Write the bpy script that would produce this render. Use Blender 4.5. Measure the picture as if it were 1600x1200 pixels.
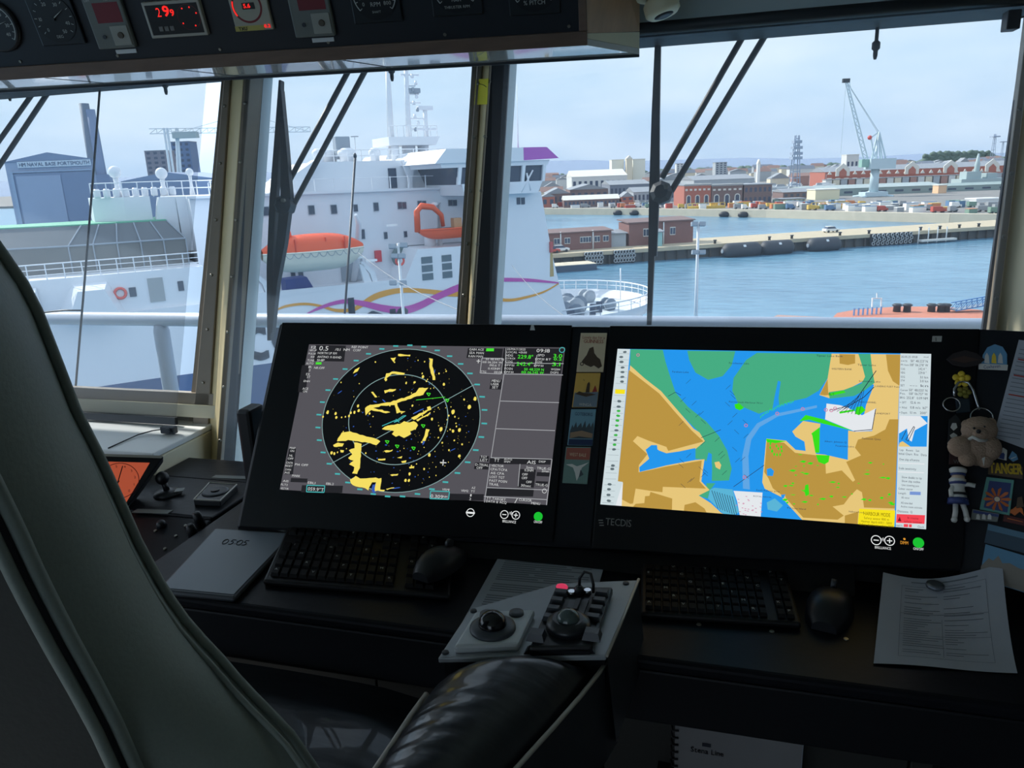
import bpy, math, random
from mathutils import Vector, Matrix
V = Vector
for _o in list(bpy.data.objects):
    bpy.data.objects.remove(_o)
SC = bpy.context.scene
COL = SC.collection
rnd = random.Random(7)

# ------------------------------------------------------------------ camera
EYE = V((0, 0, 1.6))
FPX = 1200.0
YAW, PITCH, ROLL = math.radians(16.17), math.radians(15.31), math.radians(-2.19)
_f = V((-math.sin(YAW) * math.cos(PITCH), math.cos(YAW) * math.cos(PITCH), -math.sin(PITCH)))
_r = V((math.cos(YAW), math.sin(YAW), 0))
_u = _r.cross(_f)
CR = _r * math.cos(ROLL) + _u * math.sin(ROLL)
CU = _u * math.cos(ROLL) - _r * math.sin(ROLL)
CF = _f
cam_d = bpy.data.cameras.new('camera')
cam_d.sensor_fit = 'HORIZONTAL'
cam_d.sensor_width = 36
cam_d.lens = 36 * FPX / 1600
cam_d.clip_start = 0.02
cam_d.clip_end = 20000
cam = bpy.data.objects.new('camera', cam_d)
COL.objects.link(cam)
_m = Matrix((CR, CU, -CF)).transposed().to_4x4()
_m.translation = EYE
cam.matrix_world = _m
SC.camera = cam

# ------------------------------------------------------------------ exposure, sky, sun
SC.view_settings.view_transform = 'Standard'
SC.view_settings.look = 'None'
SC.view_settings.gamma = 1
SC.view_settings.use_curve_mapping = False
SC.view_settings.exposure = 0.0


def lin(c):
    out = []
    for x in c[:3]:
        x = x / 255.0
        out.append(x / 12.92 if x <= 0.04045 else ((x + 0.055) / 1.055) ** 2.4)
    return (out[0], out[1], out[2], 1.0)


world = bpy.data.worlds.new('sky')
SC.world = world
world.use_nodes = True
wn, wl = world.node_tree.nodes, world.node_tree.links
wn.clear()
w_out = wn.new('ShaderNodeOutputWorld')
w_bg = wn.new('ShaderNodeBackground')
w_tc = wn.new('ShaderNodeTexCoord')
w_sep = wn.new('ShaderNodeSeparateXYZ')
w_ramp = wn.new('ShaderNodeValToRGB')
w_ramp.color_ramp.elements[0].position = 0.0
w_ramp.color_ramp.elements[0].color = lin((170, 191, 216))
w_ramp.color_ramp.elements[1].position = 0.75
w_ramp.color_ramp.elements[1].color = lin((190, 212, 238))
for p_, c_ in ((0.10, (184, 206, 226)), (0.30, (203, 218, 232))):
    e_ = w_ramp.color_ramp.elements.new(p_)
    e_.color = lin(c_)
w_map = wn.new('ShaderNodeMapping')
w_map.inputs['Scale'].default_value = (2.2, 2.2, 7.0)
w_noise = wn.new('ShaderNodeTexNoise')
w_noise.inputs['Scale'].default_value = 1.6
w_noise.inputs['Detail'].default_value = 5
w_cr = wn.new('ShaderNodeValToRGB')
w_cr.color_ramp.elements[0].position = 0.42
w_cr.color_ramp.elements[0].color = (0, 0, 0, 1)
w_cr.color_ramp.elements[1].position = 0.72
w_cr.color_ramp.elements[1].color = (0.55, 0.55, 0.55, 1)
w_mix = wn.new('ShaderNodeMix')
w_mix.data_type = 'RGBA'
w_mix.inputs[7].default_value = lin((224, 231, 238))
wl.new(w_tc.outputs['Generated'], w_sep.inputs[0])
wl.new(w_sep.outputs['Z'], w_ramp.inputs[0])
wl.new(w_tc.outputs['Generated'], w_map.inputs[0])
wl.new(w_map.outputs[0], w_noise.inputs[0])
wl.new(w_noise.outputs[0], w_cr.inputs[0])
wl.new(w_cr.outputs[0], w_mix.inputs[0])
wl.new(w_ramp.outputs[0], w_mix.inputs[6])
wl.new(w_mix.outputs[2], w_bg.inputs[0])
w_bg.inputs[1].default_value = 2.15
wl.new(w_bg.outputs[0], w_out.inputs[0])

sun_d = bpy.data.lights.new('sun', 'SUN')
sun_d.energy = 8.0
sun_d.color = (1.0, 0.95, 0.86)
sun_d.angle = math.radians(1.0)
sun = bpy.data.objects.new('sun', sun_d)
COL.objects.link(sun)
SUN_AZ, SUN_EL = math.radians(18), math.radians(38)     # to the left, a little ahead of the windows
_s = V((-math.cos(SUN_EL) * math.cos(SUN_AZ), math.cos(SUN_EL) * math.sin(SUN_AZ), math.sin(SUN_EL)))
sun.rotation_euler = _s.to_track_quat('Z', 'Y').to_euler()
sun.location = (-30, 8, 30)


# ------------------------------------------------------------------ pixel <-> place
def ray(u, v):
    return CR * ((u - 800) / FPX) + CU * ((600 - v) / FPX) + CF


def hit(u, v, p, n):
    d = ray(u, v)
    return EYE + d * ((V(p) - EYE).dot(n) / d.dot(n))


def tn(t):
    t = math.radians(t)
    return V((0, -math.cos(t), math.sin(t)))


def onz(u, v, z):
    return hit(u, v, V((0, 0, z)), V((0, 0, 1)))


def ony(u, v, y):
    return hit(u, v, V((0, y, 0)), V((0, 1, 0)))


# ------------------------------------------------------------------ materials
MATS = {}


def mat(name, col, rough=0.5, metal=0.0, var=0.08, scale=12.0, bump=0.0, emit=0.0, spec=0.5, wave=None, coat=0.0, alpha=1.0, det=4.0):
    if name in MATS:
        return MATS[name]
    m = bpy.data.materials.new(name)
    m.use_nodes = True
    nt = m.node_tree
    b = nt.nodes['Principled BSDF']
    c = lin(col)
    tc = nt.nodes.new('ShaderNodeTexCoord')
    nz = nt.nodes.new('ShaderNodeTexNoise')
    nz.inputs['Scale'].default_value = scale
    nz.inputs['Detail'].default_value = det
    mp = nt.nodes.new('ShaderNodeMapping')
    if wave:
        mp.inputs['Scale'].default_value = wave
    nt.links.new(tc.outputs['Object'], mp.inputs[0])
    nt.links.new(mp.outputs[0], nz.inputs['Vector'])
    mx = nt.nodes.new('ShaderNodeMix')
    mx.data_type = 'RGBA'
    mx.inputs[6].default_value = tuple(min(1, x * (1 - var)) for x in c[:3]) + (1,)
    mx.inputs[7].default_value = tuple(min(1, x * (1 + var)) for x in c[:3]) + (1,)
    nt.links.new(nz.outputs[0], mx.inputs[0])
    nt.links.new(mx.outputs[2], b.inputs['Base Color'])
    b.inputs['Roughness'].default_value = rough
    b.inputs['Metallic'].default_value = metal
    b.inputs['Specular IOR Level'].default_value = spec
    b.inputs['Coat Weight'].default_value = coat
    b.inputs['Alpha'].default_value = alpha
    if emit:
        nt.links.new(mx.outputs[2], b.inputs['Emission Color'])
        b.inputs['Emission Strength'].default_value = emit
    if bump:
        bp = nt.nodes.new('ShaderNodeBump')
        bp.inputs['Strength'].default_value = bump
        bp.inputs['Distance'].default_value = 0.01
        nt.links.new(nz.outputs[0], bp.inputs['Height'])
        nt.links.new(bp.outputs[0], b.inputs['Normal'])
    MATS[name] = m
    return m


def emat(name, col, s=1.0):
    """a lit pixel colour on a screen"""
    if name in MATS:
        return MATS[name]
    m = bpy.data.materials.new(name)
    m.use_nodes = True
    b = m.node_tree.nodes['Principled BSDF']
    b.inputs['Base Color'].default_value = (0.005, 0.005, 0.006, 1)
    b.inputs['Roughness'].default_value = 0.35
    b.inputs['Specular IOR Level'].default_value = 0.2
    b.inputs['Emission Color'].default_value = lin(col)
    b.inputs['Emission Strength'].default_value = s
    MATS[name] = m
    return m


def glass_mat(name, tint, gloss=0.025, rough=0.0, milk=0.0):
    m = bpy.data.materials.new(name)
    m.use_nodes = True
    nt = m.node_tree
    nt.nodes.clear()
    out = nt.nodes.new('ShaderNodeOutputMaterial')
    tr = nt.nodes.new('ShaderNodeBsdfTransparent')
    tr.inputs[0].default_value = tint
    gl = nt.nodes.new('ShaderNodeBsdfGlossy')
    gl.inputs['Roughness'].default_value = rough
    lw = nt.nodes.new('ShaderNodeLayerWeight')
    pw = nt.nodes.new('ShaderNodeMath')
    pw.operation = 'POWER'
    pw.inputs[1].default_value = 5
    fr = nt.nodes.new('ShaderNodeMath')
    fr.operation = 'MULTIPLY_ADD'
    fr.inputs[1].default_value = 0.12
    fr.inputs[2].default_value = gloss
    nt.links.new(lw.outputs['Facing'], pw.inputs[0])
    nt.links.new(pw.outputs[0], fr.inputs[0])
    mx = nt.nodes.new('ShaderNodeMixShader')
    nt.links.new(fr.outputs[0], mx.inputs[0])
    nt.links.new(tr.outputs[0], mx.inputs[1])
    nt.links.new(gl.outputs[0], mx.inputs[2])
    last = mx
    if milk:
        df = nt.nodes.new('ShaderNodeBsdfTranslucent')
        df.inputs[0].default_value = (0.9, 0.93, 1, 1)
        m2 = nt.nodes.new('ShaderNodeMixShader')
        m2.inputs[0].default_value = milk
        nt.links.new(mx.outputs[0], m2.inputs[1])
        nt.links.new(df.outputs[0], m2.inputs[2])
        last = m2
    nt.links.new(last.outputs[0], out.inputs[0])
    MATS[name] = m
    return m


# ------------------------------------------------------------------ mesh builder
class MB:
    def __init__(s):
        s.v, s.f, s.sm = [], [], []

    def add(s, vs, fs, smooth=False):
        k = len(s.v)
        s.v += [V(p) for p in vs]
        for f in fs:
            s.f.append([k + i for i in f])
            s.sm.append(smooth)
        return s

    def box(s, x0, x1, y0, y1, z0, z1):
        return s.add([(x, y, z) for z in (z0, z1) for y in (y0, y1) for x in (x0, x1)],
                     [(0, 2, 3, 1), (4, 5, 7, 6), (0, 1, 5, 4), (2, 6, 7, 3), (0, 4, 6, 2), (1, 3, 7, 5)])

    def obox(s, c, a, b, d):
        """centre and three half axes"""
        c, a, b, d = V(c), V(a), V(b), V(d)
        return s.add([c + a * i + b * j + d * k for k in (-1, 1) for j in (-1, 1) for i in (-1, 1)],
                     [(0, 2, 3, 1), (4, 5, 7, 6), (0, 1, 5, 4), (2, 6, 7, 3), (0, 4, 6, 2), (1, 3, 7, 5)])

    def prism(s, pts, d, smooth=False):
        n = len(pts)
        d = V(d)
        vs = [V(p) for p in pts] + [V(p) + d for p in pts]
        s.add(vs, [list(range(n))[::-1], list(range(n, 2 * n))])
        return s.add(vs, [(i, (i + 1) % n, n + (i + 1) % n, n + i) for i in range(n)], smooth)

    def poly(s, pts):
        return s.add(pts, [list(range(len(pts)))])

    def hexa(s, q0, q1):
        """two quads joined to a six-sided block"""
        return s.add(list(q0) + list(q1), [(3, 2, 1, 0), (4, 5, 6, 7), (0, 1, 5, 4), (1, 2, 6, 5), (2, 3, 7, 6), (3, 0, 4, 7)])

    def tube(s, pts, r, n=8, closed=False):
        pts = [V(p) for p in pts]
        rs = r if isinstance(r, (list, tuple)) else [r] * len(pts)
        m = len(pts)
        vs = []
        up = None
        for i, p in enumerate(pts):
            if closed:
                t = pts[(i + 1) % m] - pts[i - 1]
            else:
                t = pts[min(i + 1, m - 1)] - pts[max(i - 1, 0)]
            t.normalize()
            if up is None:
                up = t.orthogonal().normalized()
            up = (up - t * up.dot(t))
            if up.length < 1e-6:
                up = t.orthogonal()
            up.normalize()
            w = t.cross(up)
            vs += [p + (up * math.cos(2 * math.pi * k / n) + w * math.sin(2 * math.pi * k / n)) * rs[i] for k in range(n)]
        fs = []
        for i in range(m if closed else m - 1):
            j = (i + 1) % m
            fs += [(i * n + k, i * n + (k + 1) % n, j * n + (k + 1) % n, j * n + k) for k in range(n)]
        s.add(vs, fs, n > 5)
        if not closed:
            s.add(vs[:n], [list(range(n))[::-1]])
            s.add(vs[-n:], [list(range(n))])
        return s

    def lathe(s, c, ax, prof, n=24, smooth=True):
        """profile of (radius, height along axis)"""
        c, ax = V(c), V(ax).normalized()
        a = ax.orthogonal().normalized()
        b = ax.cross(a)
        vs = []
        for r, h in prof:
            vs += [c + ax * h + (a * math.cos(2 * math.pi * k / n) + b * math.sin(2 * math.pi * k / n)) * r for k in range(n)]
        fs = []
        for i in range(len(prof) - 1):
            fs += [(i * n + k, i * n + (k + 1) % n, (i + 1) * n + (k + 1) % n, (i + 1) * n + k) for k in range(n)]
        s.add(vs, fs, smooth)
        s.add(vs[:n], [list(range(n))[::-1]])
        s.add(vs[-n:], [list(range(n))])
        return s

    def ball(s, c, r, n=14, sc=(1, 1, 1), ax=None):
        c = V(c)
        A = ax or (V((1, 0, 0)), V((0, 1, 0)), V((0, 0, 1)))
        m = max(4, n // 2)
        vs = []
        for i in range(m + 1):
            t = math.pi * i / m
            for k in range(n):
                a = 2 * math.pi * k / n
                vs.append(c + (A[0] * math.sin(t) * math.cos(a) * sc[0] + A[1] * math.sin(t) * math.sin(a) * sc[1] + A[2] * math.cos(t) * sc[2]) * r)
        fs = [(i * n + k, (i + 1) * n + k, (i + 1) * n + (k + 1) % n, i * n + (k + 1) % n) for i in range(m) for k in range(n)]
        return s.add(vs, fs, True)

    def grid(s, rows, smooth=True, closed=False):
        n = len(rows[0])
        vs = [p for r in rows for p in r]
        fs = []
        for i in range(len(rows) - 1):
            for k in range(n if closed else n - 1):
                j = (k + 1) % n
                fs.append((i * n + k, i * n + j, (i + 1) * n + j, (i + 1) * n + k))
        return s.add(vs, fs, smooth)

    def ring(s, c, ex, ey, r0, r1, n=48, a0=0, a1=2 * math.pi, h=None):
        c, ex, ey = V(c), V(ex), V(ey)
        full = abs(a1 - a0 - 2 * math.pi) < 1e-6
        vs = []
        m = n if full else n + 1
        for k in range(m):
            a = a0 + (a1 - a0) * k / n
            d = ex * math.cos(a) + ey * math.sin(a)
            vs += [c + d * r0, c + d * r1]
        return s.add(vs, [(2 * k, 2 * k + 1, 2 * ((k + 1) % m) + 1, 2 * ((k + 1) % m)) for k in range(n)])

    def mesh(s, name, material, org):
        me = bpy.data.meshes.new(name)
        me.from_pydata([tuple(p - org) for p in s.v], [], s.f)
        me.polygons.foreach_set('use_smooth', s.sm)
        if material:
            me.materials.append(material)
        me.update()
        return me

    def base(s):
        xs = [p.x for p in s.v]
        ys = [p.y for p in s.v]
        zs = [p.z for p in s.v]
        return V(((min(xs) + max(xs)) / 2, (min(ys) + max(ys)) / 2, min(zs)))


def finish(o, bevel=0, seg=2, fix=True):
    if fix:
        import bmesh
        bm = bmesh.new()
        bm.from_mesh(o.data)
        bmesh.ops.remove_doubles(bm, verts=bm.verts, dist=1e-6)
        bmesh.ops.recalc_face_normals(bm, faces=bm.faces)
        bm.to_mesh(o.data)
        bm.free()
    if bevel:
        md = o.modifiers.new('bevel', 'BEVEL')
        md.width = bevel
        md.segments = seg
        md.limit_method = 'ANGLE'
        md.angle_limit = math.radians(40)
    return o


ORG = {}          # world origin of every object with parts


def thing(name, label, cat, loc, group=None):
    o = bpy.data.objects.new(name, None)
    o.empty_display_size = 0.05
    COL.objects.link(o)
    o.location = V(loc)
    ORG[o.name] = V(loc)
    o['label'] = label
    o['category'] = cat
    if group:
        o['group'] = group
    return o


PRINT = {'screen_text', 'lettering', 'numerals', 'legend', 'digits', 'tick_marks', 'hull_lettering'}


def part(name, mb, material, parent, bevel=0, label=None, fix=True, kind=None, seg=2):
    if kind is None and name in PRINT:
        kind = 'stuff'
    org = ORG[parent.name]
    me = mb.mesh(name, material, org)
    o = bpy.data.objects.new(name, me)
    COL.objects.link(o)
    o.parent = parent
    ORG[o.name] = org
    if label:
        o['label'] = label
    if kind:
        o['kind'] = kind
    return finish(o, bevel, seg, fix)


def solo(name, mb, material, label, cat, group=None, bevel=0, fix=True, kind=None):
    org = mb.base()
    o = bpy.data.objects.new(name, mb.mesh(name, material, org))
    COL.objects.link(o)
    o.location = org
    ORG[o.name] = org
    if label:
        o['label'] = label
    if cat:
        o['category'] = cat
    if group:
        o['group'] = group
    if kind:
        o['kind'] = kind
    return finish(o, bevel, 2, fix)


def struct(name, mb, material, label=None, bevel=0):
    return solo(name, mb, material, label, None, None, bevel, True, 'structure')


def dup(root, delta, label=None):
    """copy of a thing with copies of its parts and sub-parts"""
    r = root.copy()
    COL.objects.link(r)
    r.location = root.location + V(delta)
    if label:
        r['label'] = label
    for ch in list(root.children):
        c = ch.copy()
        COL.objects.link(c)
        c.parent = r
        for g in list(ch.children):
            d = g.copy()
            COL.objects.link(d)
            d.parent = c
    return r


# ------------------------------------------------------------------ lettering
GLY = {}


def load_glyphs():
    chars = sorted(set("ABCDEFGHIJKLMNOPQRSTUVWXYZabcdefghijklmnopqrstuvwxyz0123456789.,:;/-+%'*&()=°<>"))
    tmp = []
    for ch in chars:
        c = bpy.data.curves.new('glyph', 'FONT')
        c.body = ch
        c.size = 1
        c.resolution_u = 2
        o = bpy.data.objects.new('glyph', c)
        COL.objects.link(o)
        tmp.append((ch, o, c))
    bpy.context.view_layer.update()
    dg = bpy.context.evaluated_depsgraph_get()
    for ch, o, c in tmp:
        ev = o.evaluated_get(dg)
        me = ev.to_mesh()
        vs = [(p.co.x, p.co.y) for p in me.vertices]
        fs = [list(p.vertices) for p in me.polygons]
        x0 = min([p[0] for p in vs] or [0])
        x1 = max([p[0] for p in vs] or [0.3])
        GLY[ch] = (vs, fs, x0, x1)
        ev.to_mesh_clear()
    for ch, o, c in tmp:
        bpy.data.objects.remove(o)
        bpy.data.curves.remove(c)


load_glyphs()


def text(mb, s, o, ex, ey, size, align='l', fit=None, bold=0.0):
    """lay a string on a plane: o = baseline start, ex/ey = unit directions, size = cap height"""
    k = size / 0.7
    x = 0.0
    lay = []
    for ch in s:
        if ch == ' ' or ch not in GLY:
            x += 0.32
            continue
        vs, fs, x0, x1 = GLY[ch]
        lay.append((ch, x - x0))
        x += (x1 - x0) + 0.09
    x -= 0.09
    sx = k if fit is None else fit / max(x, 1e-6)
    off = 0 if align == 'l' else (-x / 2 if align == 'c' else -x)
    o, ex, ey = V(o), V(ex), V(ey)
    reps = [(0, 0)] if not bold else [(0, 0), (bold, 0), (0, bold), (bold, bold)]
    for ch, dx in lay:
        vs, fs, x0, x1 = GLY[ch]
        for bx, by in reps:
            mb.add([o + ex * ((a + dx + off) * sx + bx) + ey * (b * k + by) for a, b in vs], fs)
    return x * sx


X, Y, Z = V((1, 0, 0)), V((0, 1, 0)), V((0, 0, 1))

# ================================================================== the wheelhouse shell
WT = 10.0
WP = V((0, 1.85, 1.5))
WN = -tn(WT)                                  # outward normal of the raked window front
M_floor = mat('floor_vinyl', (120, 122, 124), 0.6, var=0.15, scale=30)
M_ceil = mat('ceiling_cream', (214, 208, 188), 0.6, var=0.04)
M_wall = mat('wall_panel', (150, 150, 144), 0.6, var=0.05)
M_tan = mat('frame_tan', (232, 212, 164), 0.42, var=0.05, scale=25)
M_strip = mat('clamp_strip_taupe', (150, 138, 122), 0.45, var=0.07, scale=25)
M_gasket = mat('gasket_dark', (38, 42, 50), 0.55, var=0.1)
M_jamb = mat('outer_jamb_paint', (206, 220, 228), 0.5, var=0.04)
M_cream = mat('cream_paint', (222, 214, 186), 0.5, var=0.04, scale=6)
M_white = mat('white_paint', (226, 228, 228), 0.45, var=0.03)
M_black = mat('black_plastic', (18, 21, 28), 0.42, var=0.12, scale=40)
M_dark = mat('dark_metal', (46, 52, 60), 0.5, var=0.1)
M_screw = mat('screw_steel', (150, 146, 135), 0.35, metal=0.8)
M_hdr = mat('header_grey', (186, 202, 206), 0.5, var=0.06)
M_wood = mat('wood_trim', (116, 94, 82), 0.45, var=0.35, scale=5, wave=(1.2, 14, 14), bump=0.1)

XL, XR, YB, ZC = -3.2, 1.9, -2.6, 2.16
b = MB().box(XL, XR, YB, 1.75, -0.06, 0)
struct('floor', b, M_floor)
b = MB().box(XL, XR, YB, 2.0, ZC, ZC + 0.08)
struct('ceiling', b, M_ceil)
b = MB().box(XL, XR, YB - 0.06, YB, 0, 0.8)
b.box(XL, XR, YB - 0.06, YB, 2.05, ZC)
for x0, x1 in ((XL, XL + 0.4), (-1.5, -1.3), (0.0, XR)):  # gaps added in the unseen wall to let light onto chair and posts
    b.box(x0, x1, YB - 0.06, YB, 0.8, 2.05)
struct('wall_back', b, M_wall)
b = MB().box(XR, XR + 0.06, YB, 1.95, 0, ZC)
struct('wall_right', b, M_wall)
b = MB()
b.box(XL - 0.06, XL, YB, 1.95, 0, 0.95)
b.box(XL - 0.06, XL, YB, 1.95, 1.9, ZC)
for y0 in (-2.6, -0.6, 1.5):
    b.box(XL - 0.06, XL, y0, y0 + 0.14, 0.95, 1.9)
struct('wall_left', b, M_wall)


def wz(x, z, off=0.0):
    """point of the raked window plane at a height, pushed outward by off"""
    y = WP.y + (z - WP.z) * math.tan(math.radians(WT))
    return V((x, y, z)) + WN * off


SILL, HEAD = 1.03, 1.885
b = MB()
SX, SLO = -1.36, 0.82
for x0, x1, zz_ in ((XL, SX, SILL - 0.06), (SX, XR, SLO - 0.06)):
    q0 = [wz(x0, 0.0), wz(x1, 0.0), wz(x1, zz_), wz(x0, zz_)]
    b.hexa(q0, [p + WN * 0.09 for p in q0])
struct('wall_front', b, M_wall)
b = MB()
q0 = [wz(XL, HEAD + 0.02), wz(XR, HEAD + 0.02), wz(XR, ZC), wz(XL, ZC)]
b.hexa(q0, [p + WN * 0.09 for p in q0])
struct('wall_front_upper', b, M_hdr)


def edge(e, z, off=0.0):
    (u0, v0), (u1, v1) = e
    a, c = hit(u0, v0, WP + WN * off, WN), hit(u1, v1, WP + WN * off, WN)
    t = (z - a.z) / (c.z - a.z)
    return a + (c - a) * t


def wstrip(e0, e1, z0, z1, d0, d1):
    b = MB()
    da, db = d0 if isinstance(d0, tuple) else (d0, d0)
    q0 = [edge(e0, z0, da), edge(e1, z0, db), edge(e1, z1, db), edge(e0, z1, da)]
    q1 = [q0[0] + WN * (d1 - da), q0[1] + WN * (d1 - db), q0[2] + WN * (d1 - db), q0[3] + WN * (d1 - da)]
    b.hexa(q0, q1)
    return b


def E2(u0, u1, v0=125, v1=550):
    return ((u0, v0), (u1, v1))


def screws(e0, e1, z0, z1, n, d, parent):
    for i in range(n):
        z = z0 + (z1 - z0) * (i + 0.5) / n
        c = (edge(e0, z, d) + edge(e1, z, d)) / 2
        part('screw', MB().lathe(c, -WN, [(0.0045, 0), (0.004, 0.0025), (0.0015, 0.003)], 8), M_screw, parent)


ZL, ZT = SILL - 0.06, HEAD + 0.02


def post(n, es, zl, tanmat):
    """es: gasket / strip / tan / strip / dark reveal / outer jamb edges in order"""
    e = [E2(*p) for p in es]
    dp = (0.05, 0.04, 0.09)[n - 1]
    t = wstrip(e[2], e[3], zl, ZT, (-0.004, -dp), 0.012)
    o = struct('trim_%d' % n, t, tanmat, bevel=0.004)
    o['label'] = ('tan window post left of the radar screen', 'tan window post carrying the yellow sticky note', 'cream window post at the right edge')[n - 1]
    part('gasket', wstrip(e[0], e[1], zl, ZT, -0.002, 0.01), M_gasket if n == 3 else M_strip, o)
    part('clamp_strip', wstrip(e[1], e[2], zl, ZT, -0.02, 0.01), M_strip, o, 0.002)
    part('clamp_strip', wstrip(e[3], e[4], zl, ZT, (-dp, -dp + .004), 0.01), M_strip, o, 0.002)
    part('reveal', wstrip(e[4], e[5], zl, ZT, (-dp + .006, 0.004), 0.012), M_gasket, o)
    part('outer_jamb', wstrip(e[5], e[6], zl - 0.4, ZT, (0.013, 0.075), 0.08), M_jamb, o)
    screws(e[1], e[2], zl + 0.05, ZT - 0.03, 7, -0.02, o)
    screws(e[3], e[4], zl + 0.05, ZT - 0.03, 7, -dp, o)
    return o


postL = post(1, [(346, 305), (350, 311), (359, 332), (380, 350), (391, 358), (403, 375), (421, 394)], 0.80, M_tan)
postC = post(2, [(736, 710), (744, 713), (751, 725), (763, 732), (766, 736), (794, 769), (803, 778)], 0.95, M_tan)
postR = post(3, [(1590, 1530), (1594, 1541), (1604, 1553), (1650, 1612), (1662, 1624), (1672, 1634), (1690, 1650)], 0.95, M_cream)
# far-left and far-right posts, outside the frame
for k, x in ((4, XL + 0.06), (5, XR - 0.06)):
    b = MB()
    q0 = [wz(x - 0.06, ZL, -0.03), wz(x + 0.06, ZL, -0.03), wz(x + 0.06, ZT, -0.03), wz(x - 0.06, ZT, -0.03)]
    b.hexa(q0, [p + WN * 0.12 for p in q0])
    struct('trim_%d' % k, b, M_tan)

# sill frame along the bottom, with a screwed strip
def sill_frame(nm, x0, x1, s):
    o = struct(nm, MB().hexa([wz(x0, s - .06, -0.03), wz(x1, s - .06, -0.03), wz(x1, s - 0.025, -0.03), wz(x0, s - 0.025, -0.03)],
                             [wz(x0, s - .06, 0.08), wz(x1, s - .06, 0.08), wz(x1, s - 0.025, 0.08), wz(x0, s - 0.025, 0.08)]), M_cream)
    part('clamp_strip', MB().hexa([wz(x0, s - 0.025, -0.02), wz(x1, s - 0.025, -0.02), wz(x1, s + 0.006, -0.02), wz(x0, s + 0.006, -0.02)],
                                  [wz(x0, s - 0.025, 0.02), wz(x1, s - 0.025, 0.02), wz(x1, s + 0.006, 0.02), wz(x0, s + 0.006, 0.02)]), M_strip, o)


sill_frame('trim_6', XL, SX, SILL)
sill_frame('trim_9', SX + .002, XR, SLO)
# header: gasket, grey beam
b = MB().hexa([wz(XL, HEAD, -0.012), wz(XR, HEAD, -0.012), wz(XR, HEAD + 0.02, -0.012), wz(XL, HEAD + 0.02, -0.012)],
              [wz(XL, HEAD, 0.06), wz(XR, HEAD, 0.06), wz(XR, HEAD + 0.02, 0.06), wz(XL, HEAD + 0.02, 0.06)])
o = struct('trim_7', b, M_gasket)
part('header_beam', MB().hexa([wz(XL, HEAD + 0.02, -0.03), wz(XR, HEAD + 0.02, -0.03), wz(XR, HEAD + 0.075, -0.045), wz(XL, HEAD + 0.075, -0.045)],
                              [wz(XL, HEAD + 0.02, 0.02), wz(XR, HEAD + 0.02, 0.02), wz(XR, HEAD + 0.075, 0.02), wz(XL, HEAD + 0.075, 0.02)]), M_hdr, o, 0.004)
part('cable_tray', MB().box(-0.25, XR, 1.80, 1.92, HEAD + 0.085, HEAD + 0.16), mat('tray_brown', (74, 70, 66), 0.5), o, 0.004)

# panes
M_glass = glass_mat('window_glass', (0.965, 0.975, 0.98, 1), rough=0.0)
M_film = glass_mat('sun_film', (0.66, 0.68, 0.69, 1), rough=0.08, milk=0.045)


def pane(n, x00, x01, x10, x11, lab):
    b = MB()
    s = SILL if n == 1 else SLO
    q0 = [wz(x00, s, 0.0), wz(x01, s, 0.0), wz(x11, HEAD + 0.01, 0.0), wz(x10, HEAD + 0.01, 0.0)]
    b.hexa(q0, [p + WN * 0.008 for p in q0])
    struct('window_%d' % n, b, M_glass, lab)


gx = lambda e, z: edge(E2(*e), z).x
pane(1, XL + 0.1, gx((350, 311), SILL), XL + 0.1, gx((350, 311), HEAD), 'window pane behind the tinted blind at the left')
pane(2, gx((400, 372), SLO), gx((740, 712), SLO), gx((400, 372), HEAD), gx((740, 712), HEAD), 'window pane in front of the white ferry')
pane(3, gx((790, 766), SLO), gx((1592, 1536), SLO), gx((790, 766), HEAD), gx((1592, 1536), HEAD), 'window pane looking over the harbour water')
b = MB()
q0 = [wz(gx((1690, 1650), SLO), SLO, -.02), wz(XR, SLO, -.02), wz(XR, HEAD + .02, -.02), wz(gx((1690, 1650), HEAD), HEAD + .02, -.02)]
b.hexa(q0, [p + WN * 0.10 for p in q0])
struct('wall_front_right', b, M_cream)  # unseen panel beyond the post, made solid to cut light on the desk


# tinted roller films
def blind(x00, x01, x10, x11, z0, lab):
    t = thing('roller_blind', lab, 'blind', wz((x00 + x01) / 2, z0, -0.05), 'tinted film blinds over the front windows')
    b = MB()
    b.add([wz(x00, z0, -0.05), wz(x01, z0, -0.05), wz(x11, HEAD - 0.005, -0.05), wz(x10, HEAD - 0.005, -0.05)], [(0, 1, 2, 3)])
    part('film', b, M_film, t, fix=False)
    b = MB().hexa([wz(x00, z0 - 0.02, -0.056), wz(x01, z0 - 0.02, -0.056), wz(x01, z0, -0.056), wz(x00, z0, -0.056)],
                  [wz(x00, z0 - 0.02, -0.044), wz(x01, z0 - 0.02, -0.044), wz(x01, z0, -0.044), wz(x00, z0, -0.044)])
    part('bottom_bar', b, M_dark, t)
    b = MB().tube([wz(x10, HEAD + 0.002, -0.06), wz(x11, HEAD + 0.002, -0.06)], 0.014, 10)
    part('roller', b, M_dark, t)
    return t


fb = edge(E2(342, 303), 0.975, 0).x
ft = edge(E2(342, 303), HEAD, 0).x
bl = blind(XL + 0.12, fb, XL + 0.12, ft, 0.97, 'grey tinted film blind covering the left window')
blind(gx((402, 374), .86), gx((750, 720), .86), gx((402, 374), HEAD), gx((750, 720), HEAD), 0.86, 'tinted film blind in front of the ferry, between two tan posts')
blind(gx((796, 771), .86), gx((1592, 1538), .86), gx((796, 771), HEAD), gx((1592, 1538), HEAD), 0.86, 'wide tinted film blind in front of the harbour water')

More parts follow.
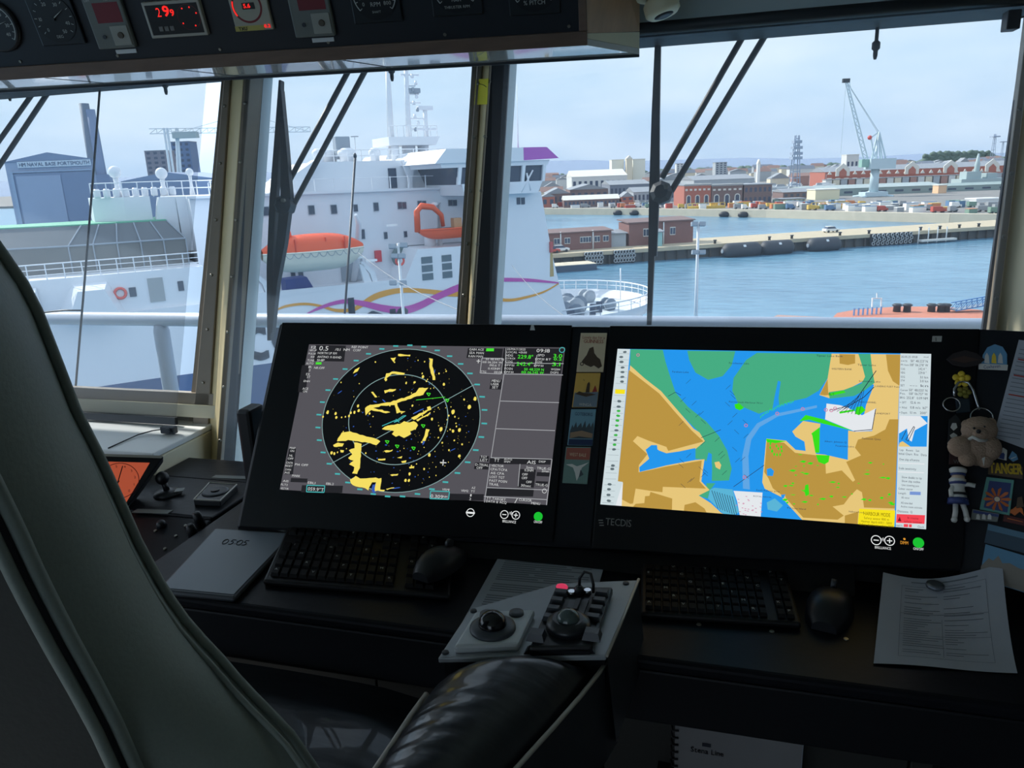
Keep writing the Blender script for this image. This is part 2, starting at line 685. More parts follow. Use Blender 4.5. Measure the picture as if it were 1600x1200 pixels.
# left ledge below the blind
lx = onz(337, 660, 0.955).x
b = MB().box(XL, lx, 1.50, 1.80, 0.94, 0.955)
led = struct('trim_8', b, M_white, 'white window ledge at the left', 0.003)
part('ledge_front', MB().box(XL, lx - 0.005, 1.515, 1.53, 0.72, 0.94), mat('ledge_brown', (70, 58, 52), 0.5), led)
part('ledge_seam', MB().box(-1.52, -1.517, 1.5135, 1.5145, 0.80, 0.94), M_black, led)
part('ledge_end', MB().box(lx - 0.02, lx, 1.50, 1.80, 0.70, 0.939), M_cream, led, 0.003)

# blind latch with its cord on the ledge
p = onz(265, 678, 0.956)
t = thing('blind_latch', 'small dark latch with thin cord on the white ledge', 'latch', p)
part('clip', MB().obox(p + V((0, 0, 0.012)), (0.022, 0, 0), (0, 0.009, 0), (0, 0, 0.010)), M_dark, t, 0.003)
part('thumb_screw', MB().lathe(p + V((0.008, -0.012, 0.014)), (0, -1, 0), [(0.008, 0), (0.008, 0.006)], 10), M_dark, t)
part('cord', MB().tube([p + V((-0.02, 0, 0.012)), p + V((-0.05, -0.005, 0.008)), p + V((-0.075, -0.03, 0.004)), p + V((-0.08, -0.06, 0.002)), p + V((-0.082, -0.13, 0.001))], 0.0018, 6), M_dark, t)


# ------------------------------------------------------------------ wipers and washer nozzles outside the glass
M_wiper = mat('wiper_black', (44, 50, 60), 0.5, var=0.1)


def wpx(u, v, off=0.05):
    return hit(u, v, WP + WN * off, WN)


def bar(mb, pts_w, off, th):
    """flat bar on the window plane through (u,v,width_px) stations"""
    L = [wpx(u - w / 2, v, off) for u, v, w in pts_w]
    Rr = [wpx(u + w / 2, v, off) for u, v, w in pts_w]
    mb.prism(L + Rr[::-1], WN * th)


def wiper(lab, blade, hub, arms, loc):
    t = thing('window_wiper', lab, 'wiper', wpx(*loc), 'wipers outside the front windows')
    for pts in blade:
        b = MB()
        bar(b, pts, 0.05, 0.018)
        part('blade', b, M_wiper, t)
    if hub:
        c = wpx(hub[0], hub[1], 0.045)
        part('hub', MB().lathe(c, WN, [(hub[2] * 0.6, -0.01), (hub[2], 0), (hub[2], 0.03), (hub[2] * .7, 0.04)], 8, False), M_wiper, t)
        part('hub_nut', MB().lathe(c + V((0.012, 0, 0.01)), -WN, [(0.006, 0.008), (0.006, 0.016)], 6, False), M_screw, t)
    for a, c in arms:
        part('arm', MB().tube([wpx(*a, 0.075), wpx(*c, 0.075)], 0.0075, 8), M_wiper, t)
    return t


wiper('dark wiper with split blade in front of the ferry',
      [[(437, 125, 3), (432, 230, 9), (426, 310, 10), (421, 420, 9), (420, 532, 5)],
       [(437, 140, 4), (443, 230, 9), (446, 310, 16), (438, 380, 14), (430, 440, 7), (423, 520, 4)]],
      (441, 320, 0.026), [((545, 110), (447, 292)), ((571, 110), (456, 325))], (420, 532))
wiper('dark wiper reaching down in front of the open water',
      [[(1026, 58, 5), (1023, 180, 10), (1021, 300, 14), (1017, 420, 9), (1014, 508, 7)],
       [(1030, 60, 5), (1027, 180, 7), (1025, 300, 10), (1022, 400, 8)]],
      (1033, 300, 0.027), [((1166, 48), (1034, 278)), ((1200, 48), (1048, 300))], (1014, 508))
wiper('dark wiper arms crossing the top of the left window',
      [], None,
      [((64, 128), (-90, 345)), ((86, 128), (-78, 375))], (119, 608))


t = thing('wiper_cable', 'thin dark cable running down the left window', 'cable', wpx(118, 607))
part('cable', MB().tube([wpx(157, 126), wpx(146, 270), wpx(133, 430), wpx(118, 607)], 0.0032, 6), M_wiper, t)
part('cross_piece', MB().tube([wpx(62, 489), wpx(100, 485), wpx(128, 485)], 0.0028, 6), M_wiper, t)


def nozzle(u, v, lab, l=0.05):
    p = wpx(u, v, 0.06)
    t = thing('washer_nozzle', lab, 'nozzle', p, 'washer nozzles hanging above the windows')
    top = V((p.x, p.y, HEAD + 0.02))
    part('pipe', MB().tube([p + Z * 0.02, top], 0.004, 8), M_wiper, t)
    part('tip', MB().lathe(p, Z, [(0.003, 0), (0.005, 0.008), (0.005, 0.018), (0.009, 0.022), (0.009, 0.034), (0.005, 0.038)], 10), M_wiper, t)
    return t


nozzle(16, 158, 'dark washer nozzle above the left window, left of the wiper arms')
nozzle(260, 148, 'dark washer nozzle above the left window, near the tan post')
nozzle(613, 127, 'dark washer nozzle hanging in front of the ferry mast')
nozzle(1367, 93, 'dark washer nozzle hanging alone above the harbour')

# bracket top right
p = wpx(1578, 48, -0.03)
t = thing('blind_bracket', 'dark bracket with wire at the top right corner', 'bracket', p)
part('body', MB().obox(p + Z * 0.018, (0.012, 0, 0), (0, 0.02, 0), (0, 0, 0.018)), M_gasket, t, 0.002)
part('wire', MB().tube([p + V((0.012, 0, 0.022)), p + V((0.06, -0.01, 0.03)), p + V((0.12, 0, 0.035))], 0.0018, 6), M_dark, t)

# handrail on the deck outside
M_rail = mat('rail_paint', (160, 172, 190), 0.45, var=0.06, scale=4)
t = thing('deck_handrail', 'pale grey pipe handrail on the deck just outside the windows', 'railing', (-1.5, 2.8, 0.0))
part('top_rail', MB().tube([(-5.2, 2.8, 1.02), (-0.5, 2.8, 1.049), (3.5, 2.8, 1.072)], 0.030, 12), M_rail, t)
part('lower_rail', MB().tube([(-5.2, 2.8, 0.55), (3.5, 2.8, 0.55)], 0.02, 10), M_rail, t)
for x in (-4.4, -2.42, 1.9):
    b = MB().lathe((x, 2.8, 0), Z, [(0.034, 0), (0.034, 0.985), (0.028, 1.01), (0.012, 1.02)], 12)
    part('stanchion', b, M_rail, t)
struct('floor_outer_deck', MB().box(-5.5, 4, 1.95, 2.95, -0.06, -0.001), mat('deck_paint', (120, 138, 130), 0.6))

# yellow sticky note on the middle post
c0, c1 = edge(E2(743, 705), 1.80, -0.04), None
pts = [hit(u, v, WP - WN * k, WN) for u, v, k in ((744, 124, .010), (763, 123, .046), (761, 163, .046), (741, 164, .010))]
t = solo('sticky_note', MB().prism(pts, -WN * 0.0012), mat('note_yellow', (250, 238, 60), 0.7, var=0.05), 'bright yellow sticky note on the middle window post', 'note')
pts2 = [hit(u, v, WP - WN * 0.046, WN) for u, v in ((749, 131), (756, 133), (760, 136))]
part('scribble', MB().tube(pts2, 0.0008, 5), mat('ink', (60, 60, 40), 0.7), t)
pts = [hit(u, v, WP - WN * 0.0125, WN) for u, v in ((764, 126), (778, 125), (776, 164), (762, 163))]
solo('film_offcut', MB().prism(pts, -WN * 0.001), mat('offcut_olive', (96, 98, 84), 0.5), 'dull olive square stuck beside the yellow note', 'sticker')

# ================================================================== overhead instrument console
OZ = 1.84
A0 = onz(0, 125, OZ)
B0 = onz(918, 70, OZ)
OE = (B0 - A0).normalized()
OB = Z.cross(OE).normalized()                  # away from the viewer
A0 = A0 - OE * 0.7
OU = (Z * math.cos(math.radians(20)) - OB * math.sin(math.radians(20))).normalized()
ON = OE.cross(OU).normalized()                 # toward the viewer and down
LEN = (B0 - A0).length
M_panel = mat('instrument_panel', (22, 27, 36), 0.45, var=0.1, scale=50)
oc = thing('overhead_console', 'dark overhead instrument console with wood trim and white underside', 'console', A0 + OE * LEN * 0.6)


def op(u, v, off=0.0):
    return hit(u, v, A0 + ON * off, ON)


def oq(a, h0, h1, x0, x1, d0, d1):
    q = [A0 + OE * x + OU * h for x, h in ((x0, h0), (x1, h0), (x1, h1), (x0, h1))]
    return MB().hexa([p + ON * d0 for p in q], [p + ON * d1 for p in q])


H = 0.34
part('panel', oq(A0, 0.026, H, 0, LEN - 0.014, -0.02, 0.0), M_panel, oc)
part('wood_trim', oq(A0, 0.0, 0.026, 0, LEN, -0.02, 0.006), M_wood, oc, 0.002)
part('wood_edge', oq(A0, 0.0265, H, LEN - 0.016, LEN, -0.02, 0.006), M_wood, oc, 0.002)
BRK = onz(999, 85, OZ)
b = MB().prism([A0 + OB * 0.008, B0 + OB * 0.008, BRK, A0 + OB * 0.16], Z * 0.012)
part('soffit', b, mat('soffit_laminate', (222, 218, 214), 0.12, var=0.02, coat=1.0), oc)
for px in ((0.36,), (0.80,), (1.12,), (1.48,)):
    x = px[0]
    part('soffit_seam', MB().prism([A0 + OE * x + OB * 0.01 - Z * 0.0008, A0 + OE * (x + 0.003) + OB * 0.01 - Z * 0.0008, A0 + OE * (x + 0.063) + OB * 0.155 - Z * 0.0008, A0 + OE * (x + 0.06) + OB * 0.155 - Z * 0.0008], Z * 0.0005), M_dark, oc)
part('soffit_lip', MB().prism([A0 + OB * 0.158, BRK - OB * .002, BRK + OB * .006, A0 + OB * 0.166], -Z * 0.005), M_dark, oc)
e0, e1 = B0 + OB * 0.006, BRK
part('end_trim', MB().prism([e0 + Z * .0125, e1 + Z * .0125, e1 + Z * .045, e0 + Z * .022], -OE * .012), M_cream, oc)
b = MB().prism([e0 + Z * 0.0225, e1 + Z * 0.046, e1 + Z * 0.32, e0 + Z * 0.32 - OB * 0.115], -OE * 0.015)
part('wood_end', b, mat('wood_end_oak', (176, 138, 106), 0.5, var=0.25, scale=4, wave=(10, 10, 1.5)), oc)
part('back_panel', MB().prism([A0 + OB * 0.16, A0 + OB * 0.165, A0 + OB * 0.165 + Z * 0.32, A0 + OB * 0.16 + Z * 0.32], OE * (LEN + 0.02)), M_panel, oc)

M_red_led = emat('led_red', (255, 44, 40), 1.0)
M_red_dim = mat('dead_display_red', (120, 30, 42), 0.4)
M_numer = mat('gauge_white', (188, 190, 186), 0.6)
M_gface = mat('gauge_face', (16, 19, 24), 0.35, var=0.05)
M_bez = mat('gauge_bezel', (28, 32, 38), 0.35)
M_alu = mat('alu_frame', (176, 172, 162), 0.4, metal=0.2)
M_grey = mat('grey_plate', (112, 116, 112), 0.5, var=0.05)


def opl(c, x, y, d=0.0):
    return c + OE * x + OU * y + ON * d


def o_rect(c, x0, x1, y0, y1, d0, d1):
    q = [(x0, y0), (x1, y0), (x1, y1), (x0, y1)]
    return MB().hexa([opl(c, x, y, d0) for x, y in q], [opl(c, x, y, d1) for x, y in q])


def dial(u, v, r, lab, nums, need, legend=None, square=True, arc=True):
    c = op(u, v)
    if square:
        g = part('gauge', o_rect(c, -r * 1.08, r * 1.08, -r * 1.12, r * 1.12, 0, 0.008), M_bez, oc, 0.002, lab)
    else:
        g = part('gauge', MB().lathe(c, ON, [(r * 1.1, 0), (r * 1.1, 0.006), (r, 0.01)], 32), M_bez, oc, 0, lab)
    part('dial_face', MB().lathe(c, ON, [(r, 0.0), (r, 0.0095)], 36, False), M_gface, g)
    if arc:
        part('scale_arc', MB().ring(opl(c, 0, 0, 0.0101), OE, OU, r * 0.90, r * 0.94, 40, math.radians(-40), math.radians(220)), M_numer, g, fix=False)
    tk = MB()
    for k in range(13):
        a = math.radians(-40 + 260 * k / 12)
        d = OE * math.cos(a) + OU * math.sin(a)
        w = OE * -math.sin(a) + OU * math.cos(a)
        tk.poly([opl(c, 0, 0, 0.0102) + d * r * 0.80 - w * r * 0.014, opl(c, 0, 0, 0.0102) + d * r * 0.92 - w * r * 0.014,
                 opl(c, 0, 0, 0.0102) + d * r * 0.92 + w * r * 0.014, opl(c, 0, 0, 0.0102) + d * r * 0.80 + w * r * 0.014])
    part('tick_marks', tk, M_numer, g, fix=False)
    tx = MB()
    for s, a in nums:
        a = math.radians(a)
        text(tx, s, opl(c, math.cos(a) * r * 0.64, math.sin(a) * r * 0.64 - r * 0.06, 0.0102), OE, OU, r * 0.15, 'c')
    if legend:
        for s, y, k in legend:
            text(tx, s, opl(c, 0, y * r, 0.0103), OE, OU, r * k, 'c')
    part('numerals', tx, M_numer, g, fix=False)
    a = math.radians(need)
    d = OE * math.cos(a) + OU * math.sin(a)
    w = OE * -math.sin(a) + OU * math.cos(a)
    o = opl(c, 0, 0, 0.012)
    part('needle', MB().prism([o - w * r * 0.03 - d * r * 0.1, o + d * r * 0.72, o + w * r * 0.03 - d * r * 0.1], ON * 0.001), M_numer, g)
    part('needle_cap', MB().lathe(c, ON, [(r * 0.09, 0.0095), (r * 0.09, 0.014)], 16), M_black, g)
    return g


dial(-4, 40, 0.047, 'round gauge at the far left with white arc', [('20', 45), ('10', 100), ('30', 0), ('40', -35)], 15, None, False)
dial(88, 28, 0.046, 'square black gauge with short white needle', [('0', 225), ('10', 180), ('20', 110), ('30', 60), ('40', -20), ('50', -60)], 30, [('DEG', -.8, .12)], True, False)
dial(586, -10, 0.046, 'black gauge marked RPM', [('0', 215), ('200', 150), ('400', 90), ('600', 30), ('800', -35)], 195, [('RPM', -.46, .17), ('SHAFT', -.72, .09)])
dial(712, -22, 0.046, 'black gauge marked for thruster rpm', [('0', 215), ('50', 150), ('100', 90), ('150', 30), ('200', -35)], 210, [('MAIN', -.56, .12), ('THRUSTER RPM', -.82, .11)])
dial(834, -24, 0.046, 'black gauge marked percent pitch', [('50', 215), ('0', 90), ('50', -35)], 90, [('% PITCH', -.72, .17), ('ASTERN      AHEAD', -.50, .08)])


def grey_box(u, v, lab):
    c = op(u, v)
    g = part('alarm_unit', o_rect(c, -0.042, 0.042, -0.05, 0.05, 0, 0.012), M_grey, oc, 0.003, lab)
    part('display', o_rect(c, -0.022, 0.034, 0.0, 0.038, 0.0121, 0.0125), M_red_dim, g)
    part('cover_plate', o_rect(c, -0.0, 0.038, -0.044, -0.006, 0.0121, 0.0145), mat('cover_pale', (158, 158, 150), 0.5), g, 0.001)
    part('push_button', MB().lathe(opl(c, 0.02, -0.024, 0.0145), ON, [(0.0065, 0), (0.006, 0.003)], 14), mat('btn_brown', (84, 74, 62), 0.5), g)
    part('push_button', MB().lathe(opl(c, -0.018, -0.026, 0.0125), ON, [(0.004, 0), (0.004, 0.002)], 10), M_dark, g)
    tx = MB()
    text(tx, 'DIM', opl(c, -0.036, 0.041, 0.0122), OE, OU, 0.005)
    text(tx, 'ALARM', opl(c, 0.006, 0.041, 0.0122), OE, OU, 0.005)
    part('legend', tx, M_numer, g, fix=False)
    part('name_tag', o_rect(c, -0.012, 0.034, -0.062, -0.054, 0, 0.002), M_white, g)


grey_box(174, 34, 'grey alarm unit with dim red display above the left window')
grey_box(487, 14, 'grey alarm unit with dim red display above the radar screen')

# 29.9 display
c = op(277, 28)
g = part('depth_display', o_rect(c, -0.062, 0.062, -0.034, 0.034, 0, 0.012), M_alu, oc, 0.002, 'aluminium framed red digital display reading 29.9')
part('glass_plate', o_rect(c, -0.056, 0.056, -0.028, 0.028, 0.0121, 0.0128), M_gface, g)
tx = MB()
text(tx, '2', opl(c, -0.034, 0.006, 0.0131), OE, OU, 0.017, 'l', 0.009)
text(tx, '9', opl(c, -0.020, 0.006, 0.0131), OE, OU, 0.019, 'l', 0.013, 0.0012)
text(tx, '9', opl(c, -0.005, 0.006, 0.0131), OE, OU, 0.012, 'l', 0.008, 0.0008)
part('digits', tx, M_red_led, g, fix=False)
part('indicator_ring', MB().ring(opl(c, 0.032, 0.002, 0.0131), OE, OU, 0.0232, 0.0240, 36), mat('ring_red', (120, 40, 44), 0.5), g, fix=False)
for a in (20, 70, 120, 215, 300):
    part('led', MB().lathe(opl(c, 0.032 + 0.019 * math.cos(math.radians(a)), 0.002 + 0.019 * math.sin(math.radians(a)), 0.0128), ON, [(0.0017, 0), (0.0012, 0.001)], 8), M_red_led, g)
for x in (-0.034, -0.022, -0.010):
    k = part('key', o_rect(c, x - 0.0045, x + 0.0045, -0.021, -0.012, 0.0128, 0.0145), mat('key_grey', (120, 118, 116), 0.5), g, 0.0008)
part('divider', o_rect(c, -0.05, 0.006, -0.0012, 0.0, 0.0128, 0.0132), M_bez, g)

# 5.6 rudder display
c = op(394, 18)
g = part('rudder_display', o_rect(c, -0.040, 0.040, -0.034, 0.056, 0, 0.010), mat('cream_plate', (176, 172, 156), 0.5), oc, 0.002, 'pale square indicator with red ring reading 5.6')
part('red_ring', MB().ring(opl(c, -0.004, 0.012, 0.0103), OE, OU, 0.0275, 0.0315, 44), mat('ring_dark_red', (126, 28, 34), 0.5), g, fix=False)
part('display_window', o_rect(c, -0.014, 0.012, 0.006, 0.018, 0.0101, 0.0108), M_gface, g)
tx = MB()
text(tx, '5.6', opl(c, -0.004, 0.0085, 0.0111), OE, OU, 0.0075, 'c', 0.014, 0.0006)
text(tx, '0.2', opl(c, 0.029, -0.0295, 0.0113), OE, OU, 0.006, 'c', 0.013, 0.0005)
part('digits', tx, M_red_led, g, fix=False)
arc = MB().ring(opl(c, -0.004, 0.012, 0.0106), OE, OU, 0.028, 0.031, 10, math.radians(160), math.radians(215))
part('lit_arc', arc, M_red_led, g, fix=False)
part('yellow_label', o_rect(c, -0.040, 0.022, -0.0335, -0.024, 0.0101, 0.0106), mat('label_khaki', (190, 178, 96), 0.6), g)
tx = MB()
text(tx, 'TXU', opl(c, -0.024, -0.0322, 0.0108), OE, OU, 0.006, 'c', None, 0.0006)
part('lettering', tx, M_black, g, fix=False)
part('pointer_needle', MB().tube([opl(c, -0.004, 0.022, 0.0106), opl(c, -0.006, 0.034, 0.0106), opl(c, -0.0035, 0.038, 0.0106), opl(c, -0.001, 0.034, 0.0106), opl(c, -0.004, 0.022, 0.0106)], 0.0005, 4), M_dark, g)
part('red_lamp', MB().lathe(opl(c, 0.026, 0.038, 0.010), ON, [(0.002, 0), (0.0015, 0.0015)], 8), M_red_led, g)

for u, v in ((32, 96), (184, 87), (344, 77), (513, 66), (695, 54), (889, 41)):
    part('panel_screw', MB().lathe(op(u, v), ON, [(0.0035, 0), (0.003, 0.002)], 8), M_screw, oc)

# spot lamp fixed to the ceiling right of the console
p = ony(1030, -25, 1.74)
t = thing('ceiling_spotlight', 'cream round spotlight at the ceiling beside the wood end', 'lamp', p)
part('stem', MB().tube([V((p.x, p.y, ZC)), p], .02, 10), M_cream, t)
part('base', MB().lathe(p, -Z, [(0.03, -.02), (0.05, 0), (0.05, 0.02), (0.045, 0.03)], 20), M_cream, t)
part('head', MB().lathe(p - Z * 0.025, -Z + V((0.3, -0.1, 0)), [(0.028, 0), (0.036, 0.01), (0.036, 0.03), (0.03, 0.036), (0.02, 0.037)], 20), M_cream, t)
part('lens', MB().lathe(p - Z * 0.025, -Z + V((0.3, -0.1, 0)), [(0.02, 0.037), (0.012, 0.04)], 20), M_dark, t)

# ================================================================== outside: water and shores
WZ = -20.4
GZ = -17.4
HX = V((math.cos(YAW), math.sin(YAW), 0))
HY = V((-math.sin(YAW), math.cos(YAW), 0))
M_hullw = mat('ship_white', (225, 228, 233), 0.4, var=0.035, scale=0.35, wave=(1, 1, 0.25))
M_hullb = mat('ship_blue', (70, 92, 128), 0.4, var=0.08, scale=0.4)
M_shipglass = mat('ship_glass', (62, 74, 92), 0.15, var=0.2)
M_shipgrey = mat('ship_grey', (150, 160, 170), 0.5)
M_orange = mat('lifeboat_orange', (236, 92, 50), 0.45, var=0.06, scale=1)
M_brick = mat('brick_red', (172, 104, 90), 0.7, var=0.2, scale=2)
M_brickd = mat('brick_brown', (124, 102, 100), 0.7, var=0.2, scale=2)
M_roofg = mat('roof_grey', (142, 146, 152), 0.6, var=0.1, scale=1)
M_roofw = mat('roof_pale', (214, 212, 204), 0.6, var=0.06, scale=1)
M_conc = mat('concrete_tan', (190, 176, 150), 0.8, var=0.12, scale=0.5)
M_quay = mat('quay_stone', (204, 192, 170), 0.8, var=0.15, scale=0.4)
M_asph = mat('asphalt', (130, 128, 126), 0.9, var=0.15, scale=0.2)
M_shed = mat('shed_grey_green', (140, 156, 154), 0.6, var=0.06, scale=0.3)
M_steel = mat('crane_paint', (186, 204, 212), 0.5)
M_steelw = mat('crane_white', (214, 220, 226), 0.5)
M_winb = mat('window_blue_dark', (70, 82, 104), 0.2)
M_blueb = mat('hall_blue', (150, 164, 188), 0.55, var=0.05, scale=0.1)
M_blueb2 = mat('hall_blue_dark', (122, 138, 166), 0.55, var=0.05)

wm = bpy.data.materials.new('harbour_water')
wm.use_nodes = True
nt = wm.node_tree
bs = nt.nodes['Principled BSDF']
bs.inputs['Base Color'].default_value = lin((92, 150, 172))
bs.inputs['Roughness'].default_value = 0.22
bs.inputs['IOR'].default_value = 1.33
tc = nt.nodes.new('ShaderNodeTexCoord')
mp = nt.nodes.new('ShaderNodeMapping')
mp.inputs['Rotation'].default_value = (0, 0, math.radians(-25))
mp.inputs['Scale'].default_value = (0.35, 1.0, 1)
n1 = nt.nodes.new('ShaderNodeTexNoise')
n1.inputs['Scale'].default_value = 0.55
n1.inputs['Detail'].default_value = 6
n2 = nt.nodes.new('ShaderNodeTexNoise')
n2.inputs['Scale'].default_value = 0.03
n2.inputs['Detail'].default_value = 3
cm = nt.nodes.new('ShaderNodeMix')
cm.data_type = 'RGBA'
cm.inputs[6].default_value = lin((70, 113, 142))
cm.inputs[7].default_value = lin((110, 154, 178))
ad = nt.nodes.new('ShaderNodeMath')
ad.operation = 'ADD'
mu = nt.nodes.new('ShaderNodeMath')
mu.operation = 'MULTIPLY_ADD'
mu.inputs[1].default_value = 1.6
mu.inputs[2].default_value = -0.8
bp = nt.nodes.new('ShaderNodeBump')
bp.inputs['Strength'].default_value = 0.5
bp.inputs['Distance'].default_value = 0.35
nt.links.new(tc.outputs['Object'], mp.inputs[0])
nt.links.new(mp.outputs[0], n1.inputs['Vector'])
nt.links.new(mp.outputs[0], n2.inputs['Vector'])
nt.links.new(n1.outputs[0], ad.inputs[0])
nt.links.new(n2.outputs[0], ad.inputs[1])
nt.links.new(ad.outputs[0], mu.inputs[0])
mu.inputs[1].default_value = 1.5
mu.inputs[2].default_value = -1.0
nt.links.new(mu.outputs[0], cm.inputs[0])
nt.links.new(cm.outputs[2], bs.inputs['Base Color'])
nt.links.new(n1.outputs[0], bp.inputs['Height'])
nt.links.new(bp.outputs[0], bs.inputs['Normal'])
o = solo('harbour_water', MB().box(-3000, 3000, -300, 6000, WZ - 0.5, WZ), wm, 'blue green rippled harbour water', 'water', kind='stuff')

# far land with a stone quay face
shore = [(-900, 900), (-330, 560), (-99, 415), (-44, 389), (14, 350), (45, 322), (72, 300), (140, 262), (300, 240), (900, 300)]
pts = [V((x, y, WZ - 0.2)) for x, y in shore] + [V((4000, 900, WZ - 0.2)), V((4000, 5500, WZ - 0.2)), V((-4000, 5500, WZ - 0.2)), V((-4000, 1200, WZ - 0.2))]
b = MB().prism(pts, Z * (GZ - WZ + 0.2))
land = struct('floor_far_shore', b, M_asph, 'far shore ground')
for (x0, y0), (x1, y1) in zip(shore[1:-1], shore[2:]):
    a, c = V((x0, y0, WZ - 0.1)), V((x1, y1, WZ - 0.1))
    nrm = (c - a).cross(Z).normalized() * 0.6
    part('quay_wall', MB().hexa([a + nrm, c + nrm, c + nrm + Z * 3.3, a + nrm + Z * 3.3], [a - nrm * 4, c - nrm * 4, c - nrm * 4 + Z * 3.3, a - nrm * 4 + Z * 3.3]), M_quay, land)


def at(u, v, D):
    return EYE + ray(u, v) * D


def zt(u, v, D):
    return at(u, v, D).z


def gx_(u, D, z=GZ):
    """ground point under image column u at depth D (depth along the view)"""
    d0 = ray(u, 260)
    h = V((d0.x, d0.y, 0))
    p = h * D
    return V((p.x, p.y, z))


FOOT = []


def taken(p, pad):
    """is a ground point inside (or within pad of) a building already standing"""
    for a, e, w in FOOT:
        q = p - a
        x, y = q.dot(e.normalized()), q.dot(w.normalized())
        if -pad < x < e.length + pad and -pad < y < w.length + pad:
            return True
    return False


def blk(mb, u0, u1, v, D, dd, z0=GZ, rot=0.0, ray_dir=False):
    """box facing the viewer between two image columns, its top at image row v"""
    a, c = gx_(u0, D), gx_(u1, D)
    zt_ = zt((u0 + u1) / 2, v, D)
    e = (c - a)
    w = V((-e.y, e.x, 0)).normalized()
    if ray_dir:
        w = ((a + c) / 2 - V((0, 0, GZ))).normalized()
    if rot:
        w = Matrix.Rotation(rot, 3, 'Z') @ w
    a.z = c.z = z0
    mb.prism([a, c, c + w * dd, a + w * dd], Z * (zt_ - z0))
    FOOT.append((a.copy(), c - a, w * dd))
    return a, c, w * dd, zt_


def gable(mb, a, c, w, zt_, rise, along=True, over=0.3):
    e = (c - a).normalized() * over
    a, c = V((a.x, a.y, zt_)) - e, V((c.x, c.y, zt_)) + e
    k = w.normalized() * over
    if along:   # ridge parallel to the front
        mb.add([a - k, c - k, c + w + k, a + w + k, a + w * .5 + Z * rise, c + w * .5 + Z * rise],
               [(0, 1, 5, 4), (2, 3, 4, 5), (0, 4, 3), (1, 2, 5), (0, 3, 2, 1)])
    else:
        m = (a + c) / 2 + Z * rise
        mb.add([a - k, c - k, c + w + k, a + w + k, m - k, m + w + k], [(0, 4, 5, 3), (1, 2, 5, 4), (0, 1, 4), (2, 3, 5), (0, 3, 2, 1)])


def building(name, lab, u0, u1, v, D, dd, wall, roof, rise=0, along=True, wins=None, group=None, wmat=None, cat='building', wrows=1, wh=0.45):
    a = gx_((u0 + u1) / 2, D)
    t = thing(name, lab, cat, a, group)
    b = MB()
    A, Cc, w, zz = blk(b, u0, u1, v, D, dd)
    part('walls', b, wall, t)
    b = MB()
    if rise:
        gable(b, A, Cc, w, zz, rise, along)
    else:
        e = (Cc - A).normalized() * 0.3
        k = w.normalized() * 0.3
        p = [V((q.x, q.y, zz)) for q in (A - e - k, Cc + e - k, Cc + w + e + k, A + w - e + k)]
        b.prism(p, Z * 0.5)
    part('roof', b, roof, t)
    if wins:
        e = Cc - A
        L = e.length
        e.normalize()
        k = -w.normalized() * 0.08
        hh = (zz - GZ) / wrows
        for r in range(wrows):
            for i in range(wins):
                x0 = L * (i + 0.25) / wins
                x1 = L * (i + 0.75) / wins
                z0 = GZ + hh * (r + 0.3)
                q = [A + e * x0, A + e * x1]
                q = [V((p.x, p.y, z0)) for p in q] + [V((p.x, p.y, z0 + hh * wh)) for p in q[::-1]]
                part('window', MB().prism(q, k), wmat or M_winb, t)
    return t


# ------------------------------------------------------------------ the white ferry
FAZ = math.radians(44)
FD = V((math.sin(FAZ), math.cos(FAZ), 0))
FI = V((-FD.y, FD.x, 0))
_p = EYE + ray(487, 380) * 56
FP0 = V((_p.x, _p.y, 0))


def fl(s, o, z):
    p = FP0 + FD * s + FI * o
    return V((p.x, p.y, z))


def fp(u, v, o=0.0):
    return hit(u, v, FP0 + FI * o, FI)


def fbox(mb, s0, s1, o0, o1, z0, z1):
    return mb.prism([fl(s0, o0, z0), fl(s1, o0, z0), fl(s1, o1, z0), fl(s0, o1, z0)], Z * (z1 - z0))


def fpoly(mb, sz, o0, o1):
    return mb.prism([fl(s, o0, z) for s, z in sz], FI * (o1 - o0))


fy = thing('ferry', 'large white ferry with orange and magenta ribbons moored opposite', 'ship', fl(0, 9, WZ))
hull = part('hull', fpoly(MB(), [(-45, WZ), (-45, -6.3), (7.0, -6.3), (8.3, -3.85), (14.5, -3.95), (14.6, 0.1), (19.9, 0.05), (20.8, -4.9), (21.5, -7.7), (22.4, -11), (22.5, WZ)], 0, 18), M_hullw, fy)
part('blue_band', fpoly(MB(), [(-45, WZ), (-45, -11.0), (-12, -11.0), (5, -11.3), (22.4, -13.5), (22.5, WZ)], -0.05, 0.3), M_hullb, hull)
# bow with flare
def bowrow(z):
    f = (-11.3 - z) / 9.1
    r = []
    for i in range(25):
        a = math.pi * i / 24
        zz = z if not callable(z) else z(a)
        oo = 9 - 9 * math.cos(a) * (1 - .2 * f)
        r.append(fl(21.8 + (15.2 - 6.2 * f) * (max(0, math.sin(a)) ** 0.62), oo, z))
    return r


def bowmix(za):
    """row of the bow whose height varies along the curve"""
    return [bowrow(za(math.sin(math.pi * i / 24)))[i] for i in range(25)]


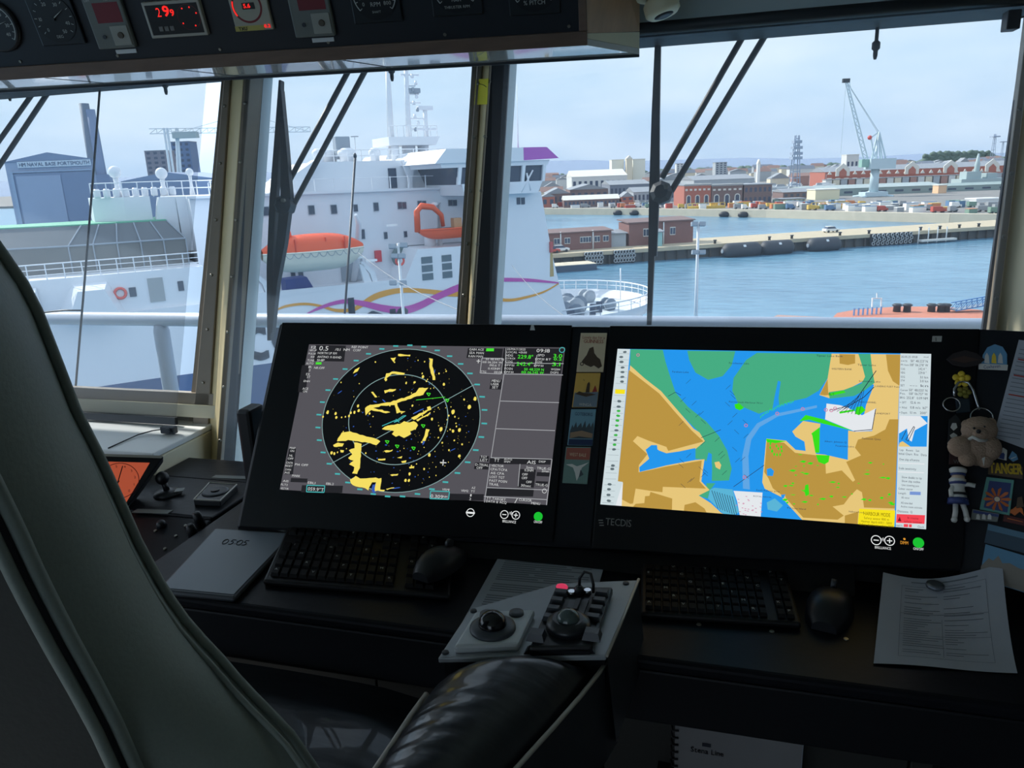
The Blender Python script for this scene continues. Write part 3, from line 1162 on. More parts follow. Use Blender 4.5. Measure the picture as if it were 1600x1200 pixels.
_knee = lambda q: -13.6 + 1.5 * q
rows = [bowrow(-11.3), bowrow(-11.9), bowmix(_knee)]
bow = part('bow', MB().grid(rows), M_hullw, fy, fix=False)
part('bow_blue_band', MB().grid([rows[2], bowmix(lambda q: -15.5), bowmix(lambda q: -18), bowrow(WZ)]), M_hullb, bow, fix=False)
b = MB().poly([p + Z * -0.9 for p in rows[0]])
part('foredeck', b, mat('foredeck_grey', (206, 214, 220), 0.5), bow, fix=False)
rl = MB()
top = [p + Z * 0.95 for p in rows[0]]
rl.tube(top, 0.08, 6)
rl.tube([p + Z * 0.5 for p in rows[0]], 0.04, 5)
part('bow_rail', rl, M_hullw, bow)
for i in range(0, 25):
    part('rail_post', MB().tube([rows[0][i], top[i]], 0.05, 5), M_hullw, bow)
for s, o in ((35.6, 9.2),):
    part('bow_mast', MB().tube([fl(s, o, -12), fl(s, o, -8.6)], 0.07, 6), M_hullw, bow)
for i, (s, o, w, h) in enumerate(((25, 3.5, 1.2, 1.6), (26.6, 5.6, 1.1, 1.7), (28.2, 7.6, 1.3, 1.6), (24.4, 7.0, 1.0, 1.5), (31.5, 6.0, 0.6, 1.1), (32.8, 11.5, 0.7, 1.2), (30.4, 10.5, 1.2, 0.6))):
    part('deck_winch', MB().lathe(fl(s, o - w, -12.2 + h * .5), FI, [(h * .3, 0), (h * .62, 0.1), (h * .62, 0.4), (h * .4, 0.5), (h * .4, w * 1.6), (h * .62, w * 1.7), (h * .62, w * 2)], 12), M_shipgrey if i % 2 else mat('winch_slate', (110, 124, 140), 0.5), bow)
for u, v, w in ((893, 490, 0.5), (926, 484, 0.5), (936, 480, 0.6)):
    c = at(u, v, 71)
    part('hawse_port', MB().obox(c, CR * 0.25, CU * 0.5, CF * 0.4), M_winb, bow)

# aft superstructure on the left
aft = part('aft_house', fpoly(MB(), [(-45, -6.3), (-45, -3.8), (-7.6, -3.75), (-7.4, -6.3)], 0.3, 18), M_hullw, fy)
for s, z, w, h in ((-12.2, -5.05, 0.42, 0.62), (-9.2, -4.95, 0.36, 0.66), (-10.75, -5.05, 0.95, 1.6)):
    part('window', fbox(MB(), s - w / 2, s + w / 2, 0.24, 0.32, z - h / 2, z + h / 2), M_shipglass if h < 1 else mat('door_grey', (158, 164, 166), 0.5), aft)
for s, z in ((-12.95, -5.05), (15.8, 0.75)):
    o_ = 0.2 if s < 0 else -1.15
    part('lifebuoy', MB().tube([fl(s + 0.33 * math.cos(a), o_, z + 0.33 * math.sin(a)) for a in [k * math.pi / 8 for k in range(16)]], 0.09, 6, True), mat('buoy_red', (226, 92, 84), 0.5), aft)
b = MB()
b.add([fl(-16.9, 0.3, -6.3), fl(-12.8, 0.3, -6.3), fl(-13.6, 0.3, -4.2), fl(-15.6, 0.3, -4.2),
       fl(-16.2, -1.6, -6.3), fl(-13.2, -1.6, -6.3), fl(-13.9, -1.6, -4.5), fl(-15.4, -1.6, -4.5)],
      [(4, 5, 6, 7), (0, 4, 7, 3), (1, 2, 6, 5), (3, 7, 6, 2), (0, 1, 5, 4)])
part('vent_casing', b, M_hullw, aft)
part('vent_casing', MB().add([fl(-19.3, 0.2, -6.3), fl(-17.4, 0.2, -6.3), fl(-17.6, 0.2, -4.2), fl(-18.6, 0.2, -4.2), fl(-19.0, -1.3, -6.3), fl(-17.5, -1.3, -6.3), fl(-17.7, -1.3, -4.5), fl(-18.5, -1.3, -4.5)],
                             [(4, 5, 6, 7), (0, 4, 7, 3), (1, 2, 6, 5), (3, 7, 6, 2)]), M_hullw, aft)
for s0, s1, o0, z0, n in ((-24, -7.8, 0.35, -3.8, 16),):
    for hgt in (1.0, 0.66, 0.33):
        part('rail', MB().tube([fl(s0, o0, z0 + hgt), fl(s1, o0, z0 + hgt)], 0.04 if hgt == 1.0 else 0.025, 5), M_hullw, aft)
    for i in range(n + 1):
        s = s0 + (s1 - s0) * i / n
        part('rail_post', MB().tube([fl(s, o0, z0), fl(s, o0, z0 + 1.0)], 0.04, 5), M_hullw, aft)

# smoked canopy
M_smoke = mat('smoked_panel', (110, 112, 112), 0.35, var=0.12, scale=1.2)
plan = [(-8.1, 3), (-15.4, 3), (-24, 5.5), (-24, 12), (-8.1, 12)]
can = part('canopy', MB().prism([fl(s, o, -3.85) for s, o in plan], Z * 1.9), M_smoke, fy)
ins = [(-9.0, 4.3), (-14.4, 4.3), (-22, 6.6), (-22, 11), (-9.0, 11)]
b = MB()
b.add([fl(s, o, -1.95) for s, o in plan] + [fl(s, o, -0.72) for s, o in ins], [(i, (i + 1) % 5, 5 + (i + 1) % 5, 5 + i) for i in range(5)])
part('canopy_slope', b, mat('smoked_slope', (98, 104, 110), 0.3, var=0.15, scale=1.5), can)
part('canopy_top', MB().prism([fl(s, o, -0.72) for s, o in ins], Z * 0.08), mat('green_deck', (96, 168, 140), 0.6), can)
for i in range(6):
    s = -8.1 - 7.3 * i / 5
    s2 = -9.0 - 5.4 * i / 5
    part('canopy_rib', MB().tube([fl(s, 2.95, -3.8), fl(s, 2.95, -1.95), fl(s2, 4.25, -0.72)], 0.05, 5), M_shipgrey, can)
part('canopy_rib', MB().tube([fl(-8.1, 2.95, -1.95), fl(-15.4, 2.95, -1.95), fl(-24, 5.45, -1.95)], 0.06, 5), M_shipgrey, can)

# monkey-island block with the radomes
blkp = part('aft_block', MB().prism([fl(s, o, -3.0) for s, o in ((-13.4, 7.2), (-11.4, 6), (-9.7, 6), (-9.7, 12), (-13.4, 12))], Z * 4.0), M_hullw, fy)
w2 = part('aft_tower', fpoly(MB(), [(-8.0, -3.0), (-8.1, 0.9), (-2.0, 0.8), (-2.0, -3.0)], 5.0, 14), M_hullw, fy)
part('vent_cowl', fpoly(MB(), [(-9.6, -1.0), (-9.2, 0.9), (-8.1, 0.9), (-8.1, -1.8)], 5.2, 6.4), M_hullw, w2)
for s, z in ((-6.5, -0.6), (-6.2, -2.4)):
    part('window', fbox(MB(), s - 0.3, s + 0.3, 4.93, 5.02, z - 0.35, z + 0.35), M_shipglass, w2)
for hgt in (1.0, 0.5):
    part('rail', MB().tube([fl(-13.4, 6.2, 1.0 + hgt), fl(-9, 6.2, 1.0 + hgt), fl(-2, 5.2, 0.9 + hgt)], 0.04, 5), M_hullw, blkp)
for i in range(12):
    s = -13.4 + 11 * i / 11
    part('rail_post', MB().tube([fl(s, 6.15, 0.95), fl(s, 6.15, 2.0)], 0.04, 5), M_hullw, blkp)
for i in range(9):
    s = -13.0 + 0.62 * i
    part('liferaft_canister', MB().lathe(fl(s, 6.6, 1.0), Z, [(0.2, 0), (0.23, 0.1), (0.23, 0.5), (0.16, 0.62)], 10), M_hullw, blkp)
for u, v, r in ((179, 269, 9.5), (252, 271, 9.0), (296, 269, 6)):
    c = fp(u, v, 7.0)
    rr = r * (c - EYE).dot(CF) / FPX
    d = part('radome', MB().ball(c, rr, 16), M_hullw, blkp)
    part('stand', MB().lathe(V((c.x, c.y, 0.95)), Z, [(rr * .7, 0), (rr * .35, (c.z - 0.95) * .5), (rr * .45, c.z - 0.95 - rr * .6)], 10), M_hullw, d)

# deckhouse behind the boats
dk = part('deckhouse', fpoly(MB(), [(-7.4, -6.3), (-7.4, 0.85), (14.55, 0.65), (14.55, -3.9), (8.4, -3.8), (8.0, -6.3)], 3.5, 17.5), mat('ship_white_shaded_side', (222, 226, 233), 0.4, var=0.03, scale=0.4), fy)
part('deck_edge', fpoly(MB(), [(-7.6, 0.72), (-7.6, 0.9), (15, 0.72), (15, 0.55)], 3.2, 3.6), M_hullw, dk)
for u, v, w, h in ((487, 328, .42, .62), (522, 327, .42, .62), (556, 325, .3, .5), (588, 323, .36, .6), (625, 321, .32, .5), (632, 321, .32, .5), (656, 319, .32, .5), (663, 319, .32, .5), (704, 317, .34, .45), (711, 317, .34, .45),
                   (603, 368, .25, .5), (634, 366, .25, .45), (565, 366, .5, .7), (416, 330, .4, .6), (470, 427, .34, .5), (458, 427, .3, .4)):
    c = fp(u, v, 3.4)
    s = (c - FP0).dot(FD)
    fr = part('window', fbox(MB(), s - w * .6, s + w * .6, 3.42, 3.5, c.z - h * .58, c.z + h * .58), M_shipgrey, dk)
    part('pane', fbox(MB(), s - w * .5, s + w * .5, 3.39, 3.43, c.z - h * .5, c.z + h * .5), M_shipglass, fr)
for i in range(14):
    s = -6 + 20 * i / 13
    part('rail_post', MB().tube([fl(s, 3.5, 0.75), fl(s, 3.5, 1.75)], 0.045, 5), M_hullw, dk)
for hgt in (1.0,):
    part('rail', MB().tube([fl(-6, 3.5, 0.8 + hgt), fl(14, 3.5, 0.65 + hgt)], 0.022, 5), M_hullw, dk)
for u, v in ((580, 407), (562, 402), (612, 352)):
    c = fp(u, v, 2.6 if v < 360 else 0.2)
    part('deck_lamp', MB().obox(c, FD * 0.45, FI * 0.1, Z * 0.08), mat('lamp_white', (250, 250, 250), 0.5), dk)
# boat-deck furniture
part('door', fbox(MB(), 3.1, 4.9, 3.35, 3.5, -6.2, -4.0), M_shipgrey, dk)
part('fire_locker', fbox(MB(), 6.0, 6.5, 3.2, 3.5, -4.9, -4.0), mat('locker_red', (206, 62, 74), 0.5), dk)
b = MB().lathe(fl(8.2, 3.0, -4.6), -FI, [(0.95, 0), (0.95, 0.12), (0.8, 0.2)], 20)
part('porthole', b, mat('porthole_green', (96, 116, 118), 0.3), dk)
part('lifebuoy', MB().tube([fl(9.7 - 3.0 + 0.33 * math.cos(a) + 0.0, -0.12, -4.6 + 0.33 * math.sin(a)) for a in [k * math.pi / 8 for k in range(16)]], 0.09, 6, True), MATS['buoy_red'], dk)
part('canvas_cover', fpoly(MB(), [(-2.2 + 0.2, -6.25), (-2.0, -5.3), (-0.4, -5.25), (0.1, -6.25)], 0.8, 2.2), mat('cover_blue', (52, 72, 140), 0.6), dk)
for i in range(7):
    part('machinery', MB().lathe(fl(-6.8 + i * 0.55, 0.9 + (i % 3) * 0.4, -6.3), Z, [(0.25, 0), (0.25, 0.5), (0.12, 0.6), (0.14, 1.0 + 0.2 * (i % 2)), (0.05, 1.2)], 8), M_hullw, dk)
part('bulwark', fpoly(MB(), [(-7.4, -6.3), (-7.4, -5.9), (7.2, -6.05), (7.0, -6.3)], -0.02, 0.12), M_hullw, dk)
for u0, u1 in ((659, 676), (691, 706)):
    a, c = fp(u0, 420, 0), fp(u1, 420, 0)
    s0, s1 = (a - FP0).dot(FD), (c - FP0).dot(FD)
    for k in range(3):
        z = -4.75 - 0.66 * k
        part('louvre', fbox(MB(), s0, s1, -0.05, 0.02, z - 0.26, z + 0.26), mat('louvre_slate', (96, 112, 122), 0.4), dk)

# bridge house
bh = part('bridge_house', fpoly(MB(), [(-0.2, 0.75), (2.9, 3.05), (16, 3.0), (16, 0.6)], 6, 16), M_hullw, fy)
part('aft_slope', fpoly(MB(), [(-1.6, 0.78), (2.4, 3.2), (3.0, 3.2), (0.6, 0.78)], 5.0, 6.2), M_hullw, bh)
part('door', fbox(MB(), 8.7, 9.4, 5.9, 6.02, 0.8, 2.4), M_shipglass, bh)
part('door', fbox(MB(), 12.8, 14.2, 5.9, 6.02, 0.8, 2.6), mat('door_bronze', (126, 120, 124), 0.4), bh)
part('brace', fpoly(MB(), [(9.7, 2.9), (10.9, 2.9), (10.5, 1.4), (10.5, 0.7), (10.2, 0.7), (10.25, 1.5)], 5.2, 5.6), M_hullw, bh)
for hgt in (0.9, 0.45):
    part('rail', MB().tube([fl(3.2, 6.5, 3.05 + hgt), fl(16, 6.5, 3.0 + hgt)], 0.035, 5), M_hullw, bh)
for i in range(12):
    s = 3.2 + 12.8 * i / 11
    part('rail_post', MB().tube([fl(s, 6.5, 3.0), fl(s, 6.5, 3.95)], 0.035, 5), M_hullw, bh)
for s, o, r in ((3.6, 8, .55), (6.0, 8, .8), (8.6, 8.5, .5), (5.0, 10, .9)):
    part('ventilator', MB().lathe(fl(s, o, 3.0), Z, [(r * .8, 0), (r * .8, .5), (r, .6), (r, .9), (r * .5, 1.15)], 14), M_hullw, bh)
for u, v, h in ((554, 214, 1), (503, 240, 1)):
    c = fp(u, v, 9)
    part('aerial', MB().tube([V((c.x, c.y, 3.0)), c], 0.04, 5), M_hullw, bh)
    part('aerial_disc', MB().lathe(c, Z, [(0.35, 0), (0.35, 0.06)], 10), M_shipgrey, bh)
for u, v in ((530, 230), (538, 232)):
    c = fp(u, v, 9)
    part('equipment_box', MB().obox(V((c.x, c.y, 4.2)), FD * .4, FI * .4, Z * .9), M_shipgrey, bh)

# wheelhouse with the wing
wh = part('wheelhouse', fpoly(MB(), [(9.8, 2.55), (10.8, 3.6), (17.7, 3.6), (17.7, 2.55)], -1.0, 17), M_hullw, fy)
part('purple_fascia', MB().add([fl(17.7, -1.02, 2.6), fl(21.1, -1.02, 2.7), fl(20.2, -0.6, 3.62), fl(17.7, -0.6, 3.62), fl(17.7, 17, 2.6), fl(21.1, 17, 2.7), fl(20.2, 17, 3.62), fl(17.7, 17, 3.62)],
                               [(0, 1, 2, 3), (1, 5, 6, 2), (3, 2, 6, 7), (0, 4, 5, 1), (4, 7, 6, 5)]), mat('fascia_purple', (162, 82, 172), 0.5, var=0.05), wh)
part('under_fascia', fpoly(MB(), [(10.4, 2.2), (10.3, 2.56), (20.3, 2.6), (20.1, 2.2)], -0.85, 16.8), M_hullw, wh)
gl = part('bridge_glass', fpoly(MB(), [(12.0, 0.9), (11.4, 2.2), (20.0, 2.2), (19.4, 0.9)], -0.7, 16.5), M_shipglass, wh)
part('wing_bulwark', fpoly(MB(), [(12.2, 0.05), (12.0, 0.95), (19.5, 0.95), (19.0, 0.0)], -0.95, 16.6), M_hullw, wh)
for s in (11.8, 13.6, 15.6, 17.6, 19.6):
    part('mullion', fpoly(MB(), [(s - .12, 0.9), (s - .12 + .15, 2.25), (s + .18 + .15, 2.25), (s + .12, 0.9)], -0.92, -0.6), M_hullw, wh)
part('wing_prop', MB().tube([fl(18.3, -0.9, 0.2), fl(18.0, -0.9, 1.6)], 0.09, 6), M_hullw, wh)
part('wing_prop', MB().tube([fl(17.4, -0.9, 0.1), fl(18.6, -0.9, 1.8)], 0.07, 6), M_hullw, wh)
c = fl(17.0, 4, 3.6)
part('searchlight', MB().lathe(fl(18.4, 4, 3.6), Z, [(0.1, 0), (0.1, 0.5), (0.28, 0.55), (0.28, 1.0), (0.12, 1.1), (0.3, 1.25), (0.3, 1.35)], 10), M_hullw, wh)
part('whip_aerial', MB().tube([fl(20.2, 4, 3.6), fl(20.2, 4, 4.2), fl(20.3, 4, 9.0)], [0.08, 0.06, 0.02], 6), M_hullw, wh)
part('whip_aerial', MB().tube([fl(16.5, 6, 3.6), fl(16.5, 6, 5.0)], 0.03, 5), M_hullw, wh)
for u, v in ((810, 314), (817, 314)):
    cc = fp(u, v, 0)
    s = (cc - FP0).dot(FD)
    part('window', fbox(MB(), s - .17, s + .17, -0.05, 0.02, cc.z - .28, cc.z + .28), M_shipglass, wh)
part('rust_streak', fpoly(MB(), [(20.7, -4.8), (20.9, -4.8), (21.0, -7.2), (20.6, -7.2)], -0.03, 0.01), mat('rust', (186, 160, 110), 0.8), wh)
part('fairlead', fbox(MB(), 20.6, 20.85, -0.2, 0.1, -5.1, -4.2), mat('fairlead_red', (190, 90, 90), 0.6), wh)

# mast
ms = part('mast', fpoly(MB(), [(9.8, 4.3), (9.8, 5.0), (14.6, 5.0), (14.2, 4.3)], 8, 12), M_hullw, fy)
for s, o, r in ((10.5, 8.5, .35), (12.2, 9.5, .6), (13.6, 9.5, .5), (11.3, 11, .4)):
    part('mast_leg', MB().lathe(fl(s, o, 3.0), Z, [(r, 0), (r, 1.4)], 12), M_hullw, ms)
for s, t_, r in ((10.6, 11.6, .32), (12.3, 12.0, .28)):
    part('mast_pole', MB().tube([fl(s, 9.5, 5.0), fl(s + .2, 9.5, t_)], [r, r * .6], 8), M_hullw, ms)
for z, s0, s1 in ((10.9, 9.2, 13.8), (10.2, 11.9, 13.6), (8.6, 12.2, 13.5), (7.9, 12.2, 13.6), (6.6, 12.2, 14.0), (9.3, 12.2, 13.2)):
    part('yard', MB().tube([fl(s0, 9.5, z), fl(s1, 9.5, z)], 0.09, 5), M_hullw, ms)
part('radar_post', MB().tube([fl(14.0, 9.5, 5.0), fl(14.0, 9.5, 7.4)], 0.2, 8), M_hullw, ms)
part('radar_scanner', fbox(MB(), 13.3, 14.7, 9.3, 9.7, 7.3, 7.65), M_hullw, ms)
part('radar_scanner', fbox(MB(), 12.5, 13.6, 9.3, 9.7, 8.7, 9.1), M_shipgrey, ms)
part('radar_scanner', fbox(MB(), 12.3, 14.9, 9.3, 9.6, 5.6, 5.8), M_hullw, ms)
for i in range(8):
    s = 10 + 4.4 * i / 7
    part('rail_post', MB().tube([fl(s, 8.1, 5.0), fl(s, 8.1, 5.9)], 0.04, 5), M_hullw, ms)
part('rail', MB().tube([fl(10, 8.1, 5.9), fl(14.4, 8.1, 5.9)], 0.04, 5), M_hullw, ms)
for k in range(9):
    part('mast_fitting', MB().lathe(fl(12.9 + .3 * (k % 2), 9.3, 5.5 + k * .55), Z, [(0.12, 0), (0.16, 0.1), (0.1, 0.35)], 8), M_shipgrey if k % 3 == 0 else M_hullw, ms)


# ribbons and lettering on the hull
def ribbon(name, px, col, o=-0.03):
    L, Rr = [], []
    for u, v, w in px:
        L.append(fp(u, v - w / 2, o))
        Rr.append(fp(u, v + w / 2, o))
    b = MB()
    n = len(px)
    # resample with a smooth curve
    def cr(P, t):
        i = min(int(t), n - 2)
        f = t - i
        p0, p1, p2, p3 = P[max(i - 1, 0)], P[i], P[i + 1], P[min(i + 2, n - 1)]
        return 0.5 * ((2 * p1) + (p2 - p0) * f + (2 * p0 - 5 * p1 + 4 * p2 - p3) * f * f + (3 * p1 - p0 - 3 * p2 + p3) * f ** 3)
    m = (n - 1) * 6
    rows = [[cr(L, k / 6) for k in range(m + 1)], [cr(Rr, k / 6) for k in range(m + 1)]]
    b.grid(rows, False)
    part(name, b, col, hull, fix=False)


M_rib_o = mat('ribbon_orange', (226, 160, 62), 0.5, var=0.03)
M_rib_m = mat('ribbon_magenta', (196, 84, 168), 0.5, var=0.03)
ribbon('orange_ribbon', [(424, 489, 2), (445, 479, 4), (475, 475, 4), (500, 478, 4), (525, 485, 5), (550, 484, 6), (565, 476, 9), (590, 462, 10), (625, 454, 8), (665, 455, 7), (700, 459, 8), (740, 461, 7), (790, 469, 5), (820, 465, 4), (850, 456, 3), (873, 443, 2)], M_rib_o, -0.04)
ribbon('magenta_ribbon', [(478, 491, 2), (500, 481, 5), (525, 473, 6), (545, 471, 7), (570, 475, 9), (600, 482, 11), (630, 485, 12), (655, 478, 12), (685, 463, 11), (715, 450, 11), (750, 437, 8), (790, 437, 6), (830, 438, 5), (873, 442, 2)], M_rib_m, -0.06)
tx = MB()
text(tx, 'condor', fl(-5.7, -0.08, -10.8), FD, Z, 3.75, 'l', 12.7, 0.12)
part('hull_lettering', tx, mat('letter_slate', (78, 88, 104), 0.5), hull, fix=False)

# lifeboat
def boat(t, s0, s1, oc, zk, zg, zt2, hw, lo, hi, canopy=True):
    n = 14
    rows, rows2 = [], []
    for i in range(n + 1):
        k = i / n
        s = s0 + (s1 - s0) * k
        w = hw * max(0.06, math.sin(math.pi * min(max(k, 0.02), 0.98)) ** 0.45)
        kz = zk + (zg - zk) * (abs(2 * k - 1) ** 4) * 0.7
        rows.append([fl(s, oc - w * math.cos(a), zg + (kz - zg) * max(0, math.sin(a)) ** 0.7) for a in [math.pi * j / 10 for j in range(11)]])
        th = zt2 + (zg - zt2) * (abs(2 * k - 1) ** 3) * 0.75
        rows2.append([fl(s, oc - w * math.cos(a), zg + (th - zg) * max(0, math.sin(a)) ** 0.55) for a in [math.pi * j / 10 for j in range(11)]])
    h_ = part('hull', MB().grid(rows), lo, t, fix=False)
    part('rubbing_band', MB().tube([r[0] for r in rows], 0.07, 5), lo, h_)
    if canopy:
        c_ = part('canopy', MB().grid(rows2), hi, t, fix=False)
        return c_
    part('deck', MB().grid([[r[0], r[-1]] for r in rows]), hi, t, fix=False)
    return h_


M_boatw = mat('boat_cream', (226, 222, 206), 0.5, var=0.05, scale=1)
lb = thing('lifeboat', 'orange topped enclosed lifeboat hanging on the ferry side', 'lifeboat', fl(0.1, -0.2, -4.7))
cn = boat(lb, -3.7, 3.7, -0.2, -4.75, -3.25, -2.05, 1.45, M_boatw, M_orange)
part('conning_hatch', MB().lathe(fl(-2.0, -0.3, -2.4), Z, [(0.55, 0), (0.5, 0.6), (0.3, 0.8)], 12), M_orange, cn)
for s in (-1.6, 0.6, 2.0):
    part('canopy_seam', fbox(MB(), s - .03, s + .03, -1.55, -1.3, -3.2, -2.3), mat('seam_red', (206, 66, 36), 0.5), cn)
wv = MB()
for i in range(9):
    s = -2.4 + i * .6
    wv.tube([fl(s, -1.66, -3.3), fl(s + .15, -1.68, -3.55), fl(s + .3, -1.68, -3.62), fl(s + .45, -1.68, -3.55), fl(s + .6, -1.66, -3.3)], 0.025, 4)
part('grab_line', wv, M_shipgrey, lb, fix=False)
for s in (-4.1, 4.0):
    d = thing('davit', 'white lifeboat davit at the %s of the hanging lifeboat' % ('left end' if s < 0 else 'right end'), 'davit', fl(s, 1.5, -6.3), 'lifeboat davits')
    part('arm', MB().tube([fl(s, 3.3, -6.2), fl(s, 1.6, -3.8), fl(s - .2, 0.3, -1.6), fl(s * .85, -0.3, -0.9)], [0.25, 0.28, 0.22, 0.12], 6), M_hullw, d)
    part('strut', fpoly(MB(), [(s - .2, -6.3), (s - .5, -4.6), (s - .2, -4.6), (s + .5, -6.3)], 0.1, 0.4), M_hullw, d)
    part('strut', fpoly(MB(), [(s + .5, -6.3), (s + .3, -5.4), (s - .4, -4.5), (s - .2, -4.4), (s + .7, -5.3), (s + .9, -6.3)], 0.1, 0.4), M_hullw, d)

rb = thing('rescue_boat', 'small open orange rescue boat under an orange davit', 'boat', fl(11, 1.0, -3.4))
boat(rb, 8.9, 14.4, 0.9, -3.3, -2.45, -2.2, 0.9, M_orange, mat('rib_grey', (120, 90, 84), 0.6), False)
part('console', fbox(MB(), 11.9, 12.6, 0.6, 1.2, -2.5, -1.7), mat('console_tan', (200, 150, 110), 0.6), rb)
rd = thing('boat_davit', 'orange arched davit above the small rescue boat', 'davit', fl(9.6, 2.2, -3.9))
part('arch', MB().tube([fl(8.8, 0.9, -2.6), fl(8.8, 0.8, -1.0), fl(9.2, 0.8, -0.6), fl(10.2, 0.8, -0.75), fl(11.0, 1.0, -1.4), fl(11.2, 1.2, -2.3)], [0.26, 0.26, 0.26, 0.24, 0.2, 0.16], 8), M_orange, rd)
part('post', MB().tube([fl(11.2, 2.0, -3.9), fl(11.3, 2.0, -0.5), fl(10.6, 1.6, -0.6)], 0.22, 6), M_hullw, rd)
part('base', MB().lathe(fl(10.4, 2.2, -3.9), Z, [(0.5, 0), (0.45, 0.9)], 10), M_hullw, rd)

# floodlight column standing between us and the ferry
def column(name, lab, u0, v0, u1, v1, D, r, lamps):
    a, c = at(u0, v0, D), at(u1, v1, D)
    c = V((a.x + (c.x - a.x) * .2, a.y, WZ + 3)) if False else V((a.x, a.y, c.z))
    base = V((a.x, a.y, WZ))
    t = thing(name, lab, 'lamp post', base)
    part('column', MB().tube([base, V((a.x, a.y, (a.z + base.z) / 2)), a], [r * 1.6, r * 1.3, r], 8), M_steelw, t)
    for du, dv in lamps:
        p = at(u0 + du, v0 + dv, D)
        bx = part('floodlight', MB().obox(p, CR * r * 2.4, CF * r * 2, CU * r * 1.5), M_shipgrey, t)
        part('bracket', MB().tube([p, V((a.x, a.y, p.z - r))], r * .5, 5), M_steelw, bx)
    return t


column('floodlight_mast', 'pale floodlight column in front of the ferry lettering', 622, 380, 626, 490, 44, 0.08, [(-9, 5), (9, 3), (-5, 20), (6, 20), (-8, 62), (8, 62)])
column('floodlight_mast', 'slim white floodlight column standing in the open water', 1091, 352, 1094, 497, 95, 0.16, [(-6, -2), (6, -2), (-5, 42), (6, 42)])
# dark aerial on our own foredeck
a = at(555, 246, 9)
t = thing('jack_staff', 'thin dark staff crossing the ferry lifeboat', 'pole', V((at(538, 500, 9).x, a.y, -3)))
e1 = at(538, 500, 9)
part('pole', MB().tube([e1 + (e1 - a) * 1.2, e1, a], 0.014, 8), M_wiper, t)
part('cap', MB().lathe(a, Z, [(0.02, 0), (0.02, 0.03), (0.008, 0.05)], 8), M_wiper, t)
# mooring lines
for (u0, v0, D0), (u1, v1, D1), lab in (((560, 395, 50), (735, 492, 30), 'thin mooring line sagging across the ferry ribbons'), ((800, 415, 60), (890, 500, 45), 'thin mooring line at the ferry bow')):
    a, c = at(u0, v0, D0), at(u1, v1, D1)
    solo('mooring_line', MB().tube([a + (c - a) * k / 6 - Z * (0.6 * math.sin(math.pi * k / 6) * .6) for k in range(7)], 0.022, 5), mat('rope', (150, 152, 156), 0.8), lab, 'rope', 'mooring lines')

# ================================================================== the dockyard and town beyond
# hills and tree belts on the skyline
M_hill = mat('far_hill_hazed', (132, 148, 172), 0.9, var=0.1, scale=0.01)  # distance haze is put into the hill's base colour
M_tree = mat('tree_green', (92, 110, 100), 0.9, var=0.3, scale=0.3)
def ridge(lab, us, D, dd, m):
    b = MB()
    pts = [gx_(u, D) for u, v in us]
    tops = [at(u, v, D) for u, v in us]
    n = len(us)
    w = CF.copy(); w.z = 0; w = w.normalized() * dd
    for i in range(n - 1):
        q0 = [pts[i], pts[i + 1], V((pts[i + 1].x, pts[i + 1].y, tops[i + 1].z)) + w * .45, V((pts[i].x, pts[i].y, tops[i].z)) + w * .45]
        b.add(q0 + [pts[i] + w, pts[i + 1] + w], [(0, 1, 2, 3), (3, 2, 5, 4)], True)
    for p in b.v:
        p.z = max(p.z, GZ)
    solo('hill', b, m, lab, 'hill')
ridge('long low haze-blue hill on the skyline behind the town', [(-100, 285), (100, 280), (250, 272), (420, 268), (600, 262), (780, 256), (850, 250), (920, 248), (1000, 250), (1100, 247), (1200, 244), (1300, 246), (1420, 242), (1520, 236), (1700, 236), (1900, 240)], 4200, 900, M_hill)

def lump(b, c, r, k=1.0):
    n = 7
    vs = []
    for i in range(4):
        t = math.pi * (i + .35) / 4.2
        for j in range(n):
            a = 2 * math.pi * j / n
            rr = r * (0.8 + 0.4 * rnd.random())
            vs.append(c + V((math.cos(a) * math.sin(t) * rr, math.sin(a) * math.sin(t) * rr, math.cos(t) * rr * k)))
    b.add(vs, [(i * n + j, i * n + (j + 1) % n, (i + 1) * n + (j + 1) % n, (i + 1) * n + j) for i in range(3) for j in range(n)] + [tuple(range(n))[::-1]], True)

tb = MB()
for i in range(420):
    u = 640 + rnd.random() * 960
    D = 1350 + rnd.random() * 700
    p = gx_(u, D)
    r = 6 + rnd.random() * 7
    lump(tb, p + Z * r * .5, r, .8)
for i in range(70):
    u = 1440 + rnd.random() * 110
    D = 1340
    p = gx_(u, D)
    p.z = GZ
    h = 21 + rnd.random() * 9
    lump(tb, p + Z * (h - 5), 6, .8)
    lump(tb, p + Z * (h - 13), 7, .9)
solo('tree_belt', tb, M_tree, 'hazy belt of trees between the distant houses', 'trees', kind='stuff', fix=False)

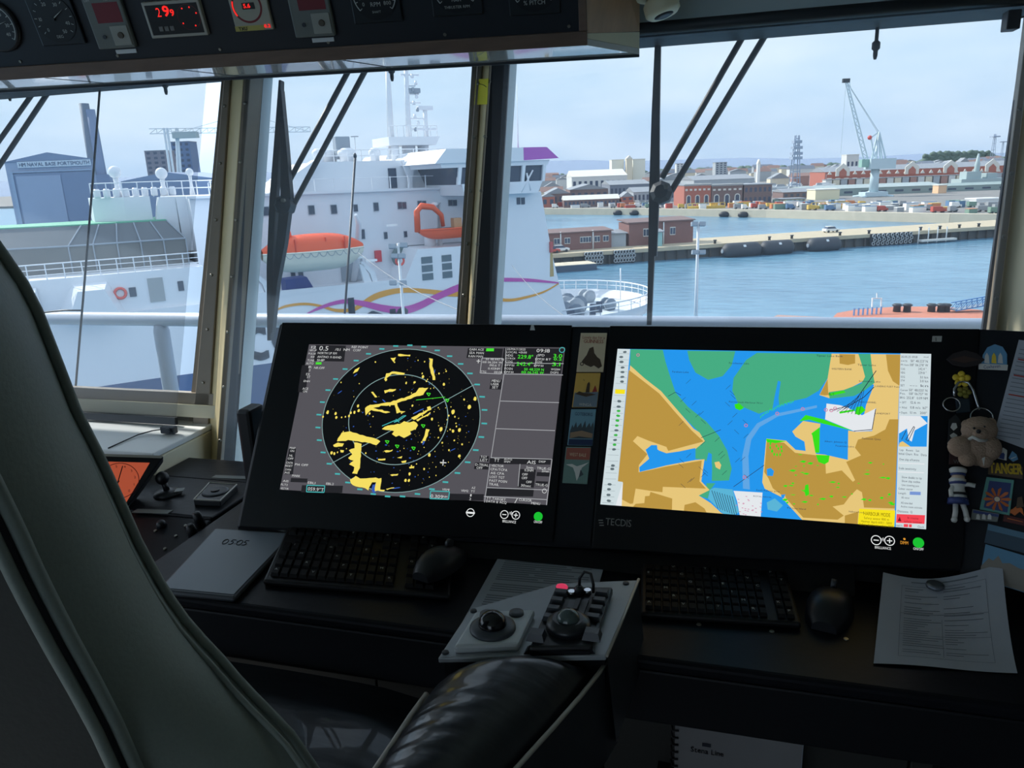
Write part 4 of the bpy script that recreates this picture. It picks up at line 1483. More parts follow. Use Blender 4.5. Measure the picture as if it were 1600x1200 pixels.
# small houses filling the town
hm = [mat('house_pale', (206, 206, 204), 0.7), mat('house_brick', (168, 128, 118), 0.7), mat('house_grey', (166, 172, 178), 0.7), mat('house_cream', (214, 204, 184), 0.7)]
rm = [M_roofg, mat('roof_tile', (150, 120, 112), 0.7), mat('roof_slate', (120, 126, 138), 0.7)]
placed = []
i = -1
for _try in range(900):
    u = 800 + rnd.random() * 760
    D = 800 + rnd.random() ** 1.3 * 480
    if u < 1190 and rnd.random() < .5:
        D = 515 + rnd.random() * 80
    if u > 1200 and rnd.random() < .3:
        D = 600 + rnd.random() * 90
    w = 10 + rnd.random() * 20
    hgt = 5 + rnd.random() * 6 + (D - 500) * .006
    p = gx_(u, D)
    if any((p - q_).length < (w + w_) * .5 + 10 for q_, w_ in placed) or (880 < u < 1015 and D < 700) or (D < 800 and 1310 < u < 1350) or (800 > D > 590 and u < 1200) or (D < 600 and 1060 < u < 1200):
        continue
    placed.append((p, w))
    i += 1
    if i > 115:
        break
    t = thing('town_house', 'small %s house with %s roof in the distant town' % (('pale', 'brick', 'grey', 'cream')[i % 4], ('light grey', 'brown tiled', 'slate')[i % 3]), 'building', p, 'small houses of the distant town')
    b = MB()
    e = HX * w * .5
    k = HY * 9
    a = [p - e, p + e, p + e + k, p - e + k]
    b.prism(a, Z * hgt)
    part('walls', b, hm[i % 4], t)
    b = MB()
    gable(b, a[0], a[1], k, GZ + hgt, 2 + rnd.random() * 2.5, i % 3 > 0)
    part('roof', b, rm[i % 3], t)

# named buildings, left to right
def tower(lab, u0, u1, v, D, wall, rows, cols, group=None, name='tower_block'):
    return building(name, lab, u0, u1, v, D, (u1 - u0) * D / FPX, wall, M_roofg, 0, True, cols, group, M_winb, 'building', rows, .5)

# naval base hall on the left
D = 330
t = thing('shed_hall', 'big blue grey shed with white sign HM NAVAL BASE PORTSMOUTH', 'building', gx_(70, D))
b = MB()
A, Cc, w, zz = blk(b, 8, 147, 251, D, 24, ray_dir=True)
part('walls', b, M_blueb, t)
b = MB(); gable(b, A, Cc, w, zz, 3.4, False, .6)
part('roof', b, M_blueb2, t)
e = (Cc - A).normalized()
kf = -w.normalized()
L = (Cc - A).length
def hp(x, z, off=0.3):
    return V((A.x, A.y, z)) + e * x + kf * off
x0, x1 = L * .07, L * .965
part('door_opening', MB().prism([hp(x0, GZ), hp(x1, GZ), hp(x1, zz - 5), hp(x0, zz - 5)], kf * .2), M_blueb2, t)
part('door_leaf', MB().prism([hp(x0 + 1, GZ), hp(L * .60, GZ), hp(L * .60, zz - 6.0), hp(x0 + 1, zz - 6.0)], kf * .5), M_blueb, t)
part('door_frame', MB().prism([hp(x0 - 1.5, GZ), hp(x0, GZ), hp(x0, zz - 4.6), hp(x1, zz - 4.6), hp(x1, zz - 4.0), hp(x0 - 1.5, zz - 4.0)], kf * .6), mat('hall_trim', (150, 168, 192), 0.5), t)
sg = part('sign_board', MB().prism([hp(L * .14, zz - 2.6), hp(L * .97, zz - 2.6), hp(L * .97, zz - 0.1), hp(L * .14, zz - 0.1)], kf * .5), mat('sign_pale', (196, 208, 220), 0.5), t)
tx = MB(); text(tx, 'HM NAVAL BASE PORTSMOUTH', hp(L * .16, zz - 2.1, .95), e, Z, 1.5, 'l', L * .79, 0.05)
part('lettering', tx, M_blueb2, sg, fix=False)

# chimney
D = 380
for (u0, v0, u1, lab) in ((141, 164, 150, 'tall grey chimney rising behind the blue shed'),):
    p = gx_(148, D)
    t = thing('chimney_stack', lab, 'chimney', p)
    top = zt(146, 164, D)
    part('shaft', MB().lathe(p, Z, [(3.4, 0), (2.2, top - GZ), (1.9, top - GZ)], 16), mat('chimney_grey', (112, 124, 140), 0.7), t)
    part('flue', MB().lathe(p + HX * 2.4, Z, [(3.0, 0), (2.2, top - GZ - 2.8)], 14), M_blueb2, t)
    part('annex', MB().obox(p + HX * 5 + Z * 13, HX * 3.4, HY * 4, Z * 13), M_blueb2, t)

# grey blue shed roof behind the radomes
building('long_shed', 'low blue roofed shed behind the ferry radomes', 185, 330, 281, 310, 40, M_blueb2, M_blueb2, 3.0, False)
tower('brick fronted tower block left of the white crane legs', 229, 262, 236, 700, mat('tower_brown', (126, 120, 130), 0.7), 12, 3)
tower('slate blue tower block behind the white crane legs', 272, 301, 222, 760, mat('tower_slate', (96, 116, 150), 0.7), 12, 3)
# hammerhead crane
D = 520
t = thing('hammerhead_crane', 'pale horizontal crane beam on splayed white legs', 'crane', gx_(272, D))
def P(u, v, D=D):
    return at(u, v, D)
def beam(mb, a, c, h, n=10, r=.25):
    for k in (0, 1):
        mb.tube([a + Z * h * k, c + Z * h * k], r, 4)
    for i in range(n):
        p, q = a + (c - a) * i / n, a + (c - a) * (i + 1) / n
        mb.tube([p, q + Z * h], r * .6, 4)
        mb.tube([q, q + Z * h], r * .6, 4)
b = MB(); beam(b, P(234, 209), P(485, 206), 3.2, 22, .35)
part('jib', b, M_steelw, t, fix=False)
b = MB()
for u0, u1 in ((256, 268), (261, 274), (275, 274), (277, 281)):
    b.tube([V((P(u1, 290).x, P(u1, 290).y, GZ)), P(u0, 200)], .8, 6)
part('leg', b, M_steelw, t, fix=False)
part('counterweight', MB().obox(P(290, 211), HX * 8, HY * 3, Z * 2), mat('cw_grey', (170, 180, 180), .6), t)
b = MB(); b.tube([P(262, 205), P(285, 205), P(382, 178), P(485, 206)], .25, 4)
part('tie', b, M_steelw, t, fix=False)

# sheds along the far quay
building('long_roof_hall', 'long pale roofed hall with bright ridge in the town', 893, 980, 275, 620, 60, hm[0], M_roofw, 5, True, 10)
building('silo_block', 'pair of cream silo blocks, left part', 956, 975, 250, 760, 20, mat('silo_cream', (226, 224, 212), .6), M_roofw)
building('silo_block', 'cream silo block, right part beside the ornate tower', 989, 1008, 249, 760, 20, MATS['silo_cream'], M_roofw)
building('silo_tower', 'slim stepped tower between the cream silo blocks', 979, 988, 248, 750, 10, MATS['house_cream'], M_roofw, 3, False)
tower('pale high rise half hidden by the wiper arm', 1057, 1068, 256, 900, hm[0], 10, 2)
tower('pale high rise alone on the skyline right of the wiper arm', 1118, 1136, 254, 900, hm[2], 10, 3)
building('church_spire', 'white slim spire above the town roofs', 1184, 1188, 256, 700, 4, M_white, M_roofw, 4, False, cat='tower')
building('gabled_shed', 'grey shed with twin gables left on the far quay', 852, 890, 303, 440, 30, M_brickd, M_roofg, 3.2, False, 4)
building('gabled_shed', 'wide grey shed behind the long low shed', 890, 950, 296, 470, 40, M_brickd, M_roofg, 3.0, False, 6)
building('gabled_shed', 'broad dark roofed shed left of the wiper', 953, 1016, 288, 500, 50, mat('shed_slate', (120, 126, 140), .6), M_roofg, 2.5, True, 10)
building('brick_hut', 'small red brick house beside the ferry bridge wing', 845, 866, 308, 425, 14, M_brick, M_roofg, 2.0, False, 2)
building('low_shed', 'long low shed with pale roof and red gable end', 880, 968, 312, 412, 16, M_brickd, M_roofw, 2.2, True, 14)
building('brick_hut', 'red brick gabled house at the end of the low shed', 971, 990, 308, 411, 14, M_brick, M_roofg, 2.6, False, 2, wrows=2)
building('gabled_shed', 'pale hipped shed just right of the red gabled house', 990, 1022, 300, 430, 30, hm[2], M_roofg, 2.4, True, 5)
building('grey_shed', 'grey shed right behind the wiper hub', 1030, 1072, 295, 440, 30, hm[2], M_roofg, 2.0, True, 5)

def arched(lab, u0, u1, v, D, wall, n):
    t = building('boathouse', lab, u0, u1, v, D, 25, wall, M_roofg, 0)
    a, c = gx_(u0, D), gx_(u1, D)
    e = (c - a); L = e.length; e.normalize()
    k = -V((-e.y, e.x, 0)) * .25
    top = zt((u0 + u1) / 2, v, D)
    H_ = top - GZ
    for i in range(n):
        x = L * (i + .5) / n
        r = L / n * .27
        z1 = GZ + H_ * .45
        arch = [a + e * (x - r) + Z * H_ * .08, a + e * (x + r) + Z * H_ * .08] + [V((a.x, a.y, z1)) + e * (x + r * math.cos(q)) + Z * r * math.sin(q) for q in [math.pi * j / 8 for j in range(9)]]
        fr = part('arch_surround', MB().prism(arch, k), M_roofw, t)
        r2 = r * .65
        arch = [a + e * (x - r2) + Z * H_ * .08, a + e * (x + r2) + Z * H_ * .08] + [V((a.x, a.y, z1)) + e * (x + r2 * math.cos(q)) + Z * r2 * math.sin(q) for q in [math.pi * j / 8 for j in range(9)]]
        part('arch_opening', MB().prism([p + k for p in arch], k * .4), M_winb, fr)
    for i in range(n * 2):
        x = L * (i + .5) / (n * 2)
        q = [V((a.x, a.y, GZ + H_ * .76)) + e * (x + dx) + Z * dz for dx, dz in ((-L / n * .13, 0), (L / n * .13, 0), (L / n * .13, H_ * .09), (-L / n * .13, H_ * .09))]
        part('window', MB().prism(q, k), M_roofw, t)
    part('parapet', MB().prism([V((p.x, p.y, top - .1)) + q for p, q in ((a, k), (c, k), (c, -k), (a, -k))], Z * 1.0), M_roofw, t)
arched('sunlit red boathouse front with three round arches', 1070, 1112, 290, 372, M_brick, 3)
arched('shaded boathouse wing in darker brick with three round arches', 1113, 1162, 290, 372, M_brickd, 3)  # shade on this face is put in as a darker brick colour
building('low_shed', 'dark brick wing right of the arched boathouse', 1164, 1208, 289, 372, 26, M_brickd, M_roofg, 0, True, 6, wrows=2)
building('grey_shed', 'grey roofs behind the arched boathouse', 1085, 1180, 280, 480, 40, hm[2], M_roofg, 2.5, True, 8)

# long red warehouse on the right
t = building('red_warehouse', 'long red brick warehouse with white gables and grey roof', 1290, 1660, 262, 560, 30, M_brick, M_roofg, 3.4, True)
D = 558
for i in range(26):
    u = 1297 + 13.2 * i
    if u > 1640:
        break
    for r, hh, tri in ((0, 273, 1), (1, 281, 0)):
        c = gx_(u, D); z = zt(u, hh - 0.012 * (u - 1290) * 1.4, D)
        w_ = 1.6
        q = [V((c.x, c.y, z)) - HX * w_, V((c.x, c.y, z)) + HX * w_] + ([V((c.x, c.y, z + 2.4))] if tri else [V((c.x, c.y, z + 1.2)) + HX * w_, V((c.x, c.y, z + 1.2)) - HX * w_])
        part('window', MB().prism(q, -HY * .5), M_roofw, t)
for u in (1317, 1425, 1485, 1550):
    c = gx_(u, 557)
    z1, z0 = zt(u, 258 - (u - 1290) * .03, 557), zt(u, 276 - (u - 1290) * .03, 557)
    q = [V((c.x, c.y, z0)) - HX * 5, V((c.x, c.y, z0)) + HX * 5, V((c.x, c.y, z1 - 3)) + HX * 5, V((c.x, c.y, z1 + 1)), V((c.x, c.y, z1 - 3)) - HX * 5]
    g = part('gable_front', MB().prism(q, -HY * .8), M_roofw, t)
    q = [V((c.x, c.y, z0)) - HX * 2.6 - HY, V((c.x, c.y, z0)) + HX * 2.6 - HY, V((c.x, c.y, z1 - 5)) + HX * 2.6 - HY, V((c.x, c.y, z1 - 2.5)) - HY, V((c.x, c.y, z1 - 5)) - HX * 2.6 - HY]
    part('gable_arch', MB().prism(q, -HY * .2), M_brick, g)
for i in range(30):
    u = 1294 + 12 * i
    c = gx_(u, 540)
    b = MB(); b.obox(c + Z * 3.2, HX * 2.2, HY * 3, Z * 3.2)
    o = solo('pale_cabin', b, hm[(i * 3) % 4], 'small pale cabin in front of the red warehouse', 'cabin', 'cabins in front of the red warehouse')
    part('cabin_roof', MB().obox(c + Z * 6.6, HX * 2.5, HY * 3.2, Z * .25), M_roofg, o)
building('silo_block', 'white tank pair behind the jib crane', 1322, 1341, 242, 720, 12, hm[0], M_roofw, 0, True, 3)
# long grey-green sheds in front of the warehouse
building('dock_shed', 'long grey green dock shed beneath the jib crane', 1262, 1475, 293, 430, 30, M_shed, mat('roof_greygreen', (160, 172, 172), .6), 1.6, True, 8, wh=.3)
building('dock_shed', 'grey shed at the right with orange patch', 1478, 1640, 288, 432, 30, M_shed, M_shed, 1.0, True, 6, wh=.3)
building('shed_wall', 'cream rectangular building left of the jib crane base', 1277, 1315, 297, 395, 12, mat('wall_cream', (228, 220, 188), .7), M_roofw)
building('shed_wall', 'pale sand coloured workshop at the left of the dock sheds', 1222, 1262, 312, 385, 10, mat('wall_sand', (206, 196, 160), .7), M_roofg, 0, True, 6)
building('shed_wall', 'brown roofed workshop behind the sand coloured one', 1226, 1282, 300, 420, 18, M_brickd, M_roofg, 1.8, True, 6)
building('shed_wall', 'white block with dark red base at the right window post', 1532, 1572, 312, 320, 8, M_white, M_white)
building('shed_wall', 'orange and cream small building on the dock shed roof line', 1470, 1483, 290, 415, 6, mat('wall_apricot', (226, 186, 150), .7), M_roofw)
# grey warship on the right
t = thing('grey_warship', 'hazy grey warship superstructure behind the sheds', 'ship', gx_(1525, 480))
M_war = mat('warship_grey', (164, 180, 182), .5)
b = MB(); blk(b, 1505, 1575, 279, 480, 12); part('hull', b, M_war, t)
b = MB(); blk(b, 1512, 1535, 268, 482, 8); part('bridge', b, M_war, t)
b = MB(); blk(b, 1545, 1560, 270, 482, 8); part('funnel', b, M_war, t)
p = gx_(1527, 485)
part('mast', MB().lathe(p, Z, [(1.8, 0), (1.6, zt(1527, 258, 485) - GZ), (.5, zt(1527, 240, 485) - GZ)], 8), M_war, t)

# radio masts
def lattice(name, lab, u0, u1, vt, D, n, m, plats=()):
    a, c = gx_(u0, D), gx_(u1, D)
    top = zt((u0 + u1) / 2, vt, D)
    mid = (a + c) / 2
    t = thing(name, lab, 'mast', mid)
    h = (c - a).length / 2
    r = h * .13
    for sx in (-1, 1):
        for sy in (-1, 1):
            part('leg', MB().tube([mid + HX * h * sx + HY * h * sy, V((mid.x, mid.y, top)) + (HX * sx + HY * sy) * h * .35], r, 4), m, t)
    for i in range(n):
        z = GZ + (top - GZ) * (i + .5) / n
        k = 1 - .65 * (i + .5) / n
        b = MB()
        q = [V((mid.x, mid.y, z)) + HX * h * sx * k + HY * h * sy * k for sx, sy in ((-1, -1), (1, -1), (1, 1), (-1, 1))]
        b.tube(q, r * .7, 4, True)
        part('brace', b, m, t)
    for v, w in plats:
        z = zt((u0 + u1) / 2, v, D)
        part('platform', MB().obox(V((mid.x, mid.y, z)), HX * w, HY * w, Z * h * .3), m, t)
    return t
M_mast = mat('mast_grey', (150, 164, 184), .6)
lattice('radio_mast', 'grey lattice radio mast left of the jib crane', 1236, 1250, 212, 480, 9, M_mast, ((222, 2.4), (231, 2.8), (240, 3.0), (247, 3.0)))
lattice('radio_mast', 'faint distant mast with round head at the right', 1546, 1552, 210, 900, 6, M_mast, ((214, 4.0),))
lattice('radio_mast', 'faint thinner distant mast near the right post', 1561, 1565, 221, 900, 6, M_mast, ((222, 3.0),))

# jib crane
D = 405
t = thing('jib_crane', 'tall pale dockside crane with raised lattice jib', 'crane', gx_(1367, D))
p = gx_(1368, D)
zc1, zc0 = zt(1368, 262, D), zt(1368, 300, D)
part('column', MB().lathe(V((p.x, p.y, zc0)), Z, [(2.3, 0), (2.1, zc1 - zc0)], 14), M_steel, t)
b = MB()
for sx in (-1, 1):
    for sy in (-1, 1):
        b.tube([V((p.x, p.y, GZ)) + HX * 8 * sx + HY * 6 * sy, V((p.x, p.y, zc0 - 2)) + HX * 5 * sx + HY * 3 * sy, V((p.x, p.y, zc0)) + HX * 2 * sx], .8, 6)
part('portal_leg', b, M_steel, t, fix=False)
part('portal_beam', MB().obox(V((p.x, p.y, zc0 - 1.2)), HX * 6, HY * 4, Z * 1.2), M_steel, t)
part('machine_house', MB().obox(V((p.x, p.y, zt(1368, 256, D))) + HX * 2.2, HX * 6.6, HY * 4, Z * 2.6), M_steel, t)
part('cab', MB().obox(V((p.x, p.y, zt(1355, 255, D))) - HX * 6, HX * 2.2, HY * 2, Z * 2.0), mat('cab_green', (140, 178, 168), .5), t)
b = MB()
apex = at(1373, 206, D)
for u, v in ((1364, 249), (1372, 249), (1381, 248)):
    for s in (-1, 1):
        b.tube([at(u, v, D) + HY * 2 * s, apex + HY * .6 * s], .45, 5)
b.tube([at(1361, 215, D), apex], .35, 5)
b.tube([at(1361, 215, D), at(1366, 249, D)], .4, 5)
part('a_frame', b, M_steel, t, fix=False)
b = MB()
j0, j1 = at(1353, 250, D), at(1322, 126, D)
side = HX * .95
for s in (-1, 1):
    b.tube([j0 + side * 1.2 * s, (j0 + j1) / 2 + side * s, j1 + side * .5 * s], .42, 4)
for i in range(22):
    k0, k1 = i / 22, (i + 1) / 22
    s = 1 if i % 2 else -1
    w0, w1 = 1.2 - .7 * k0, 1.2 - .7 * k1
    b.tube([j0 + (j1 - j0) * k0 + side * s * w0, j0 + (j1 - j0) * k1 - side * s * w1], .26, 4)
part('lattice_jib', b, M_steel, t, fix=False)
part('jib_head', MB().obox(j1, HX * 1.8, HY * .8, Z * 1.0), M_dark, t)
part('stay', MB().tube([j1, apex], .22, 4), M_steel, t)
part('stay', MB().tube([j1 + HX * 1.5, at(1330, 140, D), apex - Z * 1], .16, 4), M_steel, t)
part('hoist_rope', MB().tube([j1, V((j1.x, j1.y, zt(1316, 240, D)))], .1, 4), M_steel, t)
part('red_beacon', MB().ball(at(1359, 215, D), 1.2, 8), mat('beacon_red', (206, 90, 84), .5), t)

# clutter on the far quay: vehicles and containers
ccol = [mat('crate_%s' % n, c, .6) for n, c in (('red', (184, 84, 74)), ('blue', (96, 128, 164)), ('yellow', (214, 180, 90)), ('white', (232, 232, 228)), ('orange', (206, 134, 92)), ('grey', (150, 154, 158)), ('green', (120, 148, 134)))]
cname = ['red', 'blue', 'yellow', 'white', 'orange', 'grey', 'green']
def shore_y(x):
    for (x0, y0), (x1, y1) in zip(shore[:-1], shore[1:]):
        if x0 <= x <= x1:
            return y0 + (y1 - y0) * (x - x0) / (x1 - x0)
    return 300
parked_ = []
for i in range(330):
    x = -95 + rnd.random() * 185
    if i % 3 == 0:
        x = 10 + rnd.random() * 90
    y = shore_y(x) + 6 + rnd.random() ** 1.6 * 55
    k = rnd.choice((0, 1, 2, 3, 3, 3, 4, 5, 5, 6))
    l, h = 1.1 + rnd.random() * 1.5, .7 + rnd.random() * .6
    c = V((x, y, GZ))
    if taken(c, 3.2) or any((c - q_).length < 4.6 for q_ in parked_):
        continue
    parked_.append(c)
    if i % 2:
        b = MB().obox(c + Z * h, HX * l, HY * 1.3, Z * h)
        o = solo('shipping_crate', b, ccol[k], 'small %s container on the far quay' % cname[k], 'container', 'containers on the far quay')
        part('crate_lid', MB().obox(c + Z * (2 * h + .06), HX * l * 1.03, HY * 1.35, Z * .06), ccol[(k + 5) % 7], o)
    else:
        t = thing('parked_van', 'tiny %s vehicle parked on the far quay' % cname[k], 'vehicle', c, 'vehicles on the far quay')
        part('body', MB().prism([c + HX * dx + Z * dz for dx, dz in ((-l, .4), (l, .4), (l, 1.2), (l * .6, 1.3), (l * .4, 2.1), (-l, 2.2))], HY * 1.8), ccol[k], t)
        part('wheel', MB().lathe(c + HX * l * .6 + Z * .4, HY, [(.4, 0), (.4, 1.8)], 10), M_dark, t)
        part('wheel', MB().lathe(c - HX * l * .6 + Z * .4, HY, [(.4, 0), (.4, 1.8)], 10), M_dark, t)
# white workboats and yachts laid up behind the quay
boats_ = []
for i in range(60):
    u = 1190 + rnd.random() * 105 if i < 42 else 1020 + rnd.random() * 70
    D = 452 + rnd.random() * 75 if i < 42 else 520 + rnd.random() * 30
    c = gx_(u, D) + Z * (.5 + rnd.random() * 3)
    l = 3 + rnd.random() * 3
    if taken(V((c.x, c.y, GZ)), 7) or any((V((c.x, c.y, 0)) - q_).length < 10 for q_ in boats_):
        continue
    boats_.append(V((c.x, c.y, 0)))
    t = thing('laid_up_boat', 'small white boat %s laid up behind the far quay' % ('with a mast' if i % 2 else 'with a grey cabin and no mast'), 'boat', V((c.x, c.y, GZ)), 'white boats laid up behind the far quay')
    part('cradle', MB().obox(V((c.x, c.y, (GZ + c.z) / 2 + .3)), HX * l * .5, HY * 1, Z * ((c.z - GZ) / 2 + .3)), M_shipgrey, t)
    part('hull', MB().prism([c + HX * dx * l + Z * dz for dx, dz in ((-1, 1.6), (-.85, .2), (.7, .2), (1.15, 1.9))], HY * 2.4), M_white, t)
    part('cabin', MB().prism([c + HX * dx * l + Z * dz + HY * .4 for dx, dz in ((-.6, 1.6), (.45, 1.7), (.25, 3.0), (-.5, 3.0))], HY * 1.6), M_white if i % 2 else hm[2], t)
    if i % 2:
        part('mast', MB().tube([c + HY * 1.2 + Z * 1.5, c + HY * 1.2 + Z * (8 + rnd.random() * 4)], .12, 4), M_steelw, t)
# yellow barrier and brow structures
for u0, u1, c_, lab in ((1076, 1135, 2, 'long yellow barge barrier at the boathouse steps'), (1272, 1330, 2, 'long yellow pontoon at the dock entrance')):
    a = gx_(u0, 352 if u0 < 1200 else 318); c = gx_(u1, 350 if u0 < 1200 else 316)
    t = thing('yellow_barrier', lab, 'barrier', (a + c) / 2)
    w = V((0, 3, 0))
    part('deck', MB().prism([a, c, c + w, a + w], Z * 1.2), ccol[2], t)
    for i in range(9):
        p = a + (c - a) * i / 8
        part('post', MB().tube([p, p + Z * 2.6], .2, 5), ccol[2], t)
    part('top_rail', MB().tube([a + Z * 2.6, c + Z * 2.6], .15, 5), ccol[2], t)
# tyre fenders along the quay wall
for u in (958, 985, 1132, 1162):
    x = hit(u, 336, V((0, 0, WZ + 1)), Z).x
    p = V((x, shore_y(x) - 1.2, WZ + 1.0))
    o = solo('quay_fender', MB().ball(p, 2.0, 10, (1.3, .7, .75)), M_gasket, 'black rounded fender floating at the far quay wall', 'fender', 'fenders at the far quay wall')
    part('fender_strap', MB().tube([p + V((1.4 * math.cos(q), 1.44 * math.sin(q) * .7, 1.52 * .3)) for q in [k * math.pi / 6 for k in range(12)]], .12, 4, True), M_gasket, o)

# ------------------------------------------------------------------ the jetty in the middle of the harbour
JA, JB = V((-75, 159.5, 0)), V((160, 295, 0))
JD = (JB - JA).normalized()
JN = V((-JD.y, JD.x, 0))
JZ = -17.2
def jp(x, o, z):
    p = JA + JD * x + JN * o
    return V((p.x, p.y, z))
def jx(u, v=385):
    """distance along the jetty's front edge for an image column"""
    d = ray(u, v)
    n = JN
    p = EYE + d * ((JA - EYE).dot(n) / d.dot(n))
    return (p - JA).dot(JD)
jt = struct('floor_jetty', MB().prism([jp(0, 0, JZ - .9), jp(262, 0, JZ - .9), jp(262, 17, JZ - .9), jp(0, 17, JZ - .9)], Z * .9), M_conc, 'long concrete jetty across the water')
part('jetty_wall', MB().prism([jp(0, 1.2, WZ - 1), jp(262, 1.2, WZ - 1), jp(262, 16, WZ - 1), jp(0, 16, WZ - 1)], Z * (JZ - WZ)), mat('jetty_dark', (92, 92, 92), .8, var=.2, scale=.5), jt)
for i in range(86):
    x = 3 + i * 3
    part('pile', MB().lathe(jp(x, .6, WZ - 1), Z, [(.3, 0), (.3, JZ - WZ + .3)], 6), mat('pile_dark', (74, 70, 68), .8), jt)
def jbuild(lab, u0, u1, h, o0, o1, wall, roof, wins, name='jetty_hut'):
    x0, x1 = jx(u0), jx(u1)
    t = thing(name, lab, 'building', jp((x0 + x1) / 2, o0, JZ))
    part('walls', MB().prism([jp(x0, o0, JZ), jp(x1, o0, JZ), jp(x1, o1, JZ), jp(x0, o1, JZ)], Z * h), wall, t)
    part('roof', MB().prism([jp(x0 - .4, o0 - .4, JZ + h), jp(x1 + .4, o0 - .4, JZ + h), jp(x1 + .4, o1 + .4, JZ + h + .5), jp(x0 - .4, o1 + .4, JZ + h + .5)], Z * .25), roof, t)
    for u in wins:
        x = jx(u)
        fr = part('window', MB().prism([jp(x - .75, o0 - .08, JZ + h * .38), jp(x + .75, o0 - .08, JZ + h * .38), jp(x + .75, o0 - .08, JZ + h * .74), jp(x - .75, o0 - .08, JZ + h * .74)], JN * .1), M_roofw, t)
        for s in (-.37, .37):
            part('pane', MB().prism([jp(x + s - .3, o0 - .12, JZ + h * .42), jp(x + s + .3, o0 - .12, JZ + h * .42), jp(x + s + .3, o0 - .12, JZ + h * .70), jp(x + s - .3, o0 - .12, JZ + h * .70)], JN * .06), M_winb, fr)
    return t
M_jb = mat('jetty_brick', (132, 96, 92), .8, var=.2, scale=1.5)
jbuild('long brown brick hut with white windows on the jetty', 850, 972, 4.2, 7, 13, M_jb, M_brickd, (865, 884, 901, 926, 935, 949, 963))
jbuild('low grey shelter between the two brick huts', 974, 998, 3.2, 8, 13, hm[2], M_roofg, ())
jbuild('taller brown brick hut with white pipe on the jetty', 1003, 1106, 5.6, 8, 15, M_jb, M_brickd, (1030, 1073))
for k_, u in enumerate((1058, 942, 890)):
    p = jp(jx(u), 6.8 if u != 1058 else 7.8, JZ)
    solo('drain_pipe', MB().tube([p, p + Z * (5.5 if u == 1058 else 4.6)], .18, 6), M_white, ('white pipe on the taller brick hut', 'white pipe near the middle of the long brick hut', 'white pipe left on the long brick hut')[k_], 'pipe', 'pipes on the brick huts')
building_j = jbuild('small turquoise glazed kiosk on the jetty', 1031, 1043, 3.4, 3, 5, mat('kiosk_teal', (150, 190, 190), .4), M_roofg, (), 'kiosk')
def car(lab, u, o, col, L=4.4):
    x = jx(u)
    t = thing('parked_car', lab, 'car', jp(x, o, JZ))
    part('body', MB().prism([jp(x - L / 2, o, JZ + .35), jp(x + L / 2, o, JZ + .35), jp(x + L / 2, o, JZ + .9), jp(x + L * .3, o, JZ + 1.0), jp(x - L / 2, o, JZ + 1.05)], JN * 1.8), col, t, .12)
    part('cabin', MB().prism([jp(x - L * .42, o + .1, JZ + 1.0), jp(x + L * .28, o + .1, JZ + 1.0), jp(x + L * .12, o + .1, JZ + 1.6), jp(x - L * .32, o + .1, JZ + 1.6)], JN * 1.6), M_winb, t, .08)
    part('car_roof', MB().prism([jp(x - L * .33, o + .12, JZ + 1.58), jp(x + L * .13, o + .12, JZ + 1.58), jp(x + L * .11, o + .12, JZ + 1.66), jp(x - L * .31, o + .12, JZ + 1.66)], JN * 1.56), col, t)
    for s in (-.3, .3):
        for oo in (-.02, 1.62):
            part('wheel', MB().lathe(jp(x + L * s, o + oo, JZ + .35), JN, [(.34, 0), (.34, .2)], 12), M_dark, t)
car('white car parked before the long brick hut', 884, 3.5, M_white)
car('red car parked at the left end of the jetty', 866, 2.0, ccol[0])
car('white car standing alone on the open jetty', 1338, 10, M_white)
# big dark pneumatic fenders
for u0, u1, lab in ((1122, 1181, 'big dark cylinder fender at the jetty, left of three'), (1181, 1231, 'big dark cylinder fender at the jetty, middle of three'), (1254, 1303, 'big dark cylinder fender at the jetty, right of three')):
    x0, x1 = jx(u0), jx(u1)
    L = x1 - x0
    r = 1.9
    c = jp(x0, -2.2, WZ + 1.5)
    t = thing('jetty_fender', lab, 'fender', jp((x0 + x1) / 2, -2.2, WZ), 'pneumatic fenders along the jetty')
    part('body', MB().lathe(c, JD, [(.3, 0), (r * .6, L * .03), (r * .92, L * .1), (r, L * .18), (r, L * .82), (r * .92, L * .9), (r * .6, L * .97), (.3, L)], 18), mat('fender_dark', (58, 62, 70), .6, var=.15), t)
    for k in (0, L):
        part('end_ring', MB().lathe(c + JD * (k - .15), JD, [(.5, 0), (.5, .3)], 10), M_shipgrey, t)
    part('painted_mark', MB().obox(c + JD * L * .5 - JN * r * .78 + Z * r * .62, JD * .35, (JN * .6 + Z * .8) * .3, (JN * -.8 + Z * .6) * .03), M_white, t)
# tyre walls
def tyres(lab, u0, u1, n, rows, z0):
    t = thing('tyre_rack', lab, 'tyres', jp((jx(u0) + jx(u1)) / 2, -.6, WZ))
    x0, x1 = jx(u0), jx(u1)
    part('backing', MB().prism([jp(x0, -.3, WZ - .5), jp(x1, -.3, WZ - .5), jp(x1, -.3, JZ), jp(x0, -.3, JZ)], JN * .4), M_gasket, t)
    for r in range(rows):
        for i in range(n):
            c = jp(x0 + (x1 - x0) * (i + .5 + .25 * (r % 2)) / n, -.65, z0 + r * 1.0)
            part('tyre', MB().tube([c + JD * .42 * math.cos(a) + Z * .42 * math.sin(a) for a in [k * math.pi / 5 for k in range(10)]], .13, 4, True), mat('tyre_pale', (176, 178, 178), .7), t)
tyres('rack of pale rimmed tyres on the jetty front, left cluster', 912, 940, 6, 3, WZ + .8)
tyres('rack of pale rimmed tyres on the jetty front, second cluster', 958, 990, 7, 3, WZ + .8)
tyres('rack of pale rimmed tyres on the jetty front, right cluster', 1358, 1422, 9, 3, WZ + .7)
